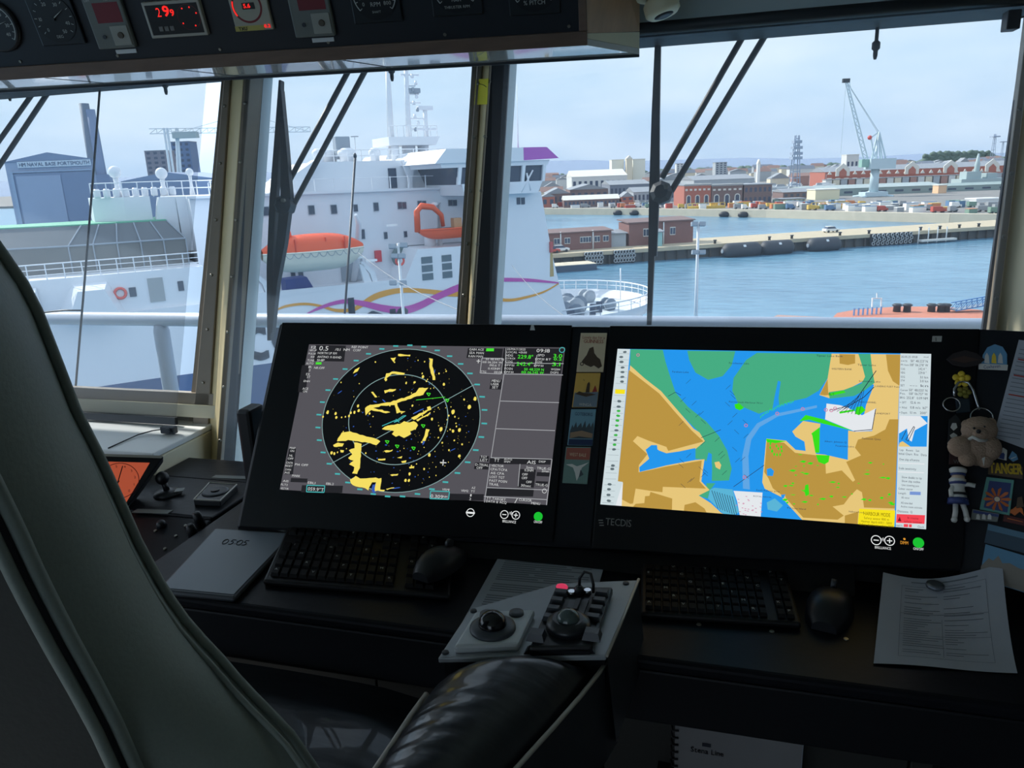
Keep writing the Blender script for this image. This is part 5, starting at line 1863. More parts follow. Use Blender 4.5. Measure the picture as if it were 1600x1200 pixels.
# white boarding frame and people-like bollards on the jetty
for i, u in enumerate((1120, 1205, 1240, 1315, 1360, 1440, 1470, 1500, 1530)):
    p = jp(jx(u), 1.0, JZ)
    o = solo('jetty_bollard', MB().lathe(p, Z, [(.35, 0), (.3, .6), (.5, .8), (.4, .95)], 10), M_dark, 'dark mooring bollard on the jetty edge', 'bollard', 'bollards along the jetty edge')
for i in range(60):
    x = jx(860 + i * 11.6)
    p = jp(x, .3, WZ + 1.2)
t = thing('small_barge', 'flat dark barge with pale deck lying at the jetty', 'boat', jp(jx(884, 412), -8, WZ))
x0, x1 = jx(838, 412), jx(912, 412)
b = MB().prism([jp(x0, -9, WZ - .2), jp(x1, -9, WZ - .2), jp(x1, -3, WZ - .2), jp(x0, -3, WZ - .2)], Z * 1.6)
part('hull', b, mat('barge_dark', (66, 82, 102), .6), t)
part('deck', MB().prism([jp(x0, -9, WZ + 1.4), jp(x1, -9, WZ + 1.4), jp(x1, -3, WZ + 1.4), jp(x0, -3, WZ + 1.4)], Z * .12), M_quay, t)
# landing stage with white posts at the right of the jetty
t = thing('landing_stage', 'narrow white landing stage at the right end of the jetty', 'pontoon', jp(jx(1455), -2, WZ))
part('deck', MB().prism([jp(jx(1428), -2.6, WZ + .5), jp(jx(1482), -2.6, WZ + .5), jp(jx(1482), -1.0, WZ + .5), jp(jx(1428), -1.0, WZ + .5)], Z * .5), M_roofw, t)
for u in (1431, 1446, 1460, 1474):
    part('post', MB().tube([jp(jx(u), -.6, WZ), jp(jx(u), -.6, JZ + .8)], .16, 5), M_white, t)

# ------------------------------------------------------------------ rust red dolphin platform in the foreground water
t = thing('mooring_platform', 'rust red round mooring platform low in the water', 'platform', hit(1420, 497, V((0, 0, WZ + 2)), Z))
PZ = WZ + 2.2
b = MB().prism([hit(u, v, V((0, 0, PZ)), Z) for u, v in ((1300, 497), (1308, 489), (1335, 484), (1400, 479), (1470, 479), (1530, 484), (1600, 500), (1590, 560), (1480, 585), (1360, 575), (1300, 530))], -Z * 1.6)
part('deck', b, mat('rust_deck', (196, 124, 100), .7, var=.15, scale=.5), t)
b = MB().prism([hit(u, v, V((0, 0, PZ - .2)), Z) for u, v in ((1205, 497), (1215, 492), (1300, 496), (1300, 530), (1210, 530))], -Z * 1.2)
part('side_pontoon', b, mat('rust_side', (176, 140, 128), .7), t)
for u in (1401, 1417, 1455, 1470, 1478):
    p = hit(u, 487, V((0, 0, PZ)), Z)
    part('bollard', MB().lathe(p, Z, [(.5, 0), (.45, .7), (.7, .9), (.4, 1.1)], 8), M_dark, t)
for k_ in range(7):
    p = hit(1334 + k_ * 7, 493 - k_ * .4, V((0, 0, PZ)), Z)
    part('blue_post', MB().tube([p, p + Z * 1.0], .12, 5), mat('post_blue', (110, 150, 200), .5), t)
fr = thing('white_gantry', 'white square gantry frame on the rust red platform', 'frame', hit(1370, 490, V((0, 0, PZ)), Z))
D0 = (ORG[fr.name] - EYE).dot(CF)
q = [at(1362, 491, D0), at(1363, 466, D0), at(1377, 466, D0), at(1376, 490, D0)]
part('frame', MB().tube(q, .12, 5), M_white, fr)
part('aerial', MB().tube([at(1370, 466, D0), at(1370, 458, D0)], .08, 5), M_white, fr)
bw = thing('blue_gangway', 'blue lattice gangway reaching the rust red platform', 'gangway', hit(1515, 488, V((0, 0, PZ)), Z))
D0 = (ORG[bw.name] - EYE).dot(CF)
a, c = at(1493, 486, D0), at(1560, 474, D0)
b = MB(); beam(b, a, c, .9, 8, .08)
part('truss', b, mat('gangway_blue', (80, 134, 190), .5), bw, fix=False)
b = MB(); beam(b, a + HY * 1.2, c + HY * 1.2, .9, 8, .08)
part('truss', b, MATS['gangway_blue'], bw, fix=False)
part('walkway', MB().prism([a, c, c + HY * 1.2, a + HY * 1.2], Z * .1), M_shipgrey, bw)

# ================================================================== bridge console, desk and monitors
DZ = 0.90
M_desk = mat('desk_black', (14, 17, 24), 0.42, var=0.12, scale=60, bump=0.03, spec=0.15)
M_deskf = mat('desk_edge', (11, 14, 20), 0.5, var=0.1, spec=0.25)
M_cab = mat('cabinet_grey', (40, 41, 40), 0.6, var=0.06)
M_hous = mat('housing_black', (15, 20, 30), 0.45, var=0.08, scale=30, spec=0.3)
M_bezel = mat('bezel_black', (10, 13, 21), 0.30, var=0.05, scale=30, spec=0.3)
MT = 30.95
MNV = tn(MT)                                        # screen normal, toward the viewer
MU = V((0, math.sin(math.radians(MT)), math.cos(math.radians(MT))))
MP = V((0, 1.662, 1.6))


def mp(u, v, off=0.0):
    return hit(u, v, MP + MNV * off, MNV)


con = thing('bridge_console', 'long black bridge console carrying the two slanted screens', 'console', (-0.3, 1.25, 0.0))
part('desk_top', MB().box(-1.06, 0.98, 1.0, 1.57, DZ - 0.022, DZ), M_desk, con, 0.008, seg=3)
part('desk_edge', MB().box(-1.06, 0.98, 1.005, 1.03, DZ - 0.115, DZ - 0.024), M_deskf, con, 0.004)
part('desk_underside', MB().box(-1.06, 0.98, 1.03, 1.57, DZ - 0.115, DZ - 0.10), M_deskf, con)
for x0, x1 in ((-1.06, -0.625), (-0.621, -0.19), (-0.186, 0.30), (0.304, 0.98)):
    c = part('cabinet_panel', MB().box(x0, x1, 1.14, 1.17, 0.06, DZ - 0.116), M_cab, con, 0.002)
part('cabinet_body', MB().box(-1.05, 0.97, 1.175, 1.57, 0.0, DZ - 0.118), M_deskf, con)
part('door_latch', MB().lathe((0.355, 1.14, 0.66), (0, -1, 0), [(0.014, 0), (0.012, 0.012), (0.006, 0.016)], 14), M_screw, con)
part('side_cheek', MB().box(0.335, 0.36, 1.02, 1.14, 0.05, DZ - 0.116), M_deskf, con)

# screen housing: one slanted slab, with a plinth down to the desk
q = [mp(436, 505, -0.004), mp(1534, 514, -0.004), mp(1504, 893, -0.004), mp(368, 826, -0.004)]
hs = part('screen_housing', MB().hexa(q, [p - MNV * 0.06 for p in q]), M_hous, con, 0.006)
part('centre_strip', MB().hexa([mp(896, 512, -0.0035), mp(952, 513, -0.0035), mp(922, 850, -0.0035), mp(868, 845, -0.0035)],
                               [mp(896, 512, 0.001), mp(952, 513, 0.001), mp(922, 850, 0.001), mp(868, 845, 0.001)]), M_hous, con)
part('plinth', MB().prism([V((-0.93, 1.30, DZ)), V((-0.93, 1.565, DZ)), V((-0.93, 1.50, 1.22)), V((-0.93, 1.42, 1.10))], V((1.32, 0, 0))), M_deskf, con)
part('lower_lip', MB().prism([V((-0.97, 1.245, DZ)), V((-0.97, 1.30, DZ)), V((-0.97, 1.30, 0.95)), V((-0.97, 1.262, 0.915))], V((1.19, 0, 0))), M_deskf, con)
part('monitor_arm', MB().box(-1.02, -0.985, 1.36, 1.42, DZ, 1.13), M_black, con, 0.008)

def mon(name, lab, outer, screen):
    t = thing(name, lab, 'monitor', mp(*outer[3]))
    q0 = [mp(u, v, -0.0035) for u, v in outer]
    part('bezel', MB().hexa(q0, [mp(u, v, 0.004) for u, v in outer]), M_bezel, t, 0.0015)
    return t


RO = [(441, 504), (894, 508), (864, 846), (373, 823)]
RS = [(483, 538), (883, 543), (855, 789), (437, 765)]
CO = [(953, 509), (1531, 514), (1501, 891), (925, 857)]
CS = [(965, 545), (1455, 553), (1447, 827), (938, 788)]
radar = mon('radar_monitor', 'slanted black monitor showing a round radar picture', RO, RS)
chart = mon('chart_monitor', 'slanted black monitor showing a coloured sea chart', CO, CS)
S0 = 0.0046
LAY = 0.00018


def sl(n):
    return S0 + LAY * n


def flat(pts, n):
    return MB().poly([mp(u, v, sl(n)) for u, v in pts])


def sline(mb, pts, w, n, closed=False):
    P = [mp(u, v, sl(n)) for u, v in pts]
    hw = w * 0.5 * 0.00128
    for a, c in zip(P, P[1:] + ([P[0]] if closed else [])):
        if (a is P[-1]) and not closed:
            break
        d = (c - a).normalized()
        k = MNV.cross(d) * hw
        mb.poly([a - k, c - k, c + k, a + k])


def stext(mb, s, u, v, h, fit=None, align='l', n=6, bold=0.0):
    o = mp(u, v, sl(n))
    hm = (mp(u, v - h) - mp(u, v)).length
    wm = None if fit is None else (mp(u + fit, v) - mp(u, v)).length
    text(mb, s, o, X, MU, hm, align, wm, bold)


def blob(mb, u, v, ru, rv, n, a=0.0, k=7):
    c = mp(u, v, sl(n))
    s = 0.00128
    ca, sa = math.cos(a), math.sin(a)
    pts = []
    for i in range(k):
        t = 2 * math.pi * i / k
        r = 0.85 + 0.3 * rnd.random()
        x, y = math.cos(t) * ru * s * r, math.sin(t) * rv * s * r
        pts.append(c + X * (x * ca - y * sa) + MU * (x * sa + y * ca))
    mb.poly(pts)


def touch(parent, u, v, kind, col):
    mb = MB()
    c = mp(u, v, 0.0044)
    if kind == 'dot':
        mb.lathe(mp(u, v, 0.004), MNV, [(0.0085, 0), (0.0085, 0.0006)], 20)
    else:
        mb.ring(c, X, MU, 0.0068, 0.0082, 24)
        if kind in '+-':
            mb.poly([c + X * x + MU * y for x, y in ((-.004, -.0008), (.004, -.0008), (.004, .0008), (-.004, .0008))])
        if kind == '+':
            mb.poly([c + X * x + MU * y for x, y in ((-.0008, -.004), (.0008, -.004), (.0008, .004), (-.0008, .004))])
        if kind == 'logo':
            mb.poly([c + X * x + MU * y for x, y in ((-.009, -.002), (.009, -.002), (.009, .0015), (-.009, .0015))])
    return part('touch_key', mb, col, parent, fix=False, kind=None if kind == 'dot' else 'stuff')


E_white = emat('lit_white', (225, 228, 228))
E_green = emat('lit_green', (26, 190, 50))
E_amber = emat('lit_amber', (220, 150, 50))
touch(radar, 735, 801, 'logo', E_white)
touch(radar, 788, 804, '-', E_white)
touch(radar, 806, 805, '+', E_white)
touch(radar, 841, 807, 'dot', E_green)
tb_ = MB()
stext(tb_, 'BRILLIANCE', 785, 816, 4, 21, n=0)
stext(tb_, 'ON/OFF', 834, 817, 4, 13, n=0)
stext(tb_, '*', 795, 808, 9, 6, n=0)
part('legend', tb_, E_white, radar, fix=False)
touch(chart, 1369, 844, '-', E_white)
touch(chart, 1390, 845, '+', E_white)
touch(chart, 1435, 848, 'dot', E_green)
tb_ = MB()
stext(tb_, 'BRILLIANCE', 1367, 857, 4, 25, n=0)
stext(tb_, 'ON/OFF', 1427, 859, 4, 16, n=0)
stext(tb_, '*', 1377, 849, 9, 6, n=0)
part('legend', tb_, E_white, chart, fix=False)
tb_ = MB()
stext(tb_, 'DIMM', 1407, 850, 5, 12, n=0)
blob(tb_, 1413, 842, 1.5, 1.5, 0)
part('legend', tb_, E_amber, chart, fix=False)
tb_ = MB()
stext(tb_, 'TECDIS', 946, 820, 11, 40, n=0)
for k in (0, 4, 8):
    tb_.poly([mp(u, v, 0.0045) for u, v in ((935 + k * .2, 812 + k), (942 + k * .2, 812 + k), (942 + k * .2, 813.6 + k), (935 + k * .2, 813.6 + k))])
part('lettering', tb_, mat('logo_grey', (150, 152, 150), .5), chart, fix=False)
sk = part('sticker', MB().hexa([mp(u, v, 0.004) for u, v in ((1457, 525), (1472, 525), (1471, 534), (1456, 534))], [mp(u, v, 0.0045) for u, v in ((1457, 525), (1472, 525), (1471, 534), (1456, 534))]), mat('sticker_pale', (190, 190, 186), .6), chart)
tb_ = MB()
stext(tb_, '1', 1462, 533, 6, None, n=1)
part('lettering', tb_, M_black, sk, fix=False)
# small pale pull tab on the radar monitor's top edge
part('light_sensor', MB().hexa([mp(u, v, 0.004) for u, v in ((830, 508), (834, 508), (836, 516), (828, 516))], [mp(u, v, 0.007) for u, v in ((830, 508), (834, 508), (836, 516), (828, 516))]), M_white, radar)

# ================================================================== radar picture
E_rg = emat('radar_grey', (84, 82, 88))
E_blk = emat('radar_black', (8, 9, 12))
E_yel = emat('radar_yellow', (244, 222, 98))
E_blu = emat('radar_blue', (52, 92, 180))
E_cya = emat('radar_cyan', (70, 178, 178))
E_ring = emat('radar_ring', (130, 160, 160))
E_grn = emat('radar_green', (70, 226, 50))
E_txt = emat('radar_text', (206, 208, 208))
E_dim = emat('radar_dim', (34, 34, 38))
E_box = emat('radar_line', (170, 172, 176))
rs = part('display', flat(RS, 0), E_rg, radar, fix=False, label='lit radar picture with yellow echoes')


def z3(x, y):
    return (400 + x / 3.2, 500 + y / 3.2)


RC = mp(625, 655.5)
RR = ((mp(746.3, 660) - mp(502, 652)).length) / 2
RU = MU * (((mp(632, 545) - mp(618, 769)).dot(MU)) / 2 / RR)      # the picture is a little squat


def disc(mb, c, r, n, k=64):
    mb.poly([c + MNV * sl(n) + (X * math.cos(a) + RU * math.sin(a)) * r for a in [2 * math.pi * i / k for i in range(k)]])


b = MB()
disc(b, RC, RR, 1)
part('radar_disc', b, E_blk, rs, fix=False)
part('range_ring', MB().ring(RC + MNV * sl(2), X, RU, RR * .995, RR * 1.004, 72), E_ring, rs, fix=False)
part('range_ring', MB().ring(RC + MNV * sl(3) - X * RR * .02, X, RU, RR * .624, RR * .634, 72), E_ring, rs, fix=False)
b = MB()
sline(b, [(518, 724), (741, 601)], 1.1, 3)
part('heading_line', b, E_ring, rs, fix=False)
b = MB()
sline(b, [z3(690, 512), z3(735, 480), z3(750, 478), z3(715, 502), z3(690, 512)], 1.3, 6)
sline(b, [z3(630, 530), z3(700, 500)], 1.3, 6)
sline(b, [z3(700, 495), z3(716, 512)], 1.1, 6)
for i in range(36):
    a = math.radians(i * 10)
    c = RC + MNV * sl(3) + (X * math.cos(a) + RU * math.sin(a)) * RR * 1.055
    b.poly([c + X * x + MU * y for x, y in ((-.0058, -.0016), (.0058, -.0016), (.0058, .0016), (-.0058, .0016))])
part('bearing_marks', b, E_cya, rs, fix=False, kind='stuff')

ye = MB()
rj = random.Random(21)
for poly in ([(410, 592), (430, 562), (470, 557), (520, 575), (580, 588), (622, 606), (602, 626), (560, 615), (510, 606), (460, 600), (430, 605), (405, 607)],
             [(490, 612), (527, 618), (525, 680), (520, 740), (505, 770), (480, 766), (492, 735), (465, 722), (488, 704), (460, 690), (482, 672), (465, 652), (492, 640)],
             [(470, 797), (500, 780), (520, 792), (628, 790), (620, 850), (595, 857), (600, 812), (580, 812), (562, 852), (530, 836), (500, 832), (475, 816)],
             [(630, 545), (660, 528), (720, 520), (740, 505), (768, 512), (790, 505), (810, 525), (800, 545), (770, 556), (775, 572), (740, 590), (715, 578), (700, 584), (680, 570), (690, 555), (650, 550)],
             [(545, 440), (570, 424), (640, 414), (700, 403), (755, 383), (800, 362), (815, 340), (862, 338), (835, 374), (760, 396), (705, 416), (722, 455), (748, 458), (704, 468), (692, 424), (640, 428), (585, 440), (672, 462), (650, 466), (575, 450), (562, 462), (549, 478)],
             [(850, 545), (868, 548), (846, 604), (830, 604)], [(865, 190), (884, 194), (880, 230), (897, 300), (884, 300), (872, 250)],
             [(710, 170), (772, 174), (770, 182), (710, 179)], [(640, 352), (700, 344), (698, 352), (645, 366)], [(575, 360), (585, 358), (606, 385), (596, 388)],
             [(650, 268), (680, 258), (745, 266), (740, 273), (680, 270), (640, 300)], [(495, 248), (518, 236), (508, 256), (485, 268)], [(385, 625), (410, 612), (440, 618), (432, 632), (390, 634)],
             [(640, 655), (685, 648), (680, 656), (650, 662)], [(610, 695), (648, 693), (646, 700), (612, 702)], [(706, 688), (732, 680), (728, 692)], [(725, 706), (752, 702), (748, 714), (730, 714)],
             [(670, 774), (712, 768), (708, 778), (680, 780)], [(615, 846), (645, 850), (640, 856), (612, 854)], [(650, 845), (692, 836), (690, 841), (655, 850)],
             [(775, 490), (860, 446), (862, 452), (790, 500)], [(800, 500), (870, 460), (872, 466), (810, 508)], [(855, 435), (872, 430), (878, 448), (860, 455)], [(765, 735), (792, 730), (790, 740), (768, 742)],
             [(420, 770 - 120), (440, 652), (436, 662), (424, 662)], [(672, 190), (700, 186), (690, 212), (680, 200)]):
    rag = []
    for (ax, ay), (bx, by) in zip(poly, poly[1:] + poly[:1]):
        m_ = max(1, int(math.hypot(bx - ax, by - ay) / 14))
        for k_ in range(m_):
            j_ = 3.2 if k_ else 1.0
            rag.append((ax + (bx - ax) * k_ / m_ + rj.uniform(-j_, j_), ay + (by - ay) * k_ / m_ + rj.uniform(-j_, j_)))
    ye.poly([mp(*z3(*p), sl(4)) for p in rag])
for x, y, r in ((358, 461, 2.4), (398, 468, 2.2), (402, 487, 2.0), (335, 484, 1.6), (428, 487, 1.2), (447, 484, 1.2), (465, 480, 1.8), (474, 464, 1.8), (492, 462, 2), (513, 453, 2.2), (510, 430, 2), (568, 468, 1.6), (835, 284, 2.2), (650, 298, 2), (782, 428, 1.5),
                (940, 322, 2), (1095, 394, 2.6), (1066, 436, 3), (985, 460, 3), (1017, 550, 2.4), (925, 546, 3), (867, 675, 2.2), (1017, 680, 2.2), (985, 555, 2), (880, 495, 2), (768, 770, 2), (748, 802, 2), (765, 802, 2), (378, 664, 2.2), (392, 668, 2)):
    blob(ye, *z3(x, y), r, r * 1.3, 4)
rr_ = random.Random(3)
for i in range(300):
    a, q = rr_.random() * 6.28, rr_.random() ** .6
    if math.cos(a) < 0.1 and rr_.random() < .75:
        continue
    x, y = 720 + math.cos(a) * q * 370, 505 + math.sin(a) * q * 330
    g_ = .3 + rr_.random() ** 3 * 1.3
    blob(ye, *z3(x, y), g_, g_ * (1 + rr_.random() * .5), 4, 0, 5)
part('echoes', ye, E_yel, rs, fix=False, kind='stuff')
bl2 = MB()
for x, y, ru, rv, a in ((590, 845, 4, 7, .3), (600, 830, 3, 5, .3), (490, 790, 6, 1.5, .5), (760, 575, 7, 1.2, .5), (838, 612, 1.6, 5, -.2), (820, 452, 8, 1, .5), (800, 462, 5, 1, .5), (595, 408, 4, 1, -.3), (640, 405, 4, 1, -.6), (420, 360, 5, .8, .7), (498, 275, 4, .8, .7), (700, 840, 8, .8, .2), (985, 648, 5, .6, .5), (708, 658, 2, 1, 0), (650, 625, 2, 1, 0), (600, 655, 1.5, 1, 0), (770, 690, 2, 1, 0), (892, 260, .8, 5, -.1)):
    blob(bl2, *z3(x, y), ru, rv, 3, a)
for i in range(50):
    a, q = rr_.random() * 6.28, rr_.random() ** .5
    blob(bl2, *z3(720 + math.cos(a) * q * 360, 505 + math.sin(a) * q * 330), .5 + rr_.random(), .5 + rr_.random() * .6, 3, .5, 5)
part('echo_trails', bl2, E_blu, rs, fix=False, kind='stuff')
gr = MB()
for x, y in ((862, 372), (835, 530), (655, 610), (705, 632), (787, 642), (955, 402)):
    p = [z3(x - 9, y - 7), z3(x + 10, y - 5), z3(x + 2, y + 8)]
    sline(gr, p, 1.2, 6, True)
sline(gr, [z3(800, 400), z3(945, 385)], .8, 6)
part('target_marks', gr, E_grn, rs, fix=False, kind='stuff')
b = MB()
for p, q in (((920, 712), (952, 714)), ((937, 698), (934, 728))):
    sline(b, [z3(*p), z3(*q)], 1.6, 7)
part('cursor_cross', b, E_txt, rs, fix=False)

# dark fields and boxes behind the figures
dk2 = MB()
for x0, y0, x1, y1 in ((300, 125, 450, 205), (1240, 140, 1540, 265), (1060, 140, 1235, 190), (230, 225, 265, 360), (165, 640, 200, 770), (175, 790, 258, 810), (230, 826, 435, 862), (968, 868, 1140, 900), (1170, 690, 1475, 720), (1320, 745, 1400, 835), (1405, 760, 1470, 780), (1400, 805, 1460, 830), (1155, 840, 1390, 880), (1175, 295, 1230, 345), (1120, 678, 1165, 705), (1095, 712, 1165, 745)):
    s = -(y0 - 500) * .0
    dk2.poly([mp(*z3(x, y), sl(1)) for x, y in ((x0, y0), (x1, y0 + 3), (x1 - (y1 - y0) * .12, y1 + 3), (x0 - (y1 - y0) * .16, y1))])
part('text_fields', dk2, E_dim, rs, fix=False, kind='stuff')
ln = MB()
for pts in ([(1240, 270), (1535, 275)], [(1240, 270), (1175, 690)], [(1222, 405), (1515, 413)], [(1200, 543), (1495, 553)], [(1175, 688), (1478, 696)], [(1170, 720), (1142, 912)], [(1250, 215), (1538, 218)], [(1130, 190), (1235, 192), (1225, 270), (1120, 265), (1130, 190)],
            [(1480, 696), (1452, 925)], [(1155, 838), (1460, 850)], [(1140, 882), (1455, 898)], [(1320, 720), (1310, 832)], [(1250, 140), (1245, 270)], [(1405, 175), (1395, 235)]):
    sline(ln, [z3(*p) for p in pts], 1.0, 5)
part('frame_lines', ln, E_box, rs, fix=False, kind='stuff')
cy = MB()
for x0, y0, x1, y1 in ((252, 826, 344, 862), (870, 855, 967, 896)):
    sline(cy, [z3(x0 + 3, y0), z3(x1, y0 + 3), z3(x1 - 4, y1), z3(x0, y1 - 3)], 1.5, 5, True)
part('bearing_boxes', cy, E_cya, rs, fix=False, kind='stuff')
tx = MB()
for s, x, y, h, f in (('0.5', 315, 152, 22, 45), ('/0.1  NM', 395, 153, 12, 72), ('REF POINT', 478, 140, 11, 82), ('CCRP', 485, 156, 11, 38), ('NORTH UP RM', 308, 170, 11, 95), ('ANT1NO X-BAND', 306, 189, 11, 120), ('SHIP', 304, 206, 11, 38),
                      ('12', 276, 142, 12, 24), ('NM UP', 268, 156, 10, 34), ('PULSE', 262, 172, 9, 36), ('S1', 272, 188, 9, 18), ('TUNE', 256, 207, 11, 34), ('AUTO', 250, 222, 11, 36), ('NR:OFF', 290, 244, 11, 52), ('IR', 262, 240, 11, 16), ('2', 264, 256, 11, 8), ('EX', 250, 276, 11, 18), ('ST', 254, 290, 11, 16), ('ENH', 238, 310, 10, 30), ('ACE', 232, 348, 11, 28), ('ON', 234, 362, 11, 20),
                      ('MAP', 168, 644, 10, 28), ('ON', 170, 659, 10, 20), ('NL', 166, 682, 10, 18), ('OFF', 158, 697, 10, 28), ('CNTR', 150, 718, 10, 34), ('RESET', 146, 733, 10, 36), ('P14 OFF', 194, 727, 11, 66), ('OWN', 146, 752, 10, 28), ('AIS', 142, 767, 10, 26), ('MARK', 180, 783, 11, 40), ('AIS', 134, 809, 10, 28), ('PLT2', 124, 827, 10, 34), ('VECTOR', 122, 846, 10, 40),
                      ('EBL1', 258, 818, 11, 38), ('EBL2', 350, 823, 11, 38), ('059.9°T', 258, 852, 17, 80), ('VRM1', 930, 852, 11, 36), ('VRM2', 1025, 858, 11, 36), ('0.309', 872, 888, 17, 62), ('NM', 936, 888, 10, 20), ('AZ', 1078, 844, 11, 18), ('TT', 1074, 862, 11, 20), ('1', 1070, 882, 12, 7), ('2', 1066, 900, 12, 9),
                      ('GAIN ACE', 1066, 152, 11, 72), ('SEA MAN', 1066, 169, 11, 72), ('RAIN MAN', 1062, 186, 11, 72), ('25/MAY/2025', 1255, 150, 10, 92), ('LOCAL +01:00', 1253, 165, 10, 100), ('09:18', 1402, 161, 17, 66), ('HDG', 1250, 182, 11, 34), ('GYRO1', 1248, 196, 9, 46), ('SPD', 1408, 181, 11, 34), ('EPFS1 BT', 1396, 200, 10, 78), ('COG', 1248, 213, 11, 34), ('EPFS1', 1244, 230, 9, 46), ('SOG', 1396, 214, 11, 34), ('EPFS1', 1390, 232, 9, 46),
                      ('POSN', 1242, 248, 11, 40), ('EPFS1', 1240, 264, 9, 46), ('WGS84', 1474, 251, 10, 46), ('DGPS', 1472, 267, 10, 40), ('50 48.447 N', 1148, 200, 10, 90), ('001 06.204 W', 1132, 215, 10, 98), ('190.6 T', 1168, 231, 10, 52), ('0.433NM', 1160, 247, 10, 60), ('TTG', 1122, 264, 11, 28), ('00:08', 1190, 266, 11, 40),
                      ('MENU', 1178, 310, 13, 42), ('USER', 1174, 326, 12, 40), ('SET', 1180, 342, 12, 30), ('TGT', 1122, 690, 12, 32), ('LIST', 1120, 705, 12, 36), ('D-TRIAL', 1096, 728, 12, 66), ('OFF', 1102, 744, 12, 30), ('TT', 1190, 708, 16, 26), ('AUTO', 1240, 700, 9, 40), ('5NM', 1240, 712, 9, 30), ('AIS', 1354, 718, 17, 44), ('DISP', 1414, 712, 10, 34), ('VECTOR', 1176, 733, 12, 62), ('CPA/TCPA', 1172, 751, 12, 84), ('AIS CPA', 1172, 770, 12, 68), ('LOST TGT', 1168, 789, 12, 74), ('PAST POSN', 1166, 808, 12, 88), ('TRAIL', 1164, 826, 12, 50),
                      ('2min', 1350, 742, 12, 36), ('TRUE-G', 1404, 746, 12, 66), ('0.5NM', 1342, 756, 12, 44), ('2min', 1428, 760, 12, 36), ('OFF', 1330, 777, 12, 28), ('OFF', 1328, 795, 12, 28), ('OFF', 1350, 815, 12, 28), ('30sec', 1324, 832, 12, 50), ('TRUE-G', 1396, 828, 12, 62), ('TT TARGET', 1152, 896, 11, 96), ('DATA & ACQ', 1150, 911, 12, 102), ('/', 1292, 915, 24, 14), ('CURSOR', 1314, 904, 12, 64), ('MENU', 1376, 921, 12, 44)):
    u, v = z3(x, y)
    stext(tx, s, u, v, h / 3.2, f / 3.2, n=6)
part('screen_text', tx, E_txt, rs, fix=False)
tx = MB()
for s, x, y, h, f in (('229.8°', 1308, 192, 18, 76), ('3.0', 1486, 188, 18, 44), ('0.2', 1488, 202, 12, 40), ('242.4°', 1302, 228, 18, 78), ('3.1', 1480, 230, 18, 40), ('50 48.229 N', 1340, 252, 12, 98), ('001 06.245 W', 1326, 267, 12, 112)):
    u, v = z3(x, y)
    stext(tx, s, u, v, h / 3.2, f / 3.2, n=6, bold=0.0002)
for x0, y0, x1, y1 in ((300, 211, 328, 222), (1152, 142, 1190, 156)):
    tx.poly([mp(*z3(x, y), sl(5)) for x, y in ((x0, y0), (x1, y0), (x1 - 1, y1), (x0 - 2, y1))])
part('screen_text', tx, E_grn, rs, fix=False)
b = MB()
cc = mp(*z3(1533, 154))
b.ring(cc + MNV * sl(6), X, MU, .0045, .006, 20)
part('status_ring', b, E_cya, rs, fix=False)
b = MB()
sline(b, [z3(1103, 205), z3(1122, 206)], 1.2, 6)
sline(b, [z3(1113, 196), z3(1111, 216)], 1.2, 6)
b.ring(mp(*z3(1445, 857)) + MNV * sl(6), X, MU, .0035, .0045, 16)
part('small_marks', b, E_txt, rs, fix=False, kind='stuff')

# ================================================================== sea chart picture
C_sea = emat('chart_sea', (36, 150, 236))
C_tan = emat('chart_land', (186, 148, 66))
C_lt = emat('chart_built', (230, 198, 122))
C_gr = emat('chart_drying', (70, 172, 130))
C_vg = emat('chart_green', (56, 222, 28))
C_wh = emat('chart_white', (228, 232, 236))
C_ch = emat('chart_channel', (96, 166, 228))
C_pan = emat('chart_panel', (206, 220, 224))
C_tx = emat('chart_text', (40, 48, 70))
C_red = emat('chart_red', (244, 70, 84))
C_yel = emat('chart_yellow', (246, 226, 30))
C_teal = emat('chart_teal', (90, 180, 214))
cs = part('display', flat(CS, 0), C_sea, chart, fix=False, label='lit sea chart with tan land, green shoals and blue water')


def z4(x, y):
    return (860 + x / 3.53, 500 + y / 3.53)


def z5(x, y):
    return (1160 + x / 3.157, 500 + y / 3.157)


def clip_to(pts, quad):
    """keep the part of a drawn area that lies on the screen"""
    for (ax, ay), (bx, by) in zip(quad, quad[1:] + quad[:1]):
        side = lambda p: (bx - ax) * (p[1] - ay) - (by - ay) * (p[0] - ax)
        out = []
        for p, r in zip(pts, pts[1:] + pts[:1]):
            sp, sr = side(p), side(r)
            if sp >= 0:
                out.append(p)
            if (sp >= 0) != (sr >= 0):
                k = sp / (sp - sr)
                out.append((p[0] + (r[0] - p[0]) * k, p[1] + (r[1] - p[1]) * k))
        pts = out
        if not pts:
            break
    return pts


def layer(name, polys, m, n, kind='stuff'):
    b = MB()
    for zf, pts in polys:
        pts = clip_to([zf(*p) for p in pts], CS)
        if len(pts) > 2:
            b.poly([mp(*p, sl(n)) for p in pts])
    part(name, b, m, cs, fix=False, kind=kind if len(polys) > 1 else None)


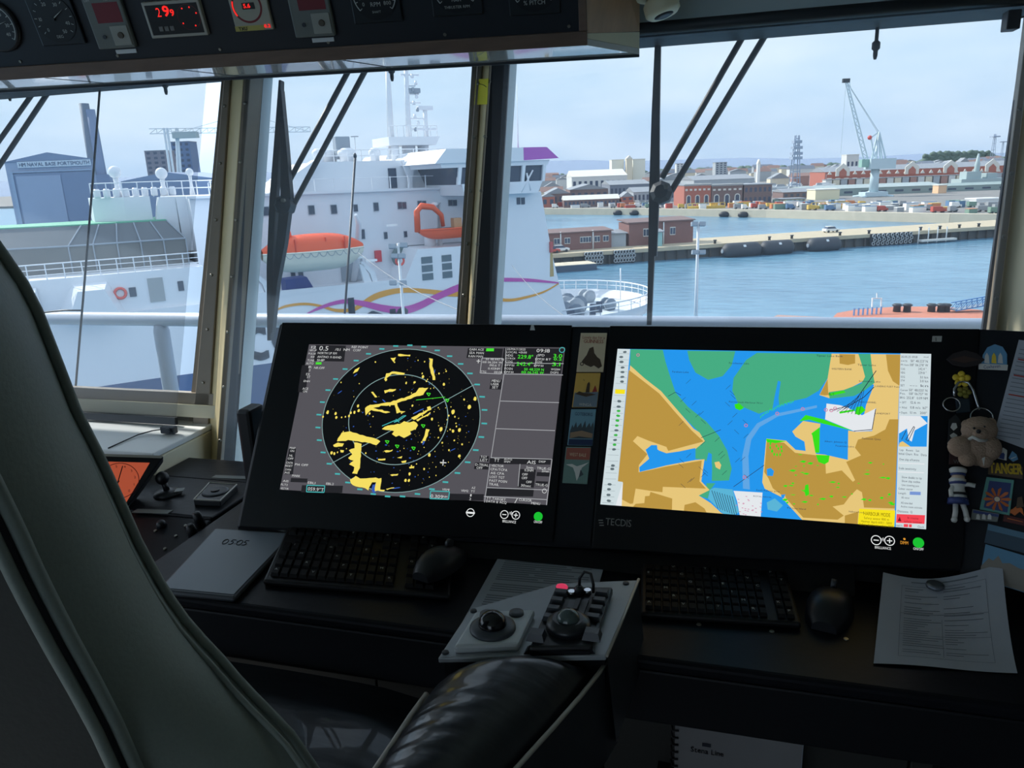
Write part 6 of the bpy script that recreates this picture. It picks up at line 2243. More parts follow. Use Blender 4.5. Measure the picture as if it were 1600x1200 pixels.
layer('drying_shoals', [
    (z4, [(442, 161), (620, 165), (635, 230), (660, 310), (690, 400), (760, 480), (860, 560), (930, 640), (975, 720), (1000, 820), (985, 885), (890, 888), (892, 800), (872, 730), (860, 780), (850, 770), (800, 765), (800, 700), (845, 665), (820, 620), (700, 500), (600, 390), (438, 262)]),
    (z4, [(755, 170), (1020, 172), (1000, 250), (950, 310), (870, 330), (800, 290), (765, 220)]),
    (z4, [(1140, 181), (1080, 220), (1010, 320), (1003, 390), (1040, 470), (1150, 517), (1225, 490), (1235, 430), (1255, 335), (1270, 340), (1258, 430), (1262, 470), (1330, 448), (1412, 430), (1480, 390), (1530, 320), (1552, 186)]),
    (z4, [(860, 900), (910, 900), (880, 940), (868, 985), (818, 970), (862, 938)])], C_gr, 1)
layer('built_up_land', [
    (z4, [(440, 250), (520, 322), (610, 392), (705, 502), (790, 600), (822, 620), (852, 668), (800, 712), (640, 735), (600, 720), (560, 690), (525, 715), (545, 765), (490, 812), (492, 838), (560, 822), (640, 802), (800, 772), (850, 768), (832, 890), (878, 938), (818, 968), (884, 1010), (940, 1062), (985, 1085), (365, 1047), (372, 890)]),
    (z5, [(118, 585), (215, 595), (262, 640), (312, 646), (306, 600), (262, 575), (246, 550), (300, 498), (385, 512), (365, 655), (410, 665), (520, 690), (522, 545), (560, 552), (640, 548), (660, 436), (600, 470), (610, 420), (650, 320), (600, 300), (430, 386), (380, 370), (420, 290), (440, 166), (780, 170), (748, 1020), (300, 992), (190, 872), (110, 832), (98, 800)])], C_lt, 2)
layer('open_land', [
    (z4, [(432, 275), (510, 335), (600, 405), (690, 510), (780, 610), (845, 670), (650, 722), (640, 700), (540, 665), (480, 640), (455, 668), (535, 740), (488, 800), (486, 840), (560, 826), (640, 808), (835, 775), (822, 890), (858, 930), (620, 920), (618, 950), (550, 942), (470, 930), (456, 1012), (440, 1014), (395, 990), (398, 895), (372, 890)]),
    (z4, [(552, 948), (672, 985), (670, 1062), (440, 1048), (470, 1014), (518, 1010), (522, 972), (546, 970)]),
    (z4, [(740, 1020), (800, 1005), (850, 1040), (866, 1072), (735, 1065)]),
    (z5, [(120, 600), (205, 605), (260, 655), (370, 668), (408, 672), (412, 758), (490, 742), (545, 798), (556, 790), (512, 700), (585, 668), (555, 630), (570, 590), (650, 570), (705, 540), (725, 490), (770, 490), (752, 930), (600, 925), (590, 850), (565, 835), (530, 870), (500, 910), (445, 920), (500, 965), (470, 985), (300, 975), (215, 880), (150, 830), (128, 780), (108, 750)]),
    (z5, [(478, 168), (556, 170), (556, 214), (520, 222), (480, 215)]), (z5, [(708, 170), (779, 171), (776, 325), (742, 302), (718, 250)]), (z5, [(382, 368), (420, 292), (424, 370), (408, 372)]), (z5, [(505, 965), (572, 945), (568, 1010), (505, 1005)])], C_tan, 3)
layer('inner_water', [
    (z4, [(530, 712), (556, 690), (588, 690), (592, 724), (640, 740), (800, 706), (800, 770), (640, 800), (570, 812), (545, 826), (495, 834), (492, 812), (545, 768)]),
    (z5, [(388, 514), (522, 548), (518, 688), (492, 672), (362, 660), (382, 540)]), (z5, [(120, 735), (140, 730), (156, 745), (150, 770), (122, 768)]),
    (z5, [(100, 905), (160, 890), (205, 920), (170, 985), (75, 975), (80, 935)]), (z4, [(872, 730), (890, 740), (890, 800), (886, 885), (846, 880), (850, 790), (862, 780)]),
    (z5, [(430, 395), (545, 385), (530, 425), (430, 412)]), (z5, [(190, 862), (212, 860), (208, 880), (194, 880)])], C_sea, 4)
layer('channel_shoal', [(z5, [(572, 167), (632, 167), (640, 240), (652, 310), (600, 350), (550, 375), (430, 388), (426, 356), (500, 345), (588, 312), (605, 280), (592, 230)]),
                        (z5, [(915 - 25, 600), (912, 605), (912, 625), (872, 624)])], C_gr, 4)
layer('channel_band', [(z4, [(1062, 930), (1058, 750), (1080, 650), (1140, 570), (1250, 515), (1412, 482), (1470, 470), (1470, 484), (1412, 497), (1255, 532), (1155, 590), (1108, 660), (1092, 750), (1100, 935)])], C_ch, 4)
layer('white_areas', [(z5, [(415, 412), (480, 420), (520, 432), (590, 470), (658, 436), (640, 545), (560, 552), (408, 490)]), (z4, [(1010, 942), (1170, 952), (1160, 1088), (1045, 1082), (1030, 1000)]),
                      (z4, [(372, 893), (400, 896), (392, 1042), (352, 1040)])], C_wh, 5)
layer('island', [(z4, [(905, 785), (930, 780), (942, 800), (935, 825), (912, 812)]), (z5, [(210, 905 - 40), (216, 880), (204, 882)])], C_lt, 5)
layer('marina', [(z4, [(880, 935), (905, 925), (1005, 935), (1040, 1060), (1000, 1085), (960, 1075), (870, 985)]), (z5, [(120, 900), (160, 880), (200, 915), (170, 945), (125, 935)])], C_teal, 5)
gv = [(z5, [(280, 500), (312, 468), (400, 490), (545, 546), (400, 512), (330, 492)]), (z5, [(340, 560), (382, 528), (380, 655), (360, 655), (352, 610), (345, 570)]), (z5, [(362, 665), (430, 668), (425, 700), (405, 712), (375, 700)]),
      (z5, [(560, 430), (590, 425), (608, 445), (575, 470), (555, 462)]), (z5, [(478, 452), (555, 440), (550, 450), (480, 462)]), (z4, [(1015, 465), (1040, 458), (1068, 485), (1045, 498), (1020, 488)]), (z4, [(1190, 655), (1245, 662), (1300, 668), (1240, 680), (1192, 668)]),
      (z5, [(310, 815), (325, 810), (330, 860), (312, 870), (306, 845)]), (z5, [(425, 362), (500, 348), (510, 358), (430, 375)]), (z5, [(120, 588), (165, 592), (160, 605), (122, 604)])]
r4 = random.Random(11)
for i in range(46):
    x, y = 200 + r4.random() * 540, 660 + r4.random() * 250
    if x > 380 and y < 790 and x < 580:
        continue
    w, h = 4 + r4.random() * 16, 2 + r4.random() * 5
    gv.append((z5, [(x - w, y), (x, y - h), (x + w, y - h * .4), (x + w * .3, y + h)]))
for i in range(22):
    t_ = i / 21
    x, y = 90 + 160 * t_, 470 - 70 * t_ - 12 * math.sin(t_ * 3) + r4.random() * 10
    gv.append((z5, [(x - 2, y), (x, y - 8), (x + 2, y), (x, y + 8)]))
for i in range(12):
    x, y = 1195 + r4.random() * 90, 670 + r4.random() * 80
    gv.append((z4, [(x - 6, y), (x, y - 12), (x + 5, y), (x, y + 10)]))
layer('radar_overlay', gv, C_vg, 6)
# survey lines, contours and labels
b = MB()
rl2 = random.Random(5)
for i in range(40):
    x, y = 700 + rl2.random() * 380, 350 + rl2.random() * 560
    if x > 1000 and y < 520:
        continue
    d = rl2.choice((-1, 1))
    sline(b, [z4(x, y), z4(x + 26, y + 24 * d)], .45, 5)
sline(b, [z4(1010, 920), z4(1180, 800)], .7, 7)
sline(b, [z4(650, 420), z4(690, 398), z4(720, 415)], .7, 7)
sline(b, [z4(830, 650), z4(940, 605)], .7, 7)
sline(b, [z5(545, 415), z5(660, 250)], 1.0, 7)
sline(b, [z5(500, 440), z5(600, 380), z5(650, 330)], 1.0, 7)
sline(b, [z5(550, 548), z5(640, 540), z5(657, 440)], .9, 7)
for i in range(9):
    sline(b, [z4(890 + i * 14, 940 + i * 4), z4(925 + i * 13, 1040 + i * 5)], .7, 7)
for i in range(9):
    sline(b, [z5(430 + i * 18, 445 + i * 3), z5(520 + i * 10, 425 - i * 10)], .6, 7)
part('contour_lines', b, C_tx, cs, fix=False, kind='stuff')
rd2 = MB()
for zf, x, y in ((z5, 410, 447), (z5, 436, 450), (z5, 455, 440), (z4, 1078, 585), (z4, 1070, 870), (z4, 1250, 520), (z4, 1390, 495), (z4, 485, 198)):
    c = mp(*zf(x, y))
    rd2.ring(c + MNV * sl(7), X, MU, .002, .0032, 12)
for i in range(26):
    x, y = 1020 + rl2.random() * 140, 955 + rl2.random() * 120
    sline(rd2, [z4(x, y), z4(x + 9, y + 2)], .8, 7)
part('beacon_marks', rd2, emat('chart_magenta', (208, 120, 160)), cs, fix=False, kind='stuff')
tx = MB()
for s, zf, x, y, h, f in (('Fareham Lake', z4, 672, 290, 10, 90), ('Portchester Lake', z4, 985, 242, 10, 110), ('Portsmouth Harbour N Lt', z4, 985, 455, 9, 185), ('Tipner Lake Bank', z5, 365, 180, 9, 130), ('WESTERN BANK', z5, 440, 245, 9, 100), ('Tipner Lake', z5, 568, 225, 9, 90), ('LANDING FLEET Point', z5, 655, 330, 8, 120), ('BLT', z5, 425, 372, 12, 28), ('Stamshaw Lake', z5, 575, 305, 8, 105), ('Flathouse Quay', z5, 590, 588, 9, 92), ('Albert Johnson Q', z5, 405, 602, 8, 108), ('Fountain Lake', z5, 460, 624, 8, 90), ('LANDPORT', z5, 655, 464, 8, 74), ('Portsea Island', z5, 222, 930, 8, 90), ('South Railway Jetty', z5, 68, 842, 8, 115), ('Hulbert Road', z5, 525, 948, 8, 72), ('ROYAL NAVAL', z4, 1120, 975, 8, 100), ('MAIN CHANNEL', z5, 575, 408, 8, 85)):
    u, v = zf(x, y)
    k = 3.53 if zf is z4 else 3.157
    stext(tx, s, u, v, h / k, f / k, n=8)
part('screen_text', tx, C_tx, cs, fix=False)
# toolbar
raw = lambda x, y: (x, y)
layer('toolbar', [(raw, [(965, 545), (984.6, 545.5), (965.4, 752), (973, 753), (961, 792.5), (938, 788)])], C_pan, 6)
b = MB()
for i in range(26):
    k = i / 26
    y = 165 + 855 * k
    x = 378 - 95 * k
    sline(b, [z4(x, y + 20), z4(x + 58 + 4 * k, y + 22)], .5, 7)
part('toolbar_lines', b, emat('panel_line', (150, 164, 170)), cs, fix=False, kind='stuff')
ic, ig = MB(), MB()
for i, (x, y) in enumerate(((410, 177), (390, 204), (392, 231), (398, 262), (398, 288), (396, 314), (394, 340), (380, 448), (376, 478), (376, 502), (373, 528), (370, 555), (366, 582), (364, 608), (360, 635), (357, 662), (354, 688), (350, 714), (344, 802), (340, 822), (326, 906), (322, 934), (320, 965), (322, 997))):
    u, v = z4(x, y)
    blob(ig if 9 <= i <= 16 and i not in (13, 15) else ic, u, v, 3.2, 2.0, 8, 0, 6)
part('toolbar_icons', ic, emat('icon_grey', (96, 110, 116)), cs, fix=False, kind='stuff')
part('toolbar_icons', ig, emat('icon_green', (60, 180, 70)), cs, fix=False, kind='stuff')
layer('active_button', [(z4, [(358, 382), (412, 384), (410, 408), (356, 406)])], C_yel, 8)
# data column
layer('data_column', [(raw, [(1407, 552.2), (1455, 553), (1447, 827), (1399.5, 823.4)])], C_pan, 7)
tx = MB()
for s, x, y, h, f in (('25.05.25 09:18', 783, 186, 10, 80), ('mod', 895, 186, 8, 22), ('DATE', 783, 206, 8, 30), ("50° 48.223' N", 830, 208, 12, 84), ('P1 lon', 782, 225, 9, 38), ("001° 06.278' W", 826, 227, 12, 90), ('COG', 782, 246, 10, 20), ('242.4 °', 868, 247, 12, 40), ('HDG', 782, 264, 10, 20), ('229.8 °', 868, 266, 12, 40), ('SOG', 781, 285, 10, 20), ('3.1 kn', 876, 288, 12, 40), ('STW', 781, 303, 10, 20), ('3.0 kn', 876, 307, 12, 40), ('SET', 780, 327, 10, 20), ('--- kn', 826, 328, 12, 90),
                      ('Cursor', 779, 350, 10, 38), ("50° 48.020' N", 822, 351, 12, 90), ('Pos.', 778, 367, 10, 26), ("001° 06.757' W", 822, 369, 12, 92), ('BRG', 777, 387, 10, 24), ('252.8°  0.09 NM', 810, 389, 12, 104), ('+ OFT', 776, 411, 10, 32), ('12.6 m', 830, 412, 12, 46), ('+ Wind', 775, 436, 10, 36), ('0.8 m/s  167°', 828, 437, 12, 86), ('+ Depth', 774, 461, 10, 38), ('1.1 m   200°', 828, 462, 12, 82),
                      ('Lap   Route   Sat', 776, 645, 10, 96), ('Initial Chart  Rte   Data', 772, 664, 11, 136), ('Own ship offcentre', 774, 692, 11, 98), ('Scale sensitivity', 772, 736, 11, 84), ('Show double to tip', 786, 780, 11, 98), ('Show ship outline', 786, 799, 11, 90), ('Line steering pos', 786, 818, 10, 84), ('Colour vector', 770, 836, 10, 70), ('Length', 770, 858, 10, 36), ('AIS vector', 784, 880, 10, 40), ('AIS name label', 782, 906, 10, 56), ('Active route activate', 782, 924, 10, 104), ('Distance  12', 766, 948, 11, 72), ('HARTS', 757, 1018, 10, 32), ('Clock', 864, 1024, 10, 32)):
    u, v = z5(x, y)
    stext(tx, s, u, v, h / 3.157, f / 3.157, n=9)
part('screen_text', tx, C_tx, cs, fix=False)
layer('inset_chart', [(z5, [(776, 472), (914, 474), (909, 625), (770, 624)])], C_sea, 8)
layer('inset_land', [(z5, [(776, 472), (878, 474), (913, 510), (850, 545), (835, 600), (820, 590), (812, 535), (772, 560)])], C_wh, 9)
layer('inset_land', [(z5, [(776, 605), (790, 598), (830, 625), (770, 624)])], C_lt, 10)
b = MB()
sline(b, [z5(806, 590), z5(845, 525), z5(850, 530), z5(818, 598), z5(806, 590)], .8, 10)
sline(b, [z5(785, 590), z5(808, 545)], .8, 10)
part('inset_ship', b, C_tx, cs, fix=False, kind='stuff')
layer('slider_bars', [(z5, [(770, 703), (898, 708), (898, 713), (770, 708)]), (z5, [(768, 746), (896, 751), (896, 756), (768, 751)])], C_wh, 8)
layer('entry_field', [(z5, [(826, 846), (880, 848), (879, 864), (825, 862)])], emat('field_blue', (120, 150, 210)), 8)
layer('alarm_box', [(z5, [(761, 957), (901, 963), (898, 1006), (758, 1000)])], C_red, 8)
tx = MB()
for s, x, y, h, f in (('In route', 815, 980, 10, 52), ('safety contour', 798, 997, 10, 88)):
    u, v = z5(x, y)
    stext(tx, s, u, v, h / 3.157, f / 3.157, n=9)
tx.poly([mp(*z5(*p), sl(9)) for p in ((766, 992), (784, 993), (776, 970))])
part('screen_text', tx, emat('alarm_dark', (120, 16, 30)), cs, fix=False)
layer('status_chips', [(z5, [(796, 1006), (818, 1007), (817, 1022), (795, 1021)]), (z5, [(822, 1007), (836, 1008), (835, 1023), (821, 1022)])], C_red, 8)
layer('mode_box', [(z5, [(577, 931), (754, 940), (749, 1022), (569, 1011)])], C_yel, 8)
tx = MB()
for s, x, y, h, f in (('HARBOUR MODE', 598, 962, 18, 130), ('Safety sensor 800 m', 600, 981, 11, 122), ('Hazmat depth 600 1 : 5000', 586, 997, 11, 150), ('Safety depth auto safety 2000', 578, 1012, 11, 164)):
    u, v = z5(x, y)
    stext(tx, s, u, v, h / 3.157, f / 3.157, n=9)
part('screen_text', tx, emat('mode_text', (110, 90, 10)), cs, fix=False)

# ================================================================== things on the desk
M_key = mat('key_black', (10, 11, 14), 0.55, var=0.1, spec=0.18)
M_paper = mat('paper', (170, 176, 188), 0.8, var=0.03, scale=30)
M_ink = mat('print_ink', (120, 126, 136), 0.8)
M_inkd = mat('print_ink_dark', (36, 40, 52), 0.8)


def dq(c, ex, ey, z0, z1):
    """flat block on the desk: four (x,y) corners"""
    return MB().prism([V((x, y, z0)) for x, y in c], Z * (z1 - z0))


def keyboard(lab, p00, p10, p01, nx, ny, skip):
    """p00 front-left, p10 front-right, p01 back-left on the desk"""
    o, a, b_ = V(p00), V(p10) - V(p00), V(p01) - V(p00)
    t = thing('keyboard', lab, 'keyboard', o + (a + b_) * .5)
    q = [o, o + a, o + a + b_, o + b_]
    part('tray', MB().hexa([p + Z * .001 for p in q], [q[0] + Z * .012, q[1] + Z * .012, q[2] + Z * .022, q[3] + Z * .022]), mat('tray_black', (13, 14, 18), .45, spec=.3), t, .004)
    ea, eb = a / nx * .92, b_ / ny * .86
    first = None
    for j in range(ny):
        for i in range(nx):
            if skip(i, j):
                continue
            c = o + a * (.03 + .94 * (i + .5) / nx) + b_ * (.06 + .88 * (j + .5) / ny) + Z * (.0125 + .010 * (.06 + .88 * (j + .5) / ny))
            if first is None:
                b = MB()
                b.hexa([c + ea * sx * .46 + eb * sy * .46 for sx, sy in ((-1, -1), (1, -1), (1, 1), (-1, 1))], [c + ea * sx * .36 + eb * sy * .36 + Z * .006 for sx, sy in ((-1, -1), (1, -1), (1, 1), (-1, 1))])
                first = part('key', b, M_key, t)
                fc = c
            else:
                k = first.copy()
                COL.objects.link(k)
                k.location = first.location + (c - fc)
    tx = MB()
    for j in range(ny):
        for i in range(nx):
            if skip(i, j) or (i * 7 + j * 3) % 4:
                continue
            c = o + a * (.03 + .94 * (i + .5) / nx) + b_ * (.06 + .88 * (j + .5) / ny) + Z * (.0188 + .010 * (.06 + .88 * (j + .5) / ny))
            text(tx, 'ABCDEFGHIJKLMNPQRSTUVW'[(i * 5 + j) % 22], c - a.normalized() * .003, a.normalized(), b_.normalized(), .006)
    part('legend', tx, M_numer, t, fix=False)
    return t


keyboard('black keyboard below the radar monitor', onz(412, 916, DZ), onz(704, 941, DZ), onz(452, 836, DZ), 18, 6, lambda i, j: (i in (13, 17)) or (j == 4 and i % 5 == 0))
keyboard('black keyboard below the chart monitor', onz(1000, 968, DZ), onz(1252, 985, DZ), onz(1002, 897, DZ), 17, 6, lambda i, j: i == 14)


def mouse(lab, c, ang, L, W, H, wire):
    t = thing('computer_mouse', lab, 'mouse', c)
    ex = V((math.cos(ang), math.sin(ang), 0))
    ey = V((-ex.y, ex.x, 0))
    rows = []
    for i in range(11):
        k = i / 10
        w = W * math.sin(math.pi * (.06 + .88 * k)) ** .4
        h = H * (math.sin(math.pi * (.05 + .9 * k)) ** .55) * (1.05 - .35 * k)
        rows.append([c + ey * (k - .5) * L + ex * w * math.cos(a) + Z * (h * max(0, math.sin(a)) ** .7 + .001) for a in [math.pi * j / 12 for j in range(13)]])
    bd = part('body', MB().grid(rows), M_black, t, fix=False)
    part('end_cap', MB().poly(rows[0]), M_black, bd, fix=False)
    part('end_cap', MB().poly(rows[-1]), M_black, bd, fix=False)
    tp = [c + ey * (.1 + .03 * s) * L * 2 + Z * H * .93 for s in range(3)]
    part('scroll_wheel', MB().lathe(c + ey * L * .25 - ex * .004 + Z * H * .82, ex, [(.008, 0), (.008, .008)], 14), M_dark, t)
    if wire:
        part('cable', MB().tube([c + ey * L * .5 + Z * .006, c + ey * (L * .5 + .05) + ex * .02 + Z * .004, c + ey * (L * .5 + .09) + ex * .01 + Z * .004], .002, 6), M_black, t)
    return t


mouse('black mouse standing at the right end of the radar keyboard', onz(690, 905, DZ) + Z * .024, -.3, .115, .034, .042, False)
mouse('black mouse on the dark desk beside the loose paper', onz(1296, 958, DZ), -.25, .12, .036, .045, True)


def print_lines(mb, o, ex, ey, rows):
    """rows: (x0, x1, y, h) in metres from o"""
    for x0, x1, y, h in rows:
        mb.poly([o + ex * x0 + ey * y, o + ex * x1 + ey * y, o + ex * x1 + ey * (y + h), o + ex * x0 + ey * (y + h)])


# sheet lying between the keyboards
o = V((-0.398, 1.004, DZ + .0006))
ex = V((1, .05, 0)).normalized()
ey = V((-.02, 1, 0)).normalized()
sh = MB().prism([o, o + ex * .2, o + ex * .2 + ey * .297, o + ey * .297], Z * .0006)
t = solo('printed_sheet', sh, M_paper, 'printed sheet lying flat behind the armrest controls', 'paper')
b = MB()
r5 = random.Random(9)
rows = [(.02, .185, .268, .010)]
y = .25
while y > .02:
    x1 = .06 + r5.random() * .12
    rows.append((.016, x1, y, .0035))
    if r5.random() < .4:
        rows.append((x1 + .01, .18, y, .0035))
    y -= .0075 if r5.random() < .8 else .016
print_lines(b, o + Z * .0009, ex, ey, rows)
part('printed_lines', b, M_ink, t, fix=False, kind='stuff')

# loose curled form at the right with a round magnet on it
c00, c10, c11, c01 = onz(1365, 1036, DZ + .003), onz(1590, 1051, DZ + .003), onz(1566, 881, DZ + .068), onz(1380, 893, DZ + .048)
n = 14


def sheet(s, r):
    p = c00 * (1 - s) * (1 - r) + c10 * s * (1 - r) + c11 * s * r + c01 * (1 - s) * r
    d = max(0, s + r - 1.15)
    flat_z = DZ + .002
    up_ = (.044 + .022 * s * s - .012 * math.sin(math.pi * s)) * r ** 1.8 + .0015 * (1 + math.sin(s * 6 + r * 3))
    return V((p.x, p.y, flat_z + up_))


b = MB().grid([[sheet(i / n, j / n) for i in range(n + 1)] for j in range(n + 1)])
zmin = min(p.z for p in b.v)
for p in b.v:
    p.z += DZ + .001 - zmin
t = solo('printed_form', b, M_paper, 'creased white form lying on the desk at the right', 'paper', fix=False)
lift = DZ + .001 - zmin
b = MB()
rr5 = random.Random(4)


def fl_line(s0, r0, s1, r1, w=.0035):
    K = 6
    for k in range(K):
        a0, a1 = k / K, (k + 1) / K
        pts = []
        for a_, dr in ((a0, 0), (a1, 0), (a1, w), (a0, w)):
            s, r = s0 + (s1 - s0) * a_, r0 + (r1 - r0) * a_
            pts.append(sheet(s + (dr if abs(s1 - s0) < abs(r1 - r0) else 0), r + (0 if abs(s1 - s0) < abs(r1 - r0) else dr)) + Z * (lift + .0008))
        b.poly(pts)


for s0, r0, s1, r1 in ((.17, .10, .86, .10), (.17, .90, .86, .90), (.17, .10, .17, .90), (.86, .10, .86, .90), (.50, .12, .50, .55), (.17, .60, .86, .60), (.17, .36, .86, .36)):
    fl_line(s0, r0, s1, r1, .003)
r = .87
while r > .13:
    x0 = .2
    fl_line(.20, r, .20 + .10 + rr5.random() * .22, r, .006)
    if rr5.random() < .8:
        fl_line(.52, r, .52 + .08 + rr5.random() * .24, r, .006)
    r -= .026 if rr5.random() < .8 else .05
fl_line(.25, .94, .80, .94, .012)
part('printed_lines', b, M_ink, t, fix=False, kind='stuff')
p = sheet(.45, .90) + Z * (lift + .0015)
solo('round_magnet', MB().lathe(p, Z, [(.013, 0), (.014, .002), (.013, .006), (.010, .007)], 20), mat('magnet_steel', (110, 118, 128), .35, metal=.6), 'round steel magnet on the creased form', 'magnet')
for u, v in ((1092, 976), (1206, 987), (1322, 999), (1018, 890), (1118, 898), (1222, 908)):
    p = onz(u, v, DZ)
    part('desk_screw', MB().lathe(p, Z, [(.004, 0), (.0035, .0015)], 10), M_screw, con)

# writing tablet with 05:05
q = [onz(u, v, DZ + .012) for u, v in ((244, 922), (366, 934), (462, 832), (336, 824))]
t = thing('writing_tablet', 'grey writing tablet with handwritten 05:05 on the desk', 'tablet', V((q[0] + q[2]) / 2).xy.to_3d() + Z * DZ)
part('frame', MB().hexa([p - Z * .011 for p in q], q), mat('tablet_frame', (58, 64, 72), .4), t, .005)
cq = (q[0] + q[1] + q[2] + q[3]) / 4
q2 = [cq + (p - cq) * .93 + Z * .0004 for p in q]
part('writing_surface', MB().hexa(q2, [p + Z * .0006 for p in q2]), mat('tablet_face', (128, 138, 150), .45, var=.04), t)
ex = (q[2] - q[3]).normalized()
ey = (q[3] - q[0]).normalized()
o = onz(350, 850, DZ + .0135)
b = MB()


def pen(pts):
    b.tube([o + ex * x * .012 + ey * y * .020 for x, y in pts], .0008, 4)


circ = lambda x0: [(x0 + .45 * math.cos(a), .5 + .5 * math.sin(a)) for a in [math.pi * 2 * k / 12 + .6 for k in range(13)]]
pen(circ(-.1))
five = lambda x0: [(x0 + .8, 1), (x0 + .25, 1), (x0 + .15, .6), (x0 + .55, .6), (x0 + .7, .35), (x0 + .5, .05), (x0 + .05, .05)]
pen(five(.7))
pen([(1.85, .75), (1.86, .7)])
pen([(1.83, .25), (1.84, .2)])
pen(circ(2.5))
pen(five(3.1))
part('lettering', b, M_inkd, t, fix=False)
# pen lying at the tablet's top
a, c = onz(402, 823, DZ + .008), onz(452, 830, DZ + .008)
t = thing('marker_pen', 'slim dark marker pen lying above the writing tablet', 'pen', a - Z * .008)
part('barrel', MB().tube([a, a + (c - a) * .7], .006, 10), M_dark, t)
part('cap', MB().tube([a + (c - a) * .7, c], .0068, 10), M_grey, t)

# ------------------------------------------------------------------ magnets on the strip between the screens
def card(lab, quad, m, th=.004, off=.001):
    t = thing('souvenir_magnet', lab, 'magnet', mp(*quad[3], off), 'postcard magnets between the screens')
    q0 = [mp(u, v, off) for u, v in quad]
    part('plate', MB().hexa(q0, [p + MNV * th for p in q0]), m, t, .0008)
    cu = [sum(p[0] for p in quad) / 4, sum(p[1] for p in quad) / 4]

    def P(x, y, lift=.0003):
        (a, b1), (c, d), (e, f), (g, h) = quad
        tx_, ty_ = a + (c - a) * x, b1 + (d - b1) * x
        bx, by = g + (e - g) * x, h + (f - h) * x
        return mp(tx_ + (bx - tx_) * y, ty_ + (by - ty_) * y, off + th + lift)
    return t, P


def patch(t, P, name, pts, m, lift=.0003):
    part(name, MB().poly([P(x, y, lift) for x, y in pts]), m, t, fix=False)


def ctext(t, P, s, x, y, h, m, fit, name='lettering'):
    b = MB()
    o = P(x, y, .0006)
    hm = (P(x, y - h) - P(x, y)).length
    fm = (P(x + fit, y) - P(x, y)).length
    text(b, s, o, X, MU, hm, 'l', fm)
    part(name, b, m, t, fix=False)


m_cream = mat('card_cream', (236, 218, 184), .6)
m_redp = mat('card_red', (170, 52, 40), .6)
m_brn = mat('card_brown', (84, 66, 50), .6)
t, P = card('cream postcard magnet with red GUINNESS lettering', [(908, 521), (949, 521), (943, 582), (901, 582)], m_cream)
ctext(t, P, 'Lovely day for a', .08, .13, .07, m_redp, .84)
ctext(t, P, 'GUINNESS', .14, .24, .09, m_redp, .74)
patch(t, P, 'cart_figure', [(.14, .72), (.3, .55), (.38, .38), (.52, .34), (.58, .5), (.7, .6), (.82, .66), (.92, .84), (.8, .9), (.62, .82), (.5, .86), (.3, .8)], m_brn)
b = MB()
for x, y, r in ((.16, .78, .004), (.5, .80, .0045)):
    b.ring(P(x, y, .0006), X, MU, r * .6, r, 14)
part('cart_wheels', b, m_brn, t, fix=False, kind='stuff')
t, P = card('yellow postcard magnet with lighthouse and sail over grey water', [(901, 583.5), (939, 583.5), (933, 637), (894, 637)], mat('card_yellow', (236, 190, 92), .6))
patch(t, P, 'water', [(.02, .56), (.98, .54), (.98, .98), (.02, .98)], mat('card_water', (124, 142, 156), .6))
patch(t, P, 'lighthouse', [(.46, .56), (.49, .3), (.55, .24), (.6, .3), (.62, .56)], m_brn, .0006)
patch(t, P, 'sail', [(.72, .55), (.82, .34), (.93, .53)], m_redp, .0006)
patch(t, P, 'rocks', [(.05, .6), (.2, .52), (.4, .57), (.7, .58), (.9, .62), (.5, .68)], m_brn, .0006)
patch(t, P, 'bird', [(.3, .16), (.36, .2), (.34, .22)], m_brn, .0006)
ctext(t, P, 'WINGA', .26, .94, .08, M_roofw, .5)
t, P = card('blue postcard magnet of a harbour city with GOTEBORG title', [(893, 640), (932, 640), (926, 697), (887, 696)], mat('card_teal', (126, 174, 194), .6))
ctext(t, P, 'GOTEBORG', .16, .16, .09, mat('card_navy', (30, 52, 92), .6), .7)
patch(t, P, 'skyline', [(.03, .6), (.1, .42), (.16, .5), (.24, .34), (.3, .5), (.44, .36), (.5, .5), (.6, .3), (.66, .5), (.78, .36), (.84, .48), (.92, .34), (.97, .5), (.97, .8), (.03, .8)], mat('card_slate', (70, 84, 92), .6))
patch(t, P, 'quayside', [(.05, .64), (.5, .58), (.95, .66), (.95, .78), (.4, .74), (.05, .8)], mat('card_tan', (170, 140, 112), .6), .0006)
patch(t, P, 'water', [(.02, .82), (.98, .82), (.98, .98), (.02, .98)], MATS['card_navy'], .0006)
t, P = card('postcard magnet with red brown band above a white sea bird', [(885, 698.5), (924, 699), (918, 757), (879, 755)], mat('card_sea', (124, 158, 150), .6))
patch(t, P, 'title_band', [(.02, .02), (.98, .02), (.98, .34), (.02, .34)], mat('card_rust', (176, 98, 82), .6))
ctext(t, P, 'WEST BALE', .16, .24, .09, m_cream, .66)
patch(t, P, 'sea_bird', [(.05, .48), (.3, .46), (.5, .52), (.75, .46), (.97, .4), (.7, .56), (.66, .72), (.55, .92), (.45, .7), (.35, .56)], mat('bird_white', (240, 240, 234), .6))
patch(t, P, 'bird_shade', [(.66, .6), (.8, .74), (.62, .82)], MATS['card_slate'], .0006)

# ------------------------------------------------------------------ board at the right with magnets
BN = (Matrix.Rotation(math.radians(-22), 3, MU) @ MNV)
if BN.x > 0:
    BN = (Matrix.Rotation(math.radians(22), 3, MU) @ MNV)
BX = MU.cross(BN).normalized()
if BX.x < 0:
    BX = -BX
BP = mp(1538, 700, 0.0)


def bp_(u, v, off=0.0):
    return hit(u, v, BP + BN * off, BN)


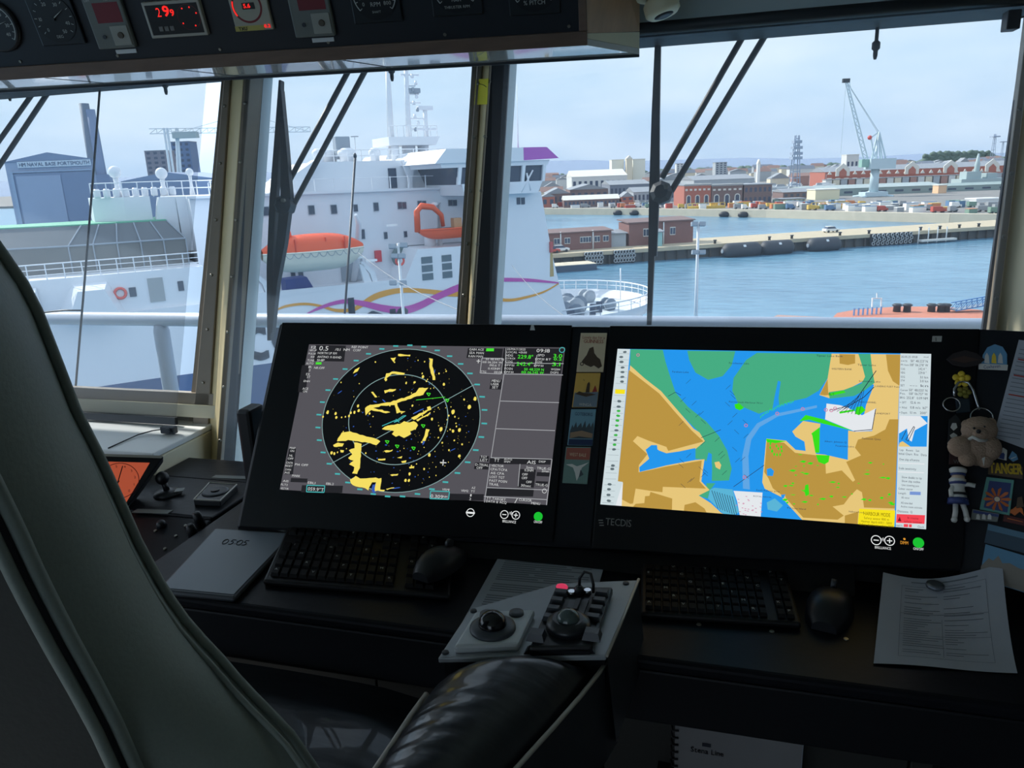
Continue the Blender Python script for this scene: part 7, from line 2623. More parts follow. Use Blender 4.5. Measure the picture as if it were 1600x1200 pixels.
q = [bp_(1530, 514), bp_(1700, 522), bp_(1700, 930), bp_(1499, 896)]
bd = thing('magnet_board', 'dark slanted steel board at the right holding souvenirs', 'board', q[3])
part('panel', MB().hexa([p - BN * .02 for p in q], q), M_hous, bd, .002)
part('support', MB().box(.42, .60, 1.40, 1.45, DZ, 1.15), M_deskf, bd)


def bplate(name, lab, quad, m, th=.004, off=.0, cat='magnet', surf=None, group=None):
    f = surf or bp_
    nn = BN if surf is None else MNV
    t = thing(name, lab, cat, f(*quad[-2], off), group)
    q0 = [f(u, v, off) for u, v in quad]
    part('plate', MB().prism(q0, nn * th), m, t, .0006)
    return t


def bpatch(t, name, quad, m, off, surf=None):
    f = surf or bp_
    part(name, MB().poly([f(u, v, off) for u, v in quad]), m, t, fix=False)


def btext(t, s, u, v, h, fit, m, off, surf=None, tilt=None):
    f = surf or bp_
    ex_ = BX if surf is None else X
    b = MB()
    text(b, s, f(u, v, off), ex_ if tilt is None else tilt, MU, (f(u, v - h) - f(u, v)).length, 'l', (f(u + fit, v) - f(u, v)).length)
    part('lettering', b, m, t, fix=False)


G = 'souvenirs on the magnet board'
m_bl = mat('sv_blue', (96, 150, 190), .5)
m_wt = mat('sv_white', (208, 208, 204), .5)
m_ylw = mat('sv_yellow', (232, 200, 60), .5)
m_org = mat('sv_orange', (206, 110, 50), .5)
m_nvy = mat('sv_navy', (44, 62, 120), .5)
t = bplate('souvenir_magnet', 'blue arched magnet with white figures and a name strip', [(1533, 574), (1536, 556), (1543, 544), (1555, 539), (1567, 543), (1574, 554), (1574, 576)], m_bl, .005, group=G)
bpatch(t, 'name_strip', [(1529, 568), (1575, 570), (1574, 579), (1529, 577)], m_wt, .0055)
btext(t, 'Cuxhaven', 1537, 576, 5, 26, m_nvy, .006)
for u, c in ((1542, m_wt), (1553, m_ylw), (1563, m_wt)):
    bpatch(t, 'figure', [(u - 4, 567), (u - 3, 556), (u, 551), (u + 3, 556), (u + 4, 568)], c, .0056)
t = bplate('paper_list', 'white tabular list pinned at the right edge', [(1592, 531), (1660, 540), (1630, 712), (1552, 683)], M_paper, .0006, .004, 'paper')
b = MB()
for k in range(22):
    v = 545 + k * 6.4
    u0 = 1592 - (v - 531) * .262 + 5
    b.poly([bp_(u0, v, .0052), bp_(u0 + 36, v + 6, .0052), bp_(u0 + 36, v + 7.2, .0052), bp_(u0, v + 1.2, .0052)])
part('printed_lines', b, M_ink, t, fix=False, kind='stuff')
b = MB()
for v in (560, 585, 615):
    u0 = 1592 - (v - 531) * .262 + 6
    b.poly([bp_(u0, v, .0054), bp_(u0 + 40, v + 7, .0054), bp_(u0 + 40, v + 9, .0054), bp_(u0, v + 2, .0054)])
part('red_lines', b, m_redp, t, fix=False, kind='stuff')
# TANGER letters
t = thing('souvenir_magnet', 'yellow letter magnet reading TANGER', 'magnet', bp_(1545, 740, 0), G)
b = MB()
text(b, 'TANGER', bp_(1546, 739, .002), (BX - MU * .06).normalized(), MU, .017, 'l', .045, .0011)
for p in list(b.v):
    pass
part('letters', b, m_ylw, t, fix=False, kind='stuff')
part('backing', MB().prism([bp_(u, v, 0) for u, v in ((1545, 722), (1598, 730), (1598, 749), (1544, 741))], BN * .0018), m_brn, t)
t = bplate('souvenir_magnet', 'small white arch magnet above the yellow letters', [(1557, 716), (1560, 704), (1568, 700), (1574, 704), (1573, 720)], m_wt, .004, group=G)
bpatch(t, 'arch_opening', [(1561, 716), (1563, 709), (1568, 707), (1570, 710), (1569, 718)], m_nvy, .0045)
t = bplate('souvenir_magnet', 'small blue leaf shaped magnet above the yellow letters', [(1576, 716), (1582, 705), (1589, 711), (1591, 718), (1583, 722)], m_bl, .004, group=G)
bpatch(t, 'leaf_vein', [(1579, 716), (1588, 713), (1588, 714), (1580, 717.5)], m_wt, .0045)
# mosaic
t = bplate('souvenir_magnet', 'blue mosaic magnet with orange rosette and teal frame', [(1542, 746), (1585, 751), (1578, 806), (1531, 797)], mat('sv_teal', (96, 158, 150), .5), .006, group=G)
bpatch(t, 'mosaic_field', [(1546, 751), (1580, 755), (1574, 801), (1537, 793)], m_nvy, .0065)
c = bp_(1558, 780, .007)
for k in range(10):
    a = 2 * math.pi * k / 10
    d = BX * math.cos(a) + MU * math.sin(a)
    w = MNV.cross(d)
    part('rosette_petal', MB().poly([c + d * .005 - w * .0015, c + d * .016 - w * .003, c + d * .020, c + d * .016 + w * .003, c + d * .005 + w * .0015]), m_org, t, fix=False)
part('rosette_centre', MB().lathe(c - BN * .0005, BN, [(.004, 0), (.004, .0008)], 12), m_cream, t)
t = bplate('souvenir_magnet', 'dark and white skyline magnet below the mosaic', [(1520, 796), (1562, 803), (1559, 816), (1517, 812)], M_grey, .005, .007, group=G)
bpatch(t, 'navy_band', [(1521, 797), (1561, 804), (1560, 808), (1520, 801)], m_nvy, .0125)
for u in (1528, 1537, 1546):
    bpatch(t, 'arch_mark', [(u - 3, 811), (u - 2, 804), (u + 1, 803), (u + 3, 806), (u + 3, 812)], m_wt, .0126)
t = bplate('souvenir_magnet', 'orange camel shaped magnet at the right edge', [(1572, 806), (1574, 798), (1582, 796), (1590, 790), (1598, 795), (1600, 806), (1594, 800), (1586, 806), (1580, 802)], m_org, .004, .001, group=G)
part('rider', MB().prism([bp_(u, v, .0052) for u, v in ((1588, 794), (1590, 778), (1597, 776), (1600, 792))], BN * .003), m_brn, t)
t = bplate('souvenir_magnet', 'dark red strip magnet under the camel', [(1569, 804), (1604, 812), (1602, 822), (1567, 815)], mat('sv_maroon', (86, 30, 32), .5), .003, group=G)
bpatch(t, 'strip_line', [(1574, 809), (1598, 815), (1598, 816), (1574, 810.5)], m_org, .0035)
t = bplate('photo_card', 'dark blue sea photo card on the board', [(1544, 818), (1640, 842), (1630, 872), (1538, 848)], mat('photo_sea', (52, 76, 94), .5), .001, .002, 'postcard')
bpatch(t, 'sky_band', [(1544, 818.5), (1640, 842.5), (1637, 851), (1543, 828)], mat('photo_sky', (86, 124, 150), .5), .0036)
t = bplate('photo_card', 'pale blue skyline photo card tucked behind the form', [(1540, 850), (1640, 880), (1632, 935), (1530, 905)], mat('photo_sky2', (92, 142, 176), .5), .001, .0045, 'postcard')
bpatch(t, 'skyline', [(1533, 884), (1545, 872), (1552, 876), (1560, 868), (1566, 880), (1578, 880), (1592, 888), (1640, 900), (1632, 934), (1530, 904)], mat('photo_city', (130, 124, 116), .5), .0058)

# hanging key rings, bear and sailor beside the chart screen (on the housing margin)
m_chr = mat('chrome', (190, 192, 196), .18, metal=1.0)


def hp_(u, v, off=.012):
    return mp(u, v, off)


t = bplate('souvenir_magnet', 'dark wide oval magnet above the flower key ring', [(1478, 562), (1488, 553), (1507, 548), (1526, 553), (1538, 563), (1526, 572), (1507, 575), (1488, 571)], mat('sv_dark', (44, 38, 42), .5), .004, .0042, 'magnet', mp, G)
bpatch(t, 'wing_mark', [(1484, 562), (1506, 556), (1532, 562), (1506, 567)], mat('sv_dark2', (74, 54, 50), .5), .0088, mp)
kr = thing('key_ring', 'silver carabiner key ring with yellow flower', 'key ring', hp_(1510, 640, 0))
c = hp_(1503, 592)
fw = part('flower', MB().ball(c, .005, 10), m_ylw, kr)
for k in range(5):
    a = 2 * math.pi * k / 5 + .3
    part('petal', MB().ball(c + (X * math.cos(a) + MU * math.sin(a)) * .009 - MNV * .002, .006, 10, (1, 1, .5), (X, MU, MNV)), m_ylw, fw)
c = hp_(1507, 612, .006)
f2 = part('flower', MB().ball(c, .004, 8), mat('sv_olive', (140, 132, 50), .6), kr)
for k in range(5):
    a = 2 * math.pi * k / 5
    part('petal', MB().ball(c + (X * math.cos(a) + MU * math.sin(a)) * .007 - MNV * .002, .005, 8, (1, 1, .5), (X, MU, MNV)), MATS['sv_olive'], f2)
part('carabiner', MB().tube([hp_(u, v) for u, v in ((1491, 620), (1491, 608), (1497, 598), (1503, 596), (1513, 598), (1521, 610), (1527, 630), (1530, 641))], .0022, 8), m_chr, kr)


def ring3(u, v, r, off=.012):
    c = hp_(u, v, off)
    return MB().tube([c + X * r * math.cos(a) + MU * r * .92 * math.sin(a) for a in [k * math.pi / 10 for k in range(20)]], .0013, 6, True)


part('split_ring', ring3(1534, 652, .017), m_chr, kr)
part('split_ring', ring3(1487, 632, .013), m_chr, kr)
part('blue_tag', MB().prism([hp_(u, v, .005) for u, v in ((1492, 622), (1514, 624), (1516, 644), (1494, 646))], MNV * .003), mat('tag_dark', (28, 44, 56), .5), kr, .001)

tb = thing('teddy_bear', 'small brown plush bear hanging beside the chart screen', 'toy', hp_(1525, 725, 0))
m_fur = mat('bear_fur', (164, 140, 122), .95, var=.25, scale=350, bump=.5)
for nm, u, v, r, sc, off in (('body', 1524, 700, .030, (.95, 1.0, .8), .022), ('head', 1530, 672, .026, (1.05, .9, .9), .028), ('ear', 1511, 664, .009, (1, 1, .6), .03), ('ear', 1548, 661, .009, (1, 1, .6), .03), ('arm', 1501, 698, .019, (1.05, .95, .9), .03), ('arm', 1545, 700, .019, (1, 1.15, .9), .03), ('leg', 1512, 716, .014, (1, 1, 1), .03), ('leg', 1539, 720, .012, (1, 1, 1), .03), ('muzzle', 1532, 678, .012, (1, .9, .9), .046)):
    part(nm, MB().ball(hp_(u, v, off), r, 16, sc, (X, MU, MNV)), m_fur, tb)
part('nose', MB().ball(hp_(1529, 674, .058), .004, 8), M_black, tb)
part('eye', MB().ball(hp_(1522, 669, .05), .0022, 8), M_black, tb)
part('eye', MB().ball(hp_(1538, 667, .05), .0022, 8), M_black, tb)
part('collar', MB().tube([hp_(1512, 688, .036), hp_(1520, 683, .05), hp_(1530, 688, .052), hp_(1542, 688, .042)], .003, 6), m_wt, tb)
part('tag', MB().prism([hp_(u, v, .052) for u, v in ((1534, 716), (1539, 714), (1537, 728))], MNV * .001), m_wt, tb)

t = bplate('souvenir_magnet', 'dark magnet with small white faced figure beside the bear', [(1480, 694), (1482, 656), (1492, 648), (1500, 658), (1503, 690)], mat('sv_black', (30, 32, 36), .5), .005, .0042, 'magnet', mp, G)
bpatch(t, 'face', [(1485, 668), (1488, 661), (1494, 661), (1496, 668), (1490, 673)], m_wt, .0098, mp)
bpatch(t, 'shirt', [(1484, 680), (1490, 676), (1496, 680), (1494, 684), (1486, 684)], m_wt, .0098, mp)
bpatch(t, 'foot_line', [(1480, 692), (1502, 688), (1502, 689.5), (1480, 693.5)], m_wt, .0098, mp)
t = bplate('souvenir_magnet', 'dark maroon magnet lettered WALES behind the bear', [(1484, 688), (1532, 690), (1530, 728), (1482, 726)], mat('sv_maroon2', (58, 34, 34), .5), .003, .0042, 'magnet', mp, G)
btext(t, 'WALES', 1490, 724, 6, 28, M_grey, .0078, mp)

sd = thing('sailor_doll', 'white wooden sailor doll with dangling legs', 'toy', hp_(1498, 812, 0))
m_skin = mat('doll_wood', (198, 176, 152), .6)
part('head', MB().ball(hp_(1497, 746, .014), .010, 12, (1, 1, 1), (X, MU, MNV)), m_skin, sd)
part('cap', MB().lathe(hp_(1497, 739, .014), MU, [(.010, -.003), (.013, .002), (.0135, .006), (.010, .009)], 14), m_wt, sd)
part('cap_peak', MB().lathe(hp_(1497, 741, .016), MU, [(.0115, -.002), (.0115, .001)], 14), m_nvy, sd)
part('tunic', MB().lathe(hp_(1497, 778, .012), MU, [(.015, -.004), (.013, .002), (.010, .016), (.013, .030), (.007, .036)], 14), m_wt, sd)
part('collar', MB().lathe(hp_(1497, 757, .013), MU, [(.012, 0), (.0135, .003), (.008, .007)], 12), m_nvy, sd)
part('belt', MB().lathe(hp_(1497, 774, .012), MU, [(.0135, 0), (.0135, .004)], 14), M_black, sd)
part('trousers', MB().lathe(hp_(1497, 784, .012), MU, [(.016, -.004), (.015, .006)], 12), m_nvy, sd)
for s, (a, c) in enumerate((((1493, 787), (1491, 812)), ((1504, 787), (1511, 811)))):
    lg = part('leg', MB().tube([hp_(*a, .012), hp_((a[0] + c[0]) / 2 + 1, (a[1] + c[1]) / 2, .012), hp_(*c, .012)], .0042, 8), m_wt, sd)
    part('boot', MB().ball(hp_(c[0], c[1], .014), .0052, 8), m_wt, lg)
part('arm', MB().tube([hp_(1502, 757, .014), hp_(1514, 757, .018), hp_(1524, 759, .02)], .0038, 8), m_wt, sd)
part('arm', MB().tube([hp_(1491, 757, .014), hp_(1486, 766, .018), hp_(1487, 776, .02)], .0038, 8), m_wt, sd)

# ------------------------------------------------------------------ spiral bound booklet in front of the cabinet
y0 = 1.095
t = thing('spiral_booklet', 'pale spiral bound booklet standing below the desk', 'booklet', ony(1150, 1200, y0) - Z * .12)
zb = .46
A_ = ony(1055, 1130, y0)
B_ = ony(1255, 1152, y0)
C_ = ony(1260, 1160, y0)
q = [V((A_.x, y0, zb)), V((B_.x, y0, zb)), V((B_.x, y0, B_.z - .008)), V((B_.x - .008, y0, B_.z)), V((A_.x, y0, A_.z))]
part('cover', MB().prism(q, V((0, .004, 0))), mat('booklet_cover', (120, 120, 124), .6), t)
part('pages', MB().prism([p + V((.002, .004, .004)) for p in q], V((0, .012, 0))), M_paper, t)
for k in range(12):
    z = A_.z - .012 - k * .014
    part('coil', MB().tube([V((A_.x + .006, y0 - .002, z)), V((A_.x - .003, y0 - .004, z)), V((A_.x - .006, y0 + .008, z + .002)), V((A_.x + .004, y0 + .018, z + .003))], .0018, 6), M_black, t)
b = MB()
text(b, 'Stena Line', V((A_.x + .026, y0 - .0006, A_.z - .050)), X, Z, .010, 'l', .052, .0004)
b.poly([V((A_.x + x, y0 - .0006, A_.z + z)) for x, z in ((.044, -.036), (.058, -.036), (.058, -.029), (.044, -.029))])
part('lettering', b, M_inkd, t, fix=False)
part('holder', MB().box(A_.x - .03, B_.x + .03, y0 - .012, 1.14, .44, .60), M_deskf, con)

# ------------------------------------------------------------------ side console on the left
sc = thing('side_console', 'low dark side console left of the radar monitor', 'console', (-1.4, 1.35, 0))
part('top', MB().box(-1.95, -1.07, 1.30, 1.495, DZ - .03, DZ), M_desk, sc, .004)
part('top_rear', MB().box(lx + .004, -1.07, 1.495, 1.62, DZ - .03, DZ), M_desk, sc, .002)
part('front_slope', MB().prism([V((-1.95, 1.30, DZ - .004)), V((-1.95, 1.08, DZ - .06)), V((-1.95, 1.08, 0)), V((-1.95, 1.30, 0))], V((.88, 0, 0))), M_deskf, sc, .004)
part('body', MB().box(-1.95, -1.07, 1.301, 1.49, 0, DZ - .031), M_deskf, sc)
for u0, u1, v in ((206, 262, 801), (330, 383, 747)):
    a, c = onz(u0, v, DZ), onz(u1, v + 2, DZ)
    part('label_strip', MB().prism([a, c, c + V((0, .018, 0)), a + V((0, .018, 0))], Z * .0012), M_grey, sc)
for u, v in ((290, 822), (275, 838), (243, 830), (258, 858), (305, 862)):
    p = hit(u, v, V((0, 1.30, DZ - .004)), V((0, -.25, 1)).normalized())
    part('indicator', MB().lathe(p, V((0, -.25, 1)), [(.004, 0), (.003, .003)], 10), M_screw, sc)
for u, v, h in ((314, 822, .035), (303, 838, .03), (253, 822, .012)):
    p = hit(u, v, V((0, 1.30, DZ - .004)), V((0, -.25, 1)).normalized())
    part('rotary_knob', MB().lathe(p, V((0, -.25, 1)), [(.011, 0), (.010, h * .6), (.008, h), (.003, h + .002)], 16), M_black, sc)
# thruster lever
p = onz(262, 772, DZ)
lv = part('lever_base', MB().lathe(p, Z, [(.032, 0), (.030, .006), (.012, .012)], 20), M_black, sc)
part('lever_stem', MB().tube([p + Z * .01, p + V((-.006, 0, .03))], .007, 8), M_black, lv)
part('lever_grip', MB().ball(p + V((-.008, 0, .04)), .016, 14), M_black, lv)
a = onz(276, 764, DZ + .008)
part('lever_tag', MB().prism([a, onz(289, 763, DZ + .008), onz(286, 768, DZ + .008), onz(272, 770, DZ + .008)], Z * .002), M_grey, lv)
# square instrument
q = [onz(u, v, DZ + .014) for u, v in ((302, 781), (344, 783), (371, 757), (327, 754))]
iq = part('square_instrument', MB().hexa([V((p.x, p.y, DZ)) for p in q], q), M_black, sc, .002)
cq = sum(q, V()) / 4
b = MB().tube([cq + (p - cq) * .97 + Z * .0008 for p in q], .0018, 5, True)
part('pale_rim', b, M_alu, iq)
part('dial', MB().lathe(cq, Z, [(.030, 0), (.030, .002), (.024, .003)], 24), M_dark, iq)
part('dial_hub', MB().lathe(cq, Z, [(.010, .003), (.009, .006)], 14), M_black, iq)
# orange lit gauge box
GP = onz(196, 793, DZ + .005)
gn = V((.62, -.62, .55)).normalized()
gu = (Z - gn * gn.z).normalized()
gr_ = gu.cross(gn).normalized()


def gp(u, v, off=0.0):
    return hit(u, v, GP + gn * off, gn)


gi = thing('gauge_box', 'tilted box gauge with glowing orange dial', 'gauge', GP)
q = [gp(u, v) for u, v in ((196, 792), (150, 792), (142, 712), (252, 715))]
q = [gp(197, 794), gp(120, 790), gp(150, 710), gp(256, 713)]
part('case', MB().hexa([p - gn * .05 for p in q], q), M_black, gi, .003)
part('top_trim', MB().hexa([gp(u, v, .0) for u, v in ((162, 709), (255, 712), (252, 716), (160, 713))], [gp(u, v, .004) for u, v in ((162, 709), (255, 712), (252, 716), (160, 713))]), M_alu, gi)
fq = [gp(195, 789, .001), gp(130, 786, .001), gp(158, 721, .001), gp(234, 723, .001)]
E_or = emat('gauge_glow', (206, 96, 66), .6)
gf = part('dial_glow', MB().poly(fq), E_or, gi, fix=False, label='glowing orange dial face')
cg = gp(186, 751, .0016)
part('dial_ring', MB().ring(cg, gr_, gu, .040, .0415, 36), MATS['ring_dark_red'], gf, fix=False)
b = MB()
for k in range(10):
    a = math.radians(-60 + 30 * k)
    text(b, str(k), cg + (gr_ * math.cos(a) + gu * math.sin(a)) * .033 - gu * .002, gr_, gu, .006, 'c')
part('numerals', b, M_black, gf, fix=False)
part('needle', MB().tube([cg - (gr_ * .5 + gu * .8) * .012, cg + (gr_ * .35 + gu * .9) * .036], .0012, 5), M_black, gf)
part('needle', MB().tube([cg, cg + (gr_ * -.5 + gu * -.6) * .024], .0016, 5), M_black, gf)

# ================================================================== helmsman's chair
M_fab = mat('chair_leather_grey', (134, 144, 138), 0.55, var=0.10, scale=260, bump=0.06)
M_fabd = mat('chair_rear_dark', (44, 48, 46), 0.7, var=0.15, scale=160, bump=0.06)
M_lea = mat('black_leather', (26, 30, 36), 0.30, var=0.2, scale=7, bump=0.12, wave=(1.5, 6.0, 1.5), det=2, coat=0.35)
M_chf = mat('chair_frame', (46, 50, 56), 0.4, var=0.1, scale=60)
M_plate = mat('plate_satin', (160, 166, 172), 0.42, metal=0.2, var=0.05, scale=60)
ch = thing('helm_chair', 'high backed grey and black helm chair with control armrest', 'chair', (-0.7, 0.6, 0.0))


def interp(P, z):
    for a, c in zip(P[:-1], P[1:]):
        if (a.z - z) * (c.z - z) <= 0 and abs(a.z - c.z) > 1e-9:
            return a + (c - a) * ((z - a.z) / (c.z - a.z))
    a, c = (P[0], P[1]) if z > P[0].z else (P[-2], P[-1])
    return a + (c - a) * ((z - a.z) / (c.z - a.z))


E1 = [ony(u, v, .47 + .10 * (v - 400) / 800) for u, v in ((-30, 362), (-15, 382), (0, 405), (25, 440), (45, 475), (75, 550), (110, 640), (132, 683), (152, 722), (172, 766), (190, 806), (210, 851), (240, 906), (270, 954), (300, 991), (330, 1021), (375, 1074), (446, 1145), (484, 1200), (540, 1280))]
E2 = [ony(u, v, .33 + .10 * (v - 400) / 800) for u, v in ((-150, 520), (-60, 705), (0, 822), (41, 909), (86, 995), (127, 1068), (161, 1132), (190, 1196), (240, 1300))]
XC = -0.80
rows_s, rows_r, rows_f = [], [], []
zs = [1.62 - i * (1.62 - .95) / 30 for i in range(31)]
for z in zs:
    a, c = interp(E1, z), interp(E2, z)
    rows_s.append([a + (c - a) * k / 8 + V((.020 * math.sin(math.pi * k / 8), 0, 0)) for k in range(9)])
    m = V((2 * XC - c.x, c.y, z))
    rows_r.append([c + (m - c) * k / 16 + V((0, -.06 * math.sin(math.pi * k / 16), 0)) for k in range(17)])
    m1 = V((2 * XC - a.x, a.y, z))
    rows_f.append([a + (m1 - a) * k / 16 + V((0, -.05 * math.sin(math.pi * k / 16), 0)) for k in range(17)])
part('side_bolster', MB().grid(rows_s), M_fab, ch, fix=False, label='grey leather side of the backrest')
mir = [[V((2 * XC - p.x, p.y, p.z)) for p in r] for r in rows_s]
part('side_bolster', MB().grid(mir), M_fab, ch, fix=False)
part('rear_shell', MB().grid(rows_r), M_fabd, ch, fix=False)
part('backrest', MB().grid(rows_f), M_fabd, ch, fix=False)
part('top_cap', MB().grid([rows_f[0][::1], [p + Z * .03 + V((0, -.03, 0)) for p in rows_f[0]], rows_r[0][::1]]), M_fabd, ch, fix=False)
e1 = [interp(E1, z) for z in zs]
e2 = [interp(E2, z) for z in zs]
part('piping', MB().tube([p + V((.002, .003, 0)) for p in e1], .0045, 8), M_fab, ch)
part('piping', MB().tube([p + V((.006, -.012, 0)) for p in e1], .003, 8), M_fab, ch)
part('seam', MB().tube([p + V((.006, .006, 0)) for p in e2], .006, 8), M_fab, ch)
part('seam', MB().tube([p + V((.001, -.008, 0)) for p in e2], .005, 8), M_fab, ch)
part('seam_gap', MB().tube([p + V((.002, -.001, 0)) for p in e2], .005, 6), M_black, ch)

# seat
rows = []
for i in range(13):
    k = i / 12
    y = .46 + .52 * k
    h = .79 + .012 * math.sin(math.pi * k) - (.05 * max(0, k - .8) * 5) ** 2
    rows.append([V((XC - .34 + .74 * j / 12, y, h + .012 * math.sin(math.pi * j / 12) ** .5 - .04 * (abs(j - 6) / 6) ** 8)) for j in range(13)])
st = part('seat', MB().grid(rows), M_lea, ch, fix=False)
part('seat_side', MB().grid([[p for p in [r[-1] for r in rows]], [p - Z * .12 for p in [r[-1] for r in rows]]]), M_lea, ch, fix=False)
part('seat_front', MB().grid([rows[-1], [p - Z * .12 for p in rows[-1]]]), M_lea, ch, fix=False)
part('seat_pan', MB().box(XC - .32, XC + .38, .47, .96, .64, .67), M_black, ch)
part('pedestal', MB().lathe((XC, .7, 0), Z, [(.26, 0), (.26, .03), (.09, .06), (.07, .64)], 24), M_chf, ch)

# right armrest: leather pad, rails, satin plate with two control pads
AZ = .965
Lp = [onz(u, v, AZ) for u, v in ((700, 1056), (672, 1082), (648, 1115), (622, 1155), (592, 1200), (560, 1250), (520, 1310))]
Rp = [onz(u, v, AZ) for u, v in ((950, 1038), (932, 1064), (902, 1102), (864, 1146), (812, 1204), (768, 1254), (716, 1314))]
fr = [onz(u, v, AZ + .012) for u, v in ((712, 1055), (745, 1045), (790, 1034), (840, 1026), (880, 1022), (905, 1023), (922, 1028))]


def lerp(P, t):
    x = t * (len(P) - 1)
    i = min(int(x), len(P) - 2)
    return P[i] + (P[i + 1] - P[i]) * (x - i)


rows = []
N = 28
for i in range(N + 1):
    t = i / N
    l, r = lerp(Lp, t), lerp(Rp, t)
    row = []
    for j in range(17):
        s = j / 16
        p = l + (r - l) * s
        bul = (max(0, 1 - (2 * s - 1) ** 2)) ** .5
        rise = min(1, .25 + t * 4.0) if t < .19 else 1
        w = .0035 * math.sin(t * 60 + s * 5) * max(0, math.sin(math.pi * min(1, max(0, (t - .3) / .6)))) * max(0, 1.1 - 1.6 * s)
        row.append(p + Z * (.066 * bul * rise + w - .016))
    rows.append(row)
nose = [[l_ for l_ in rows[0]]]
front = [p - Z * .05 for p in rows[0]]
pad = part('arm_pad', MB().grid(rows), M_lea, ch, fix=False, label='glossy black leather arm pad')
part('pad_front', MB().grid([front, rows[0]]), M_lea, pad, fix=False)
part('pad_end', MB().poly(rows[-1]), M_lea, pad, fix=False)
part('arm_end', MB().poly([Lp[-1] - Z * .016, Rp[-1] + V((.002, 0, .012)), Rp[-1] + V((.0, 0, -.13)), Lp[-1] + V((.03, 0, -.13))]), M_chf, ch, fix=False)
part('arm_rail', MB().tube([p + V((.003, 0, .012)) for p in Rp], .003, 8), M_alu, ch)
part('arm_rail', MB().tube([onz(998, 905, 1.001), onz(975, 962, 1.001), onz(948, 1025, 1.001)], .0022, 8), M_alu, ch)
part('arm_rail', MB().tube([p + V((-.004, -.002, -.002)) for p in Lp[1:]], .004, 8), M_alu, ch)
# arm body under the pad, flush with the outer side
outer = [onz(997, 906, 1.0), onz(975, 962, 1.0), onz(948, 1024, 1.0)] + [p + V((.002, 0, .012)) for p in Rp]
b = MB().grid([[p for p in outer], [p + V((.012, .0, -.13)) for p in outer]], False)
part('arm_side', b, M_chf, ch, fix=False)
b = MB().grid([[p - Z * .02 for p in Lp], [p + V((.03, 0, -.13)) for p in Lp]], False)
part('arm_side', b, M_chf, ch, fix=False)
part('arm_bottom', MB().grid([[p + V((.03, 0, -.13)) for p in Lp], [p + V((.0, 0, -.13)) for p in Rp]], False), M_chf, ch, fix=False)
part('arm_post', MB().box(-.40, -.33, .50, .60, .66, .86), M_chf, ch, .01)

PZ1 = 1.0
plq = [onz(u, v, PZ1) for u, v in ((684, 1028), (735, 951), (872, 911), (997, 906), (975, 962), (947, 1024))]
pl = part('control_plate', MB().prism(plq, -Z * .008), M_plate, ch, .002, label='satin metal control plate on the armrest')
part('plate_housing', MB().prism([onz(u, v, PZ1 - .0085) for u, v in ((694, 1030), (740, 954), (870, 917), (992, 912), (945, 1027))], -Z * .10), M_deskf, pl)
for u, v in ((696, 1020), (740, 955), (978, 912)):
    part('plate_screw', MB().lathe(onz(u, v, PZ1), Z, [(.005, 0), (.0045, .002), (.002, .002)], 12), M_dark, pl)
# trackball pad
q = [onz(u, v, PZ1 + .012) for u, v in ((708, 1010), (810, 1006), (836, 951), (742, 955))]
tp = part('trackball_pad', MB().hexa([p - Z * .012 for p in q], q), mat('pad_grey', (200, 206, 210), .42, var=.04), ch, .004)
c = onz(770, 982, PZ1 + .012)
part('ball_ring', MB().lathe(c, Z, [(.031, 0), (.031, .003), (.027, .006), (.022, .007)], 28), mat('ring_slate', (66, 72, 80), .4), tp)
part('trackball', MB().ball(c + Z * .006, .0195, 22), mat('ball_black', (18, 21, 26), .12), tp)
for u, v in ((761, 961), (807, 959)):
    part('push_button', MB().lathe(onz(u, v, PZ1 + .012), Z, [(.0105, 0), (.010, .003), (.004, .0035)], 20), MATS['ring_slate'], tp)
# keypad with joystick ball
q = [onz(u, v, PZ1 + .014) for u, v in ((826, 1012), (926, 1010), (958, 916), (868, 915))]
kp = part('keypad', MB().hexa([p - Z * .014 for p in q], q), M_black, ch, .004)


def kq(s, r, up=.0):
    return q[0] * (1 - s) * (1 - r) + q[1] * s * (1 - r) + q[2] * s * r + q[3] * (1 - s) * r + Z * up


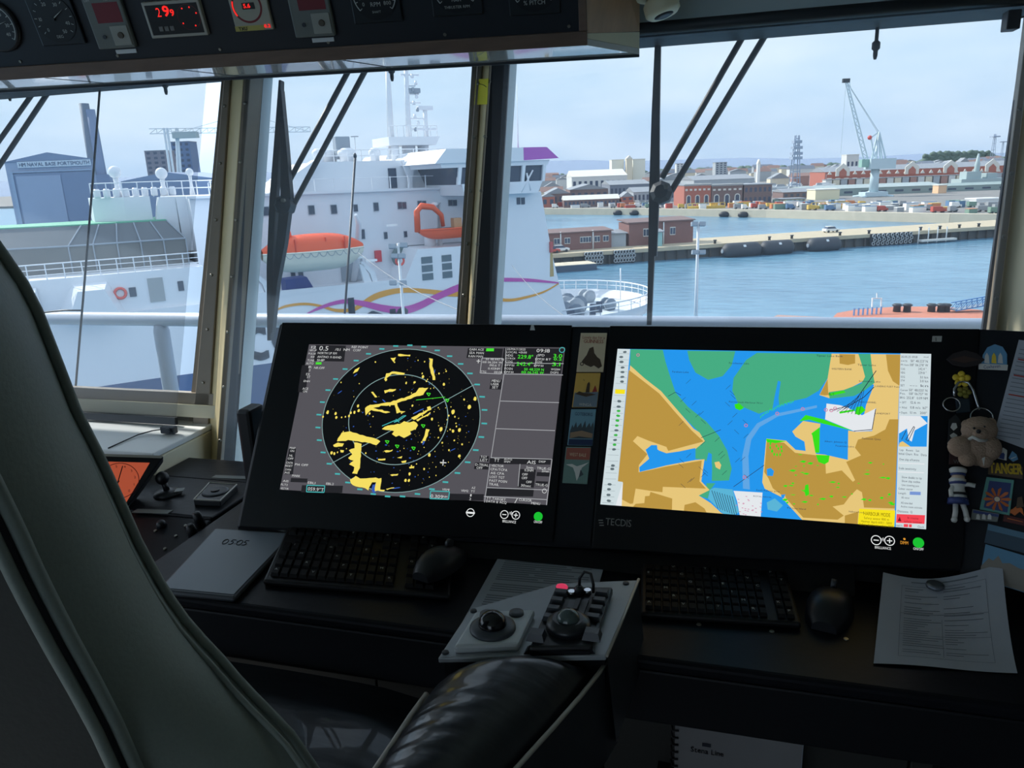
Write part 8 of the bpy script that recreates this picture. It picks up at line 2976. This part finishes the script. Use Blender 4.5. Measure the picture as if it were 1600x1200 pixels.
c = kq(.5, .30)
part('ball_collar', MB().lathe(c, Z, [(.030, 0), (.029, .008), (.020, .014)], 28), M_bez, kp)
part('trackball', MB().ball(c + Z * .010, .0165, 22), mat('ball_grey', (74, 88, 88), .12), kp)
for s, r in ((.15, .42), (.15, .56), (.15, .70), (.16, .84), (.86, .42), (.86, .56), (.86, .70), (.86, .84)):
    p = kq(s, r)
    k = part('key', MB().hexa([p + V((dx, dy, 0)) for dx, dy in ((-.010, -.006), (.010, -.006), (.010, .006), (-.010, .006))], [p + V((dx, dy, .007)) for dx, dy in ((-.008, -.0045), (.008, -.0045), (.008, .0045), (-.008, .0045))]), mat('keycap_grey', (50, 55, 62), .4), kp)
for s in (.06, .94):
    p = kq(s, .14)
    part('side_key', MB().hexa([p + V((dx, dy, 0)) for dx, dy in ((-.012, -.010), (.012, -.010), (.012, .010), (-.012, .010))], [p + V((dx, dy, .010)) for dx, dy in ((-.009, -.007), (.009, -.007), (.009, .007), (-.009, .007))]), MATS['keycap_grey'], kp)
part('slide_plate', MB().hexa([kq(s, r, .0) for s, r in ((.36, .48), (.68, .48), (.68, .72), (.36, .72))], [kq(s, r, .003) for s, r in ((.36, .48), (.68, .48), (.68, .72), (.36, .72))]), M_chf, kp)
part('slider', MB().hexa([kq(s, r, .003) for s, r in ((.47, .50), (.57, .50), (.57, .70), (.47, .70))], [kq(s, r, .008) for s, r in ((.48, .51), (.56, .51), (.56, .69), (.48, .69))]), M_black, kp)
part('alarm_lamp', MB().ball(onz(878, 917, PZ1 + .018), .0075, 12, (1.2, .9, .6)), emat('alarm_pink', (214, 60, 96), .8), kp)
part('toggle_cap', MB().lathe(onz(893, 929, PZ1 + .014), Z, [(.006, 0), (.005, .006)], 12), m_chr, kp)
part('toggle_cap', MB().lathe(onz(918, 927, PZ1 + .014), Z, [(.006, 0), (.005, .006)], 12), m_chr, kp)
a = onz(905, 927, PZ1 + .016)
part('cable_loop', MB().tube([a, a + V((.0, .004, .022)), a + V((.007, .006, .032)), a + V((.016, .006, .030)), a + V((.020, .004, .014)), a + V((.020, .002, .002))], .0022, 8), M_black, kp)
part('cable_plug', MB().lathe(a, Z, [(.007, -.004), (.007, .008), (.004, .012)], 12), M_black, kp)
part('plinth_step', MB().hexa([onz(u, v, PZ1) for u, v in ((818, 1022), (930, 1022), (930, 1010), (824, 1010))], [onz(u, v, PZ1 + .010) for u, v in ((824, 1016), (926, 1016), (926, 1008), (828, 1008))]), M_black, kp)
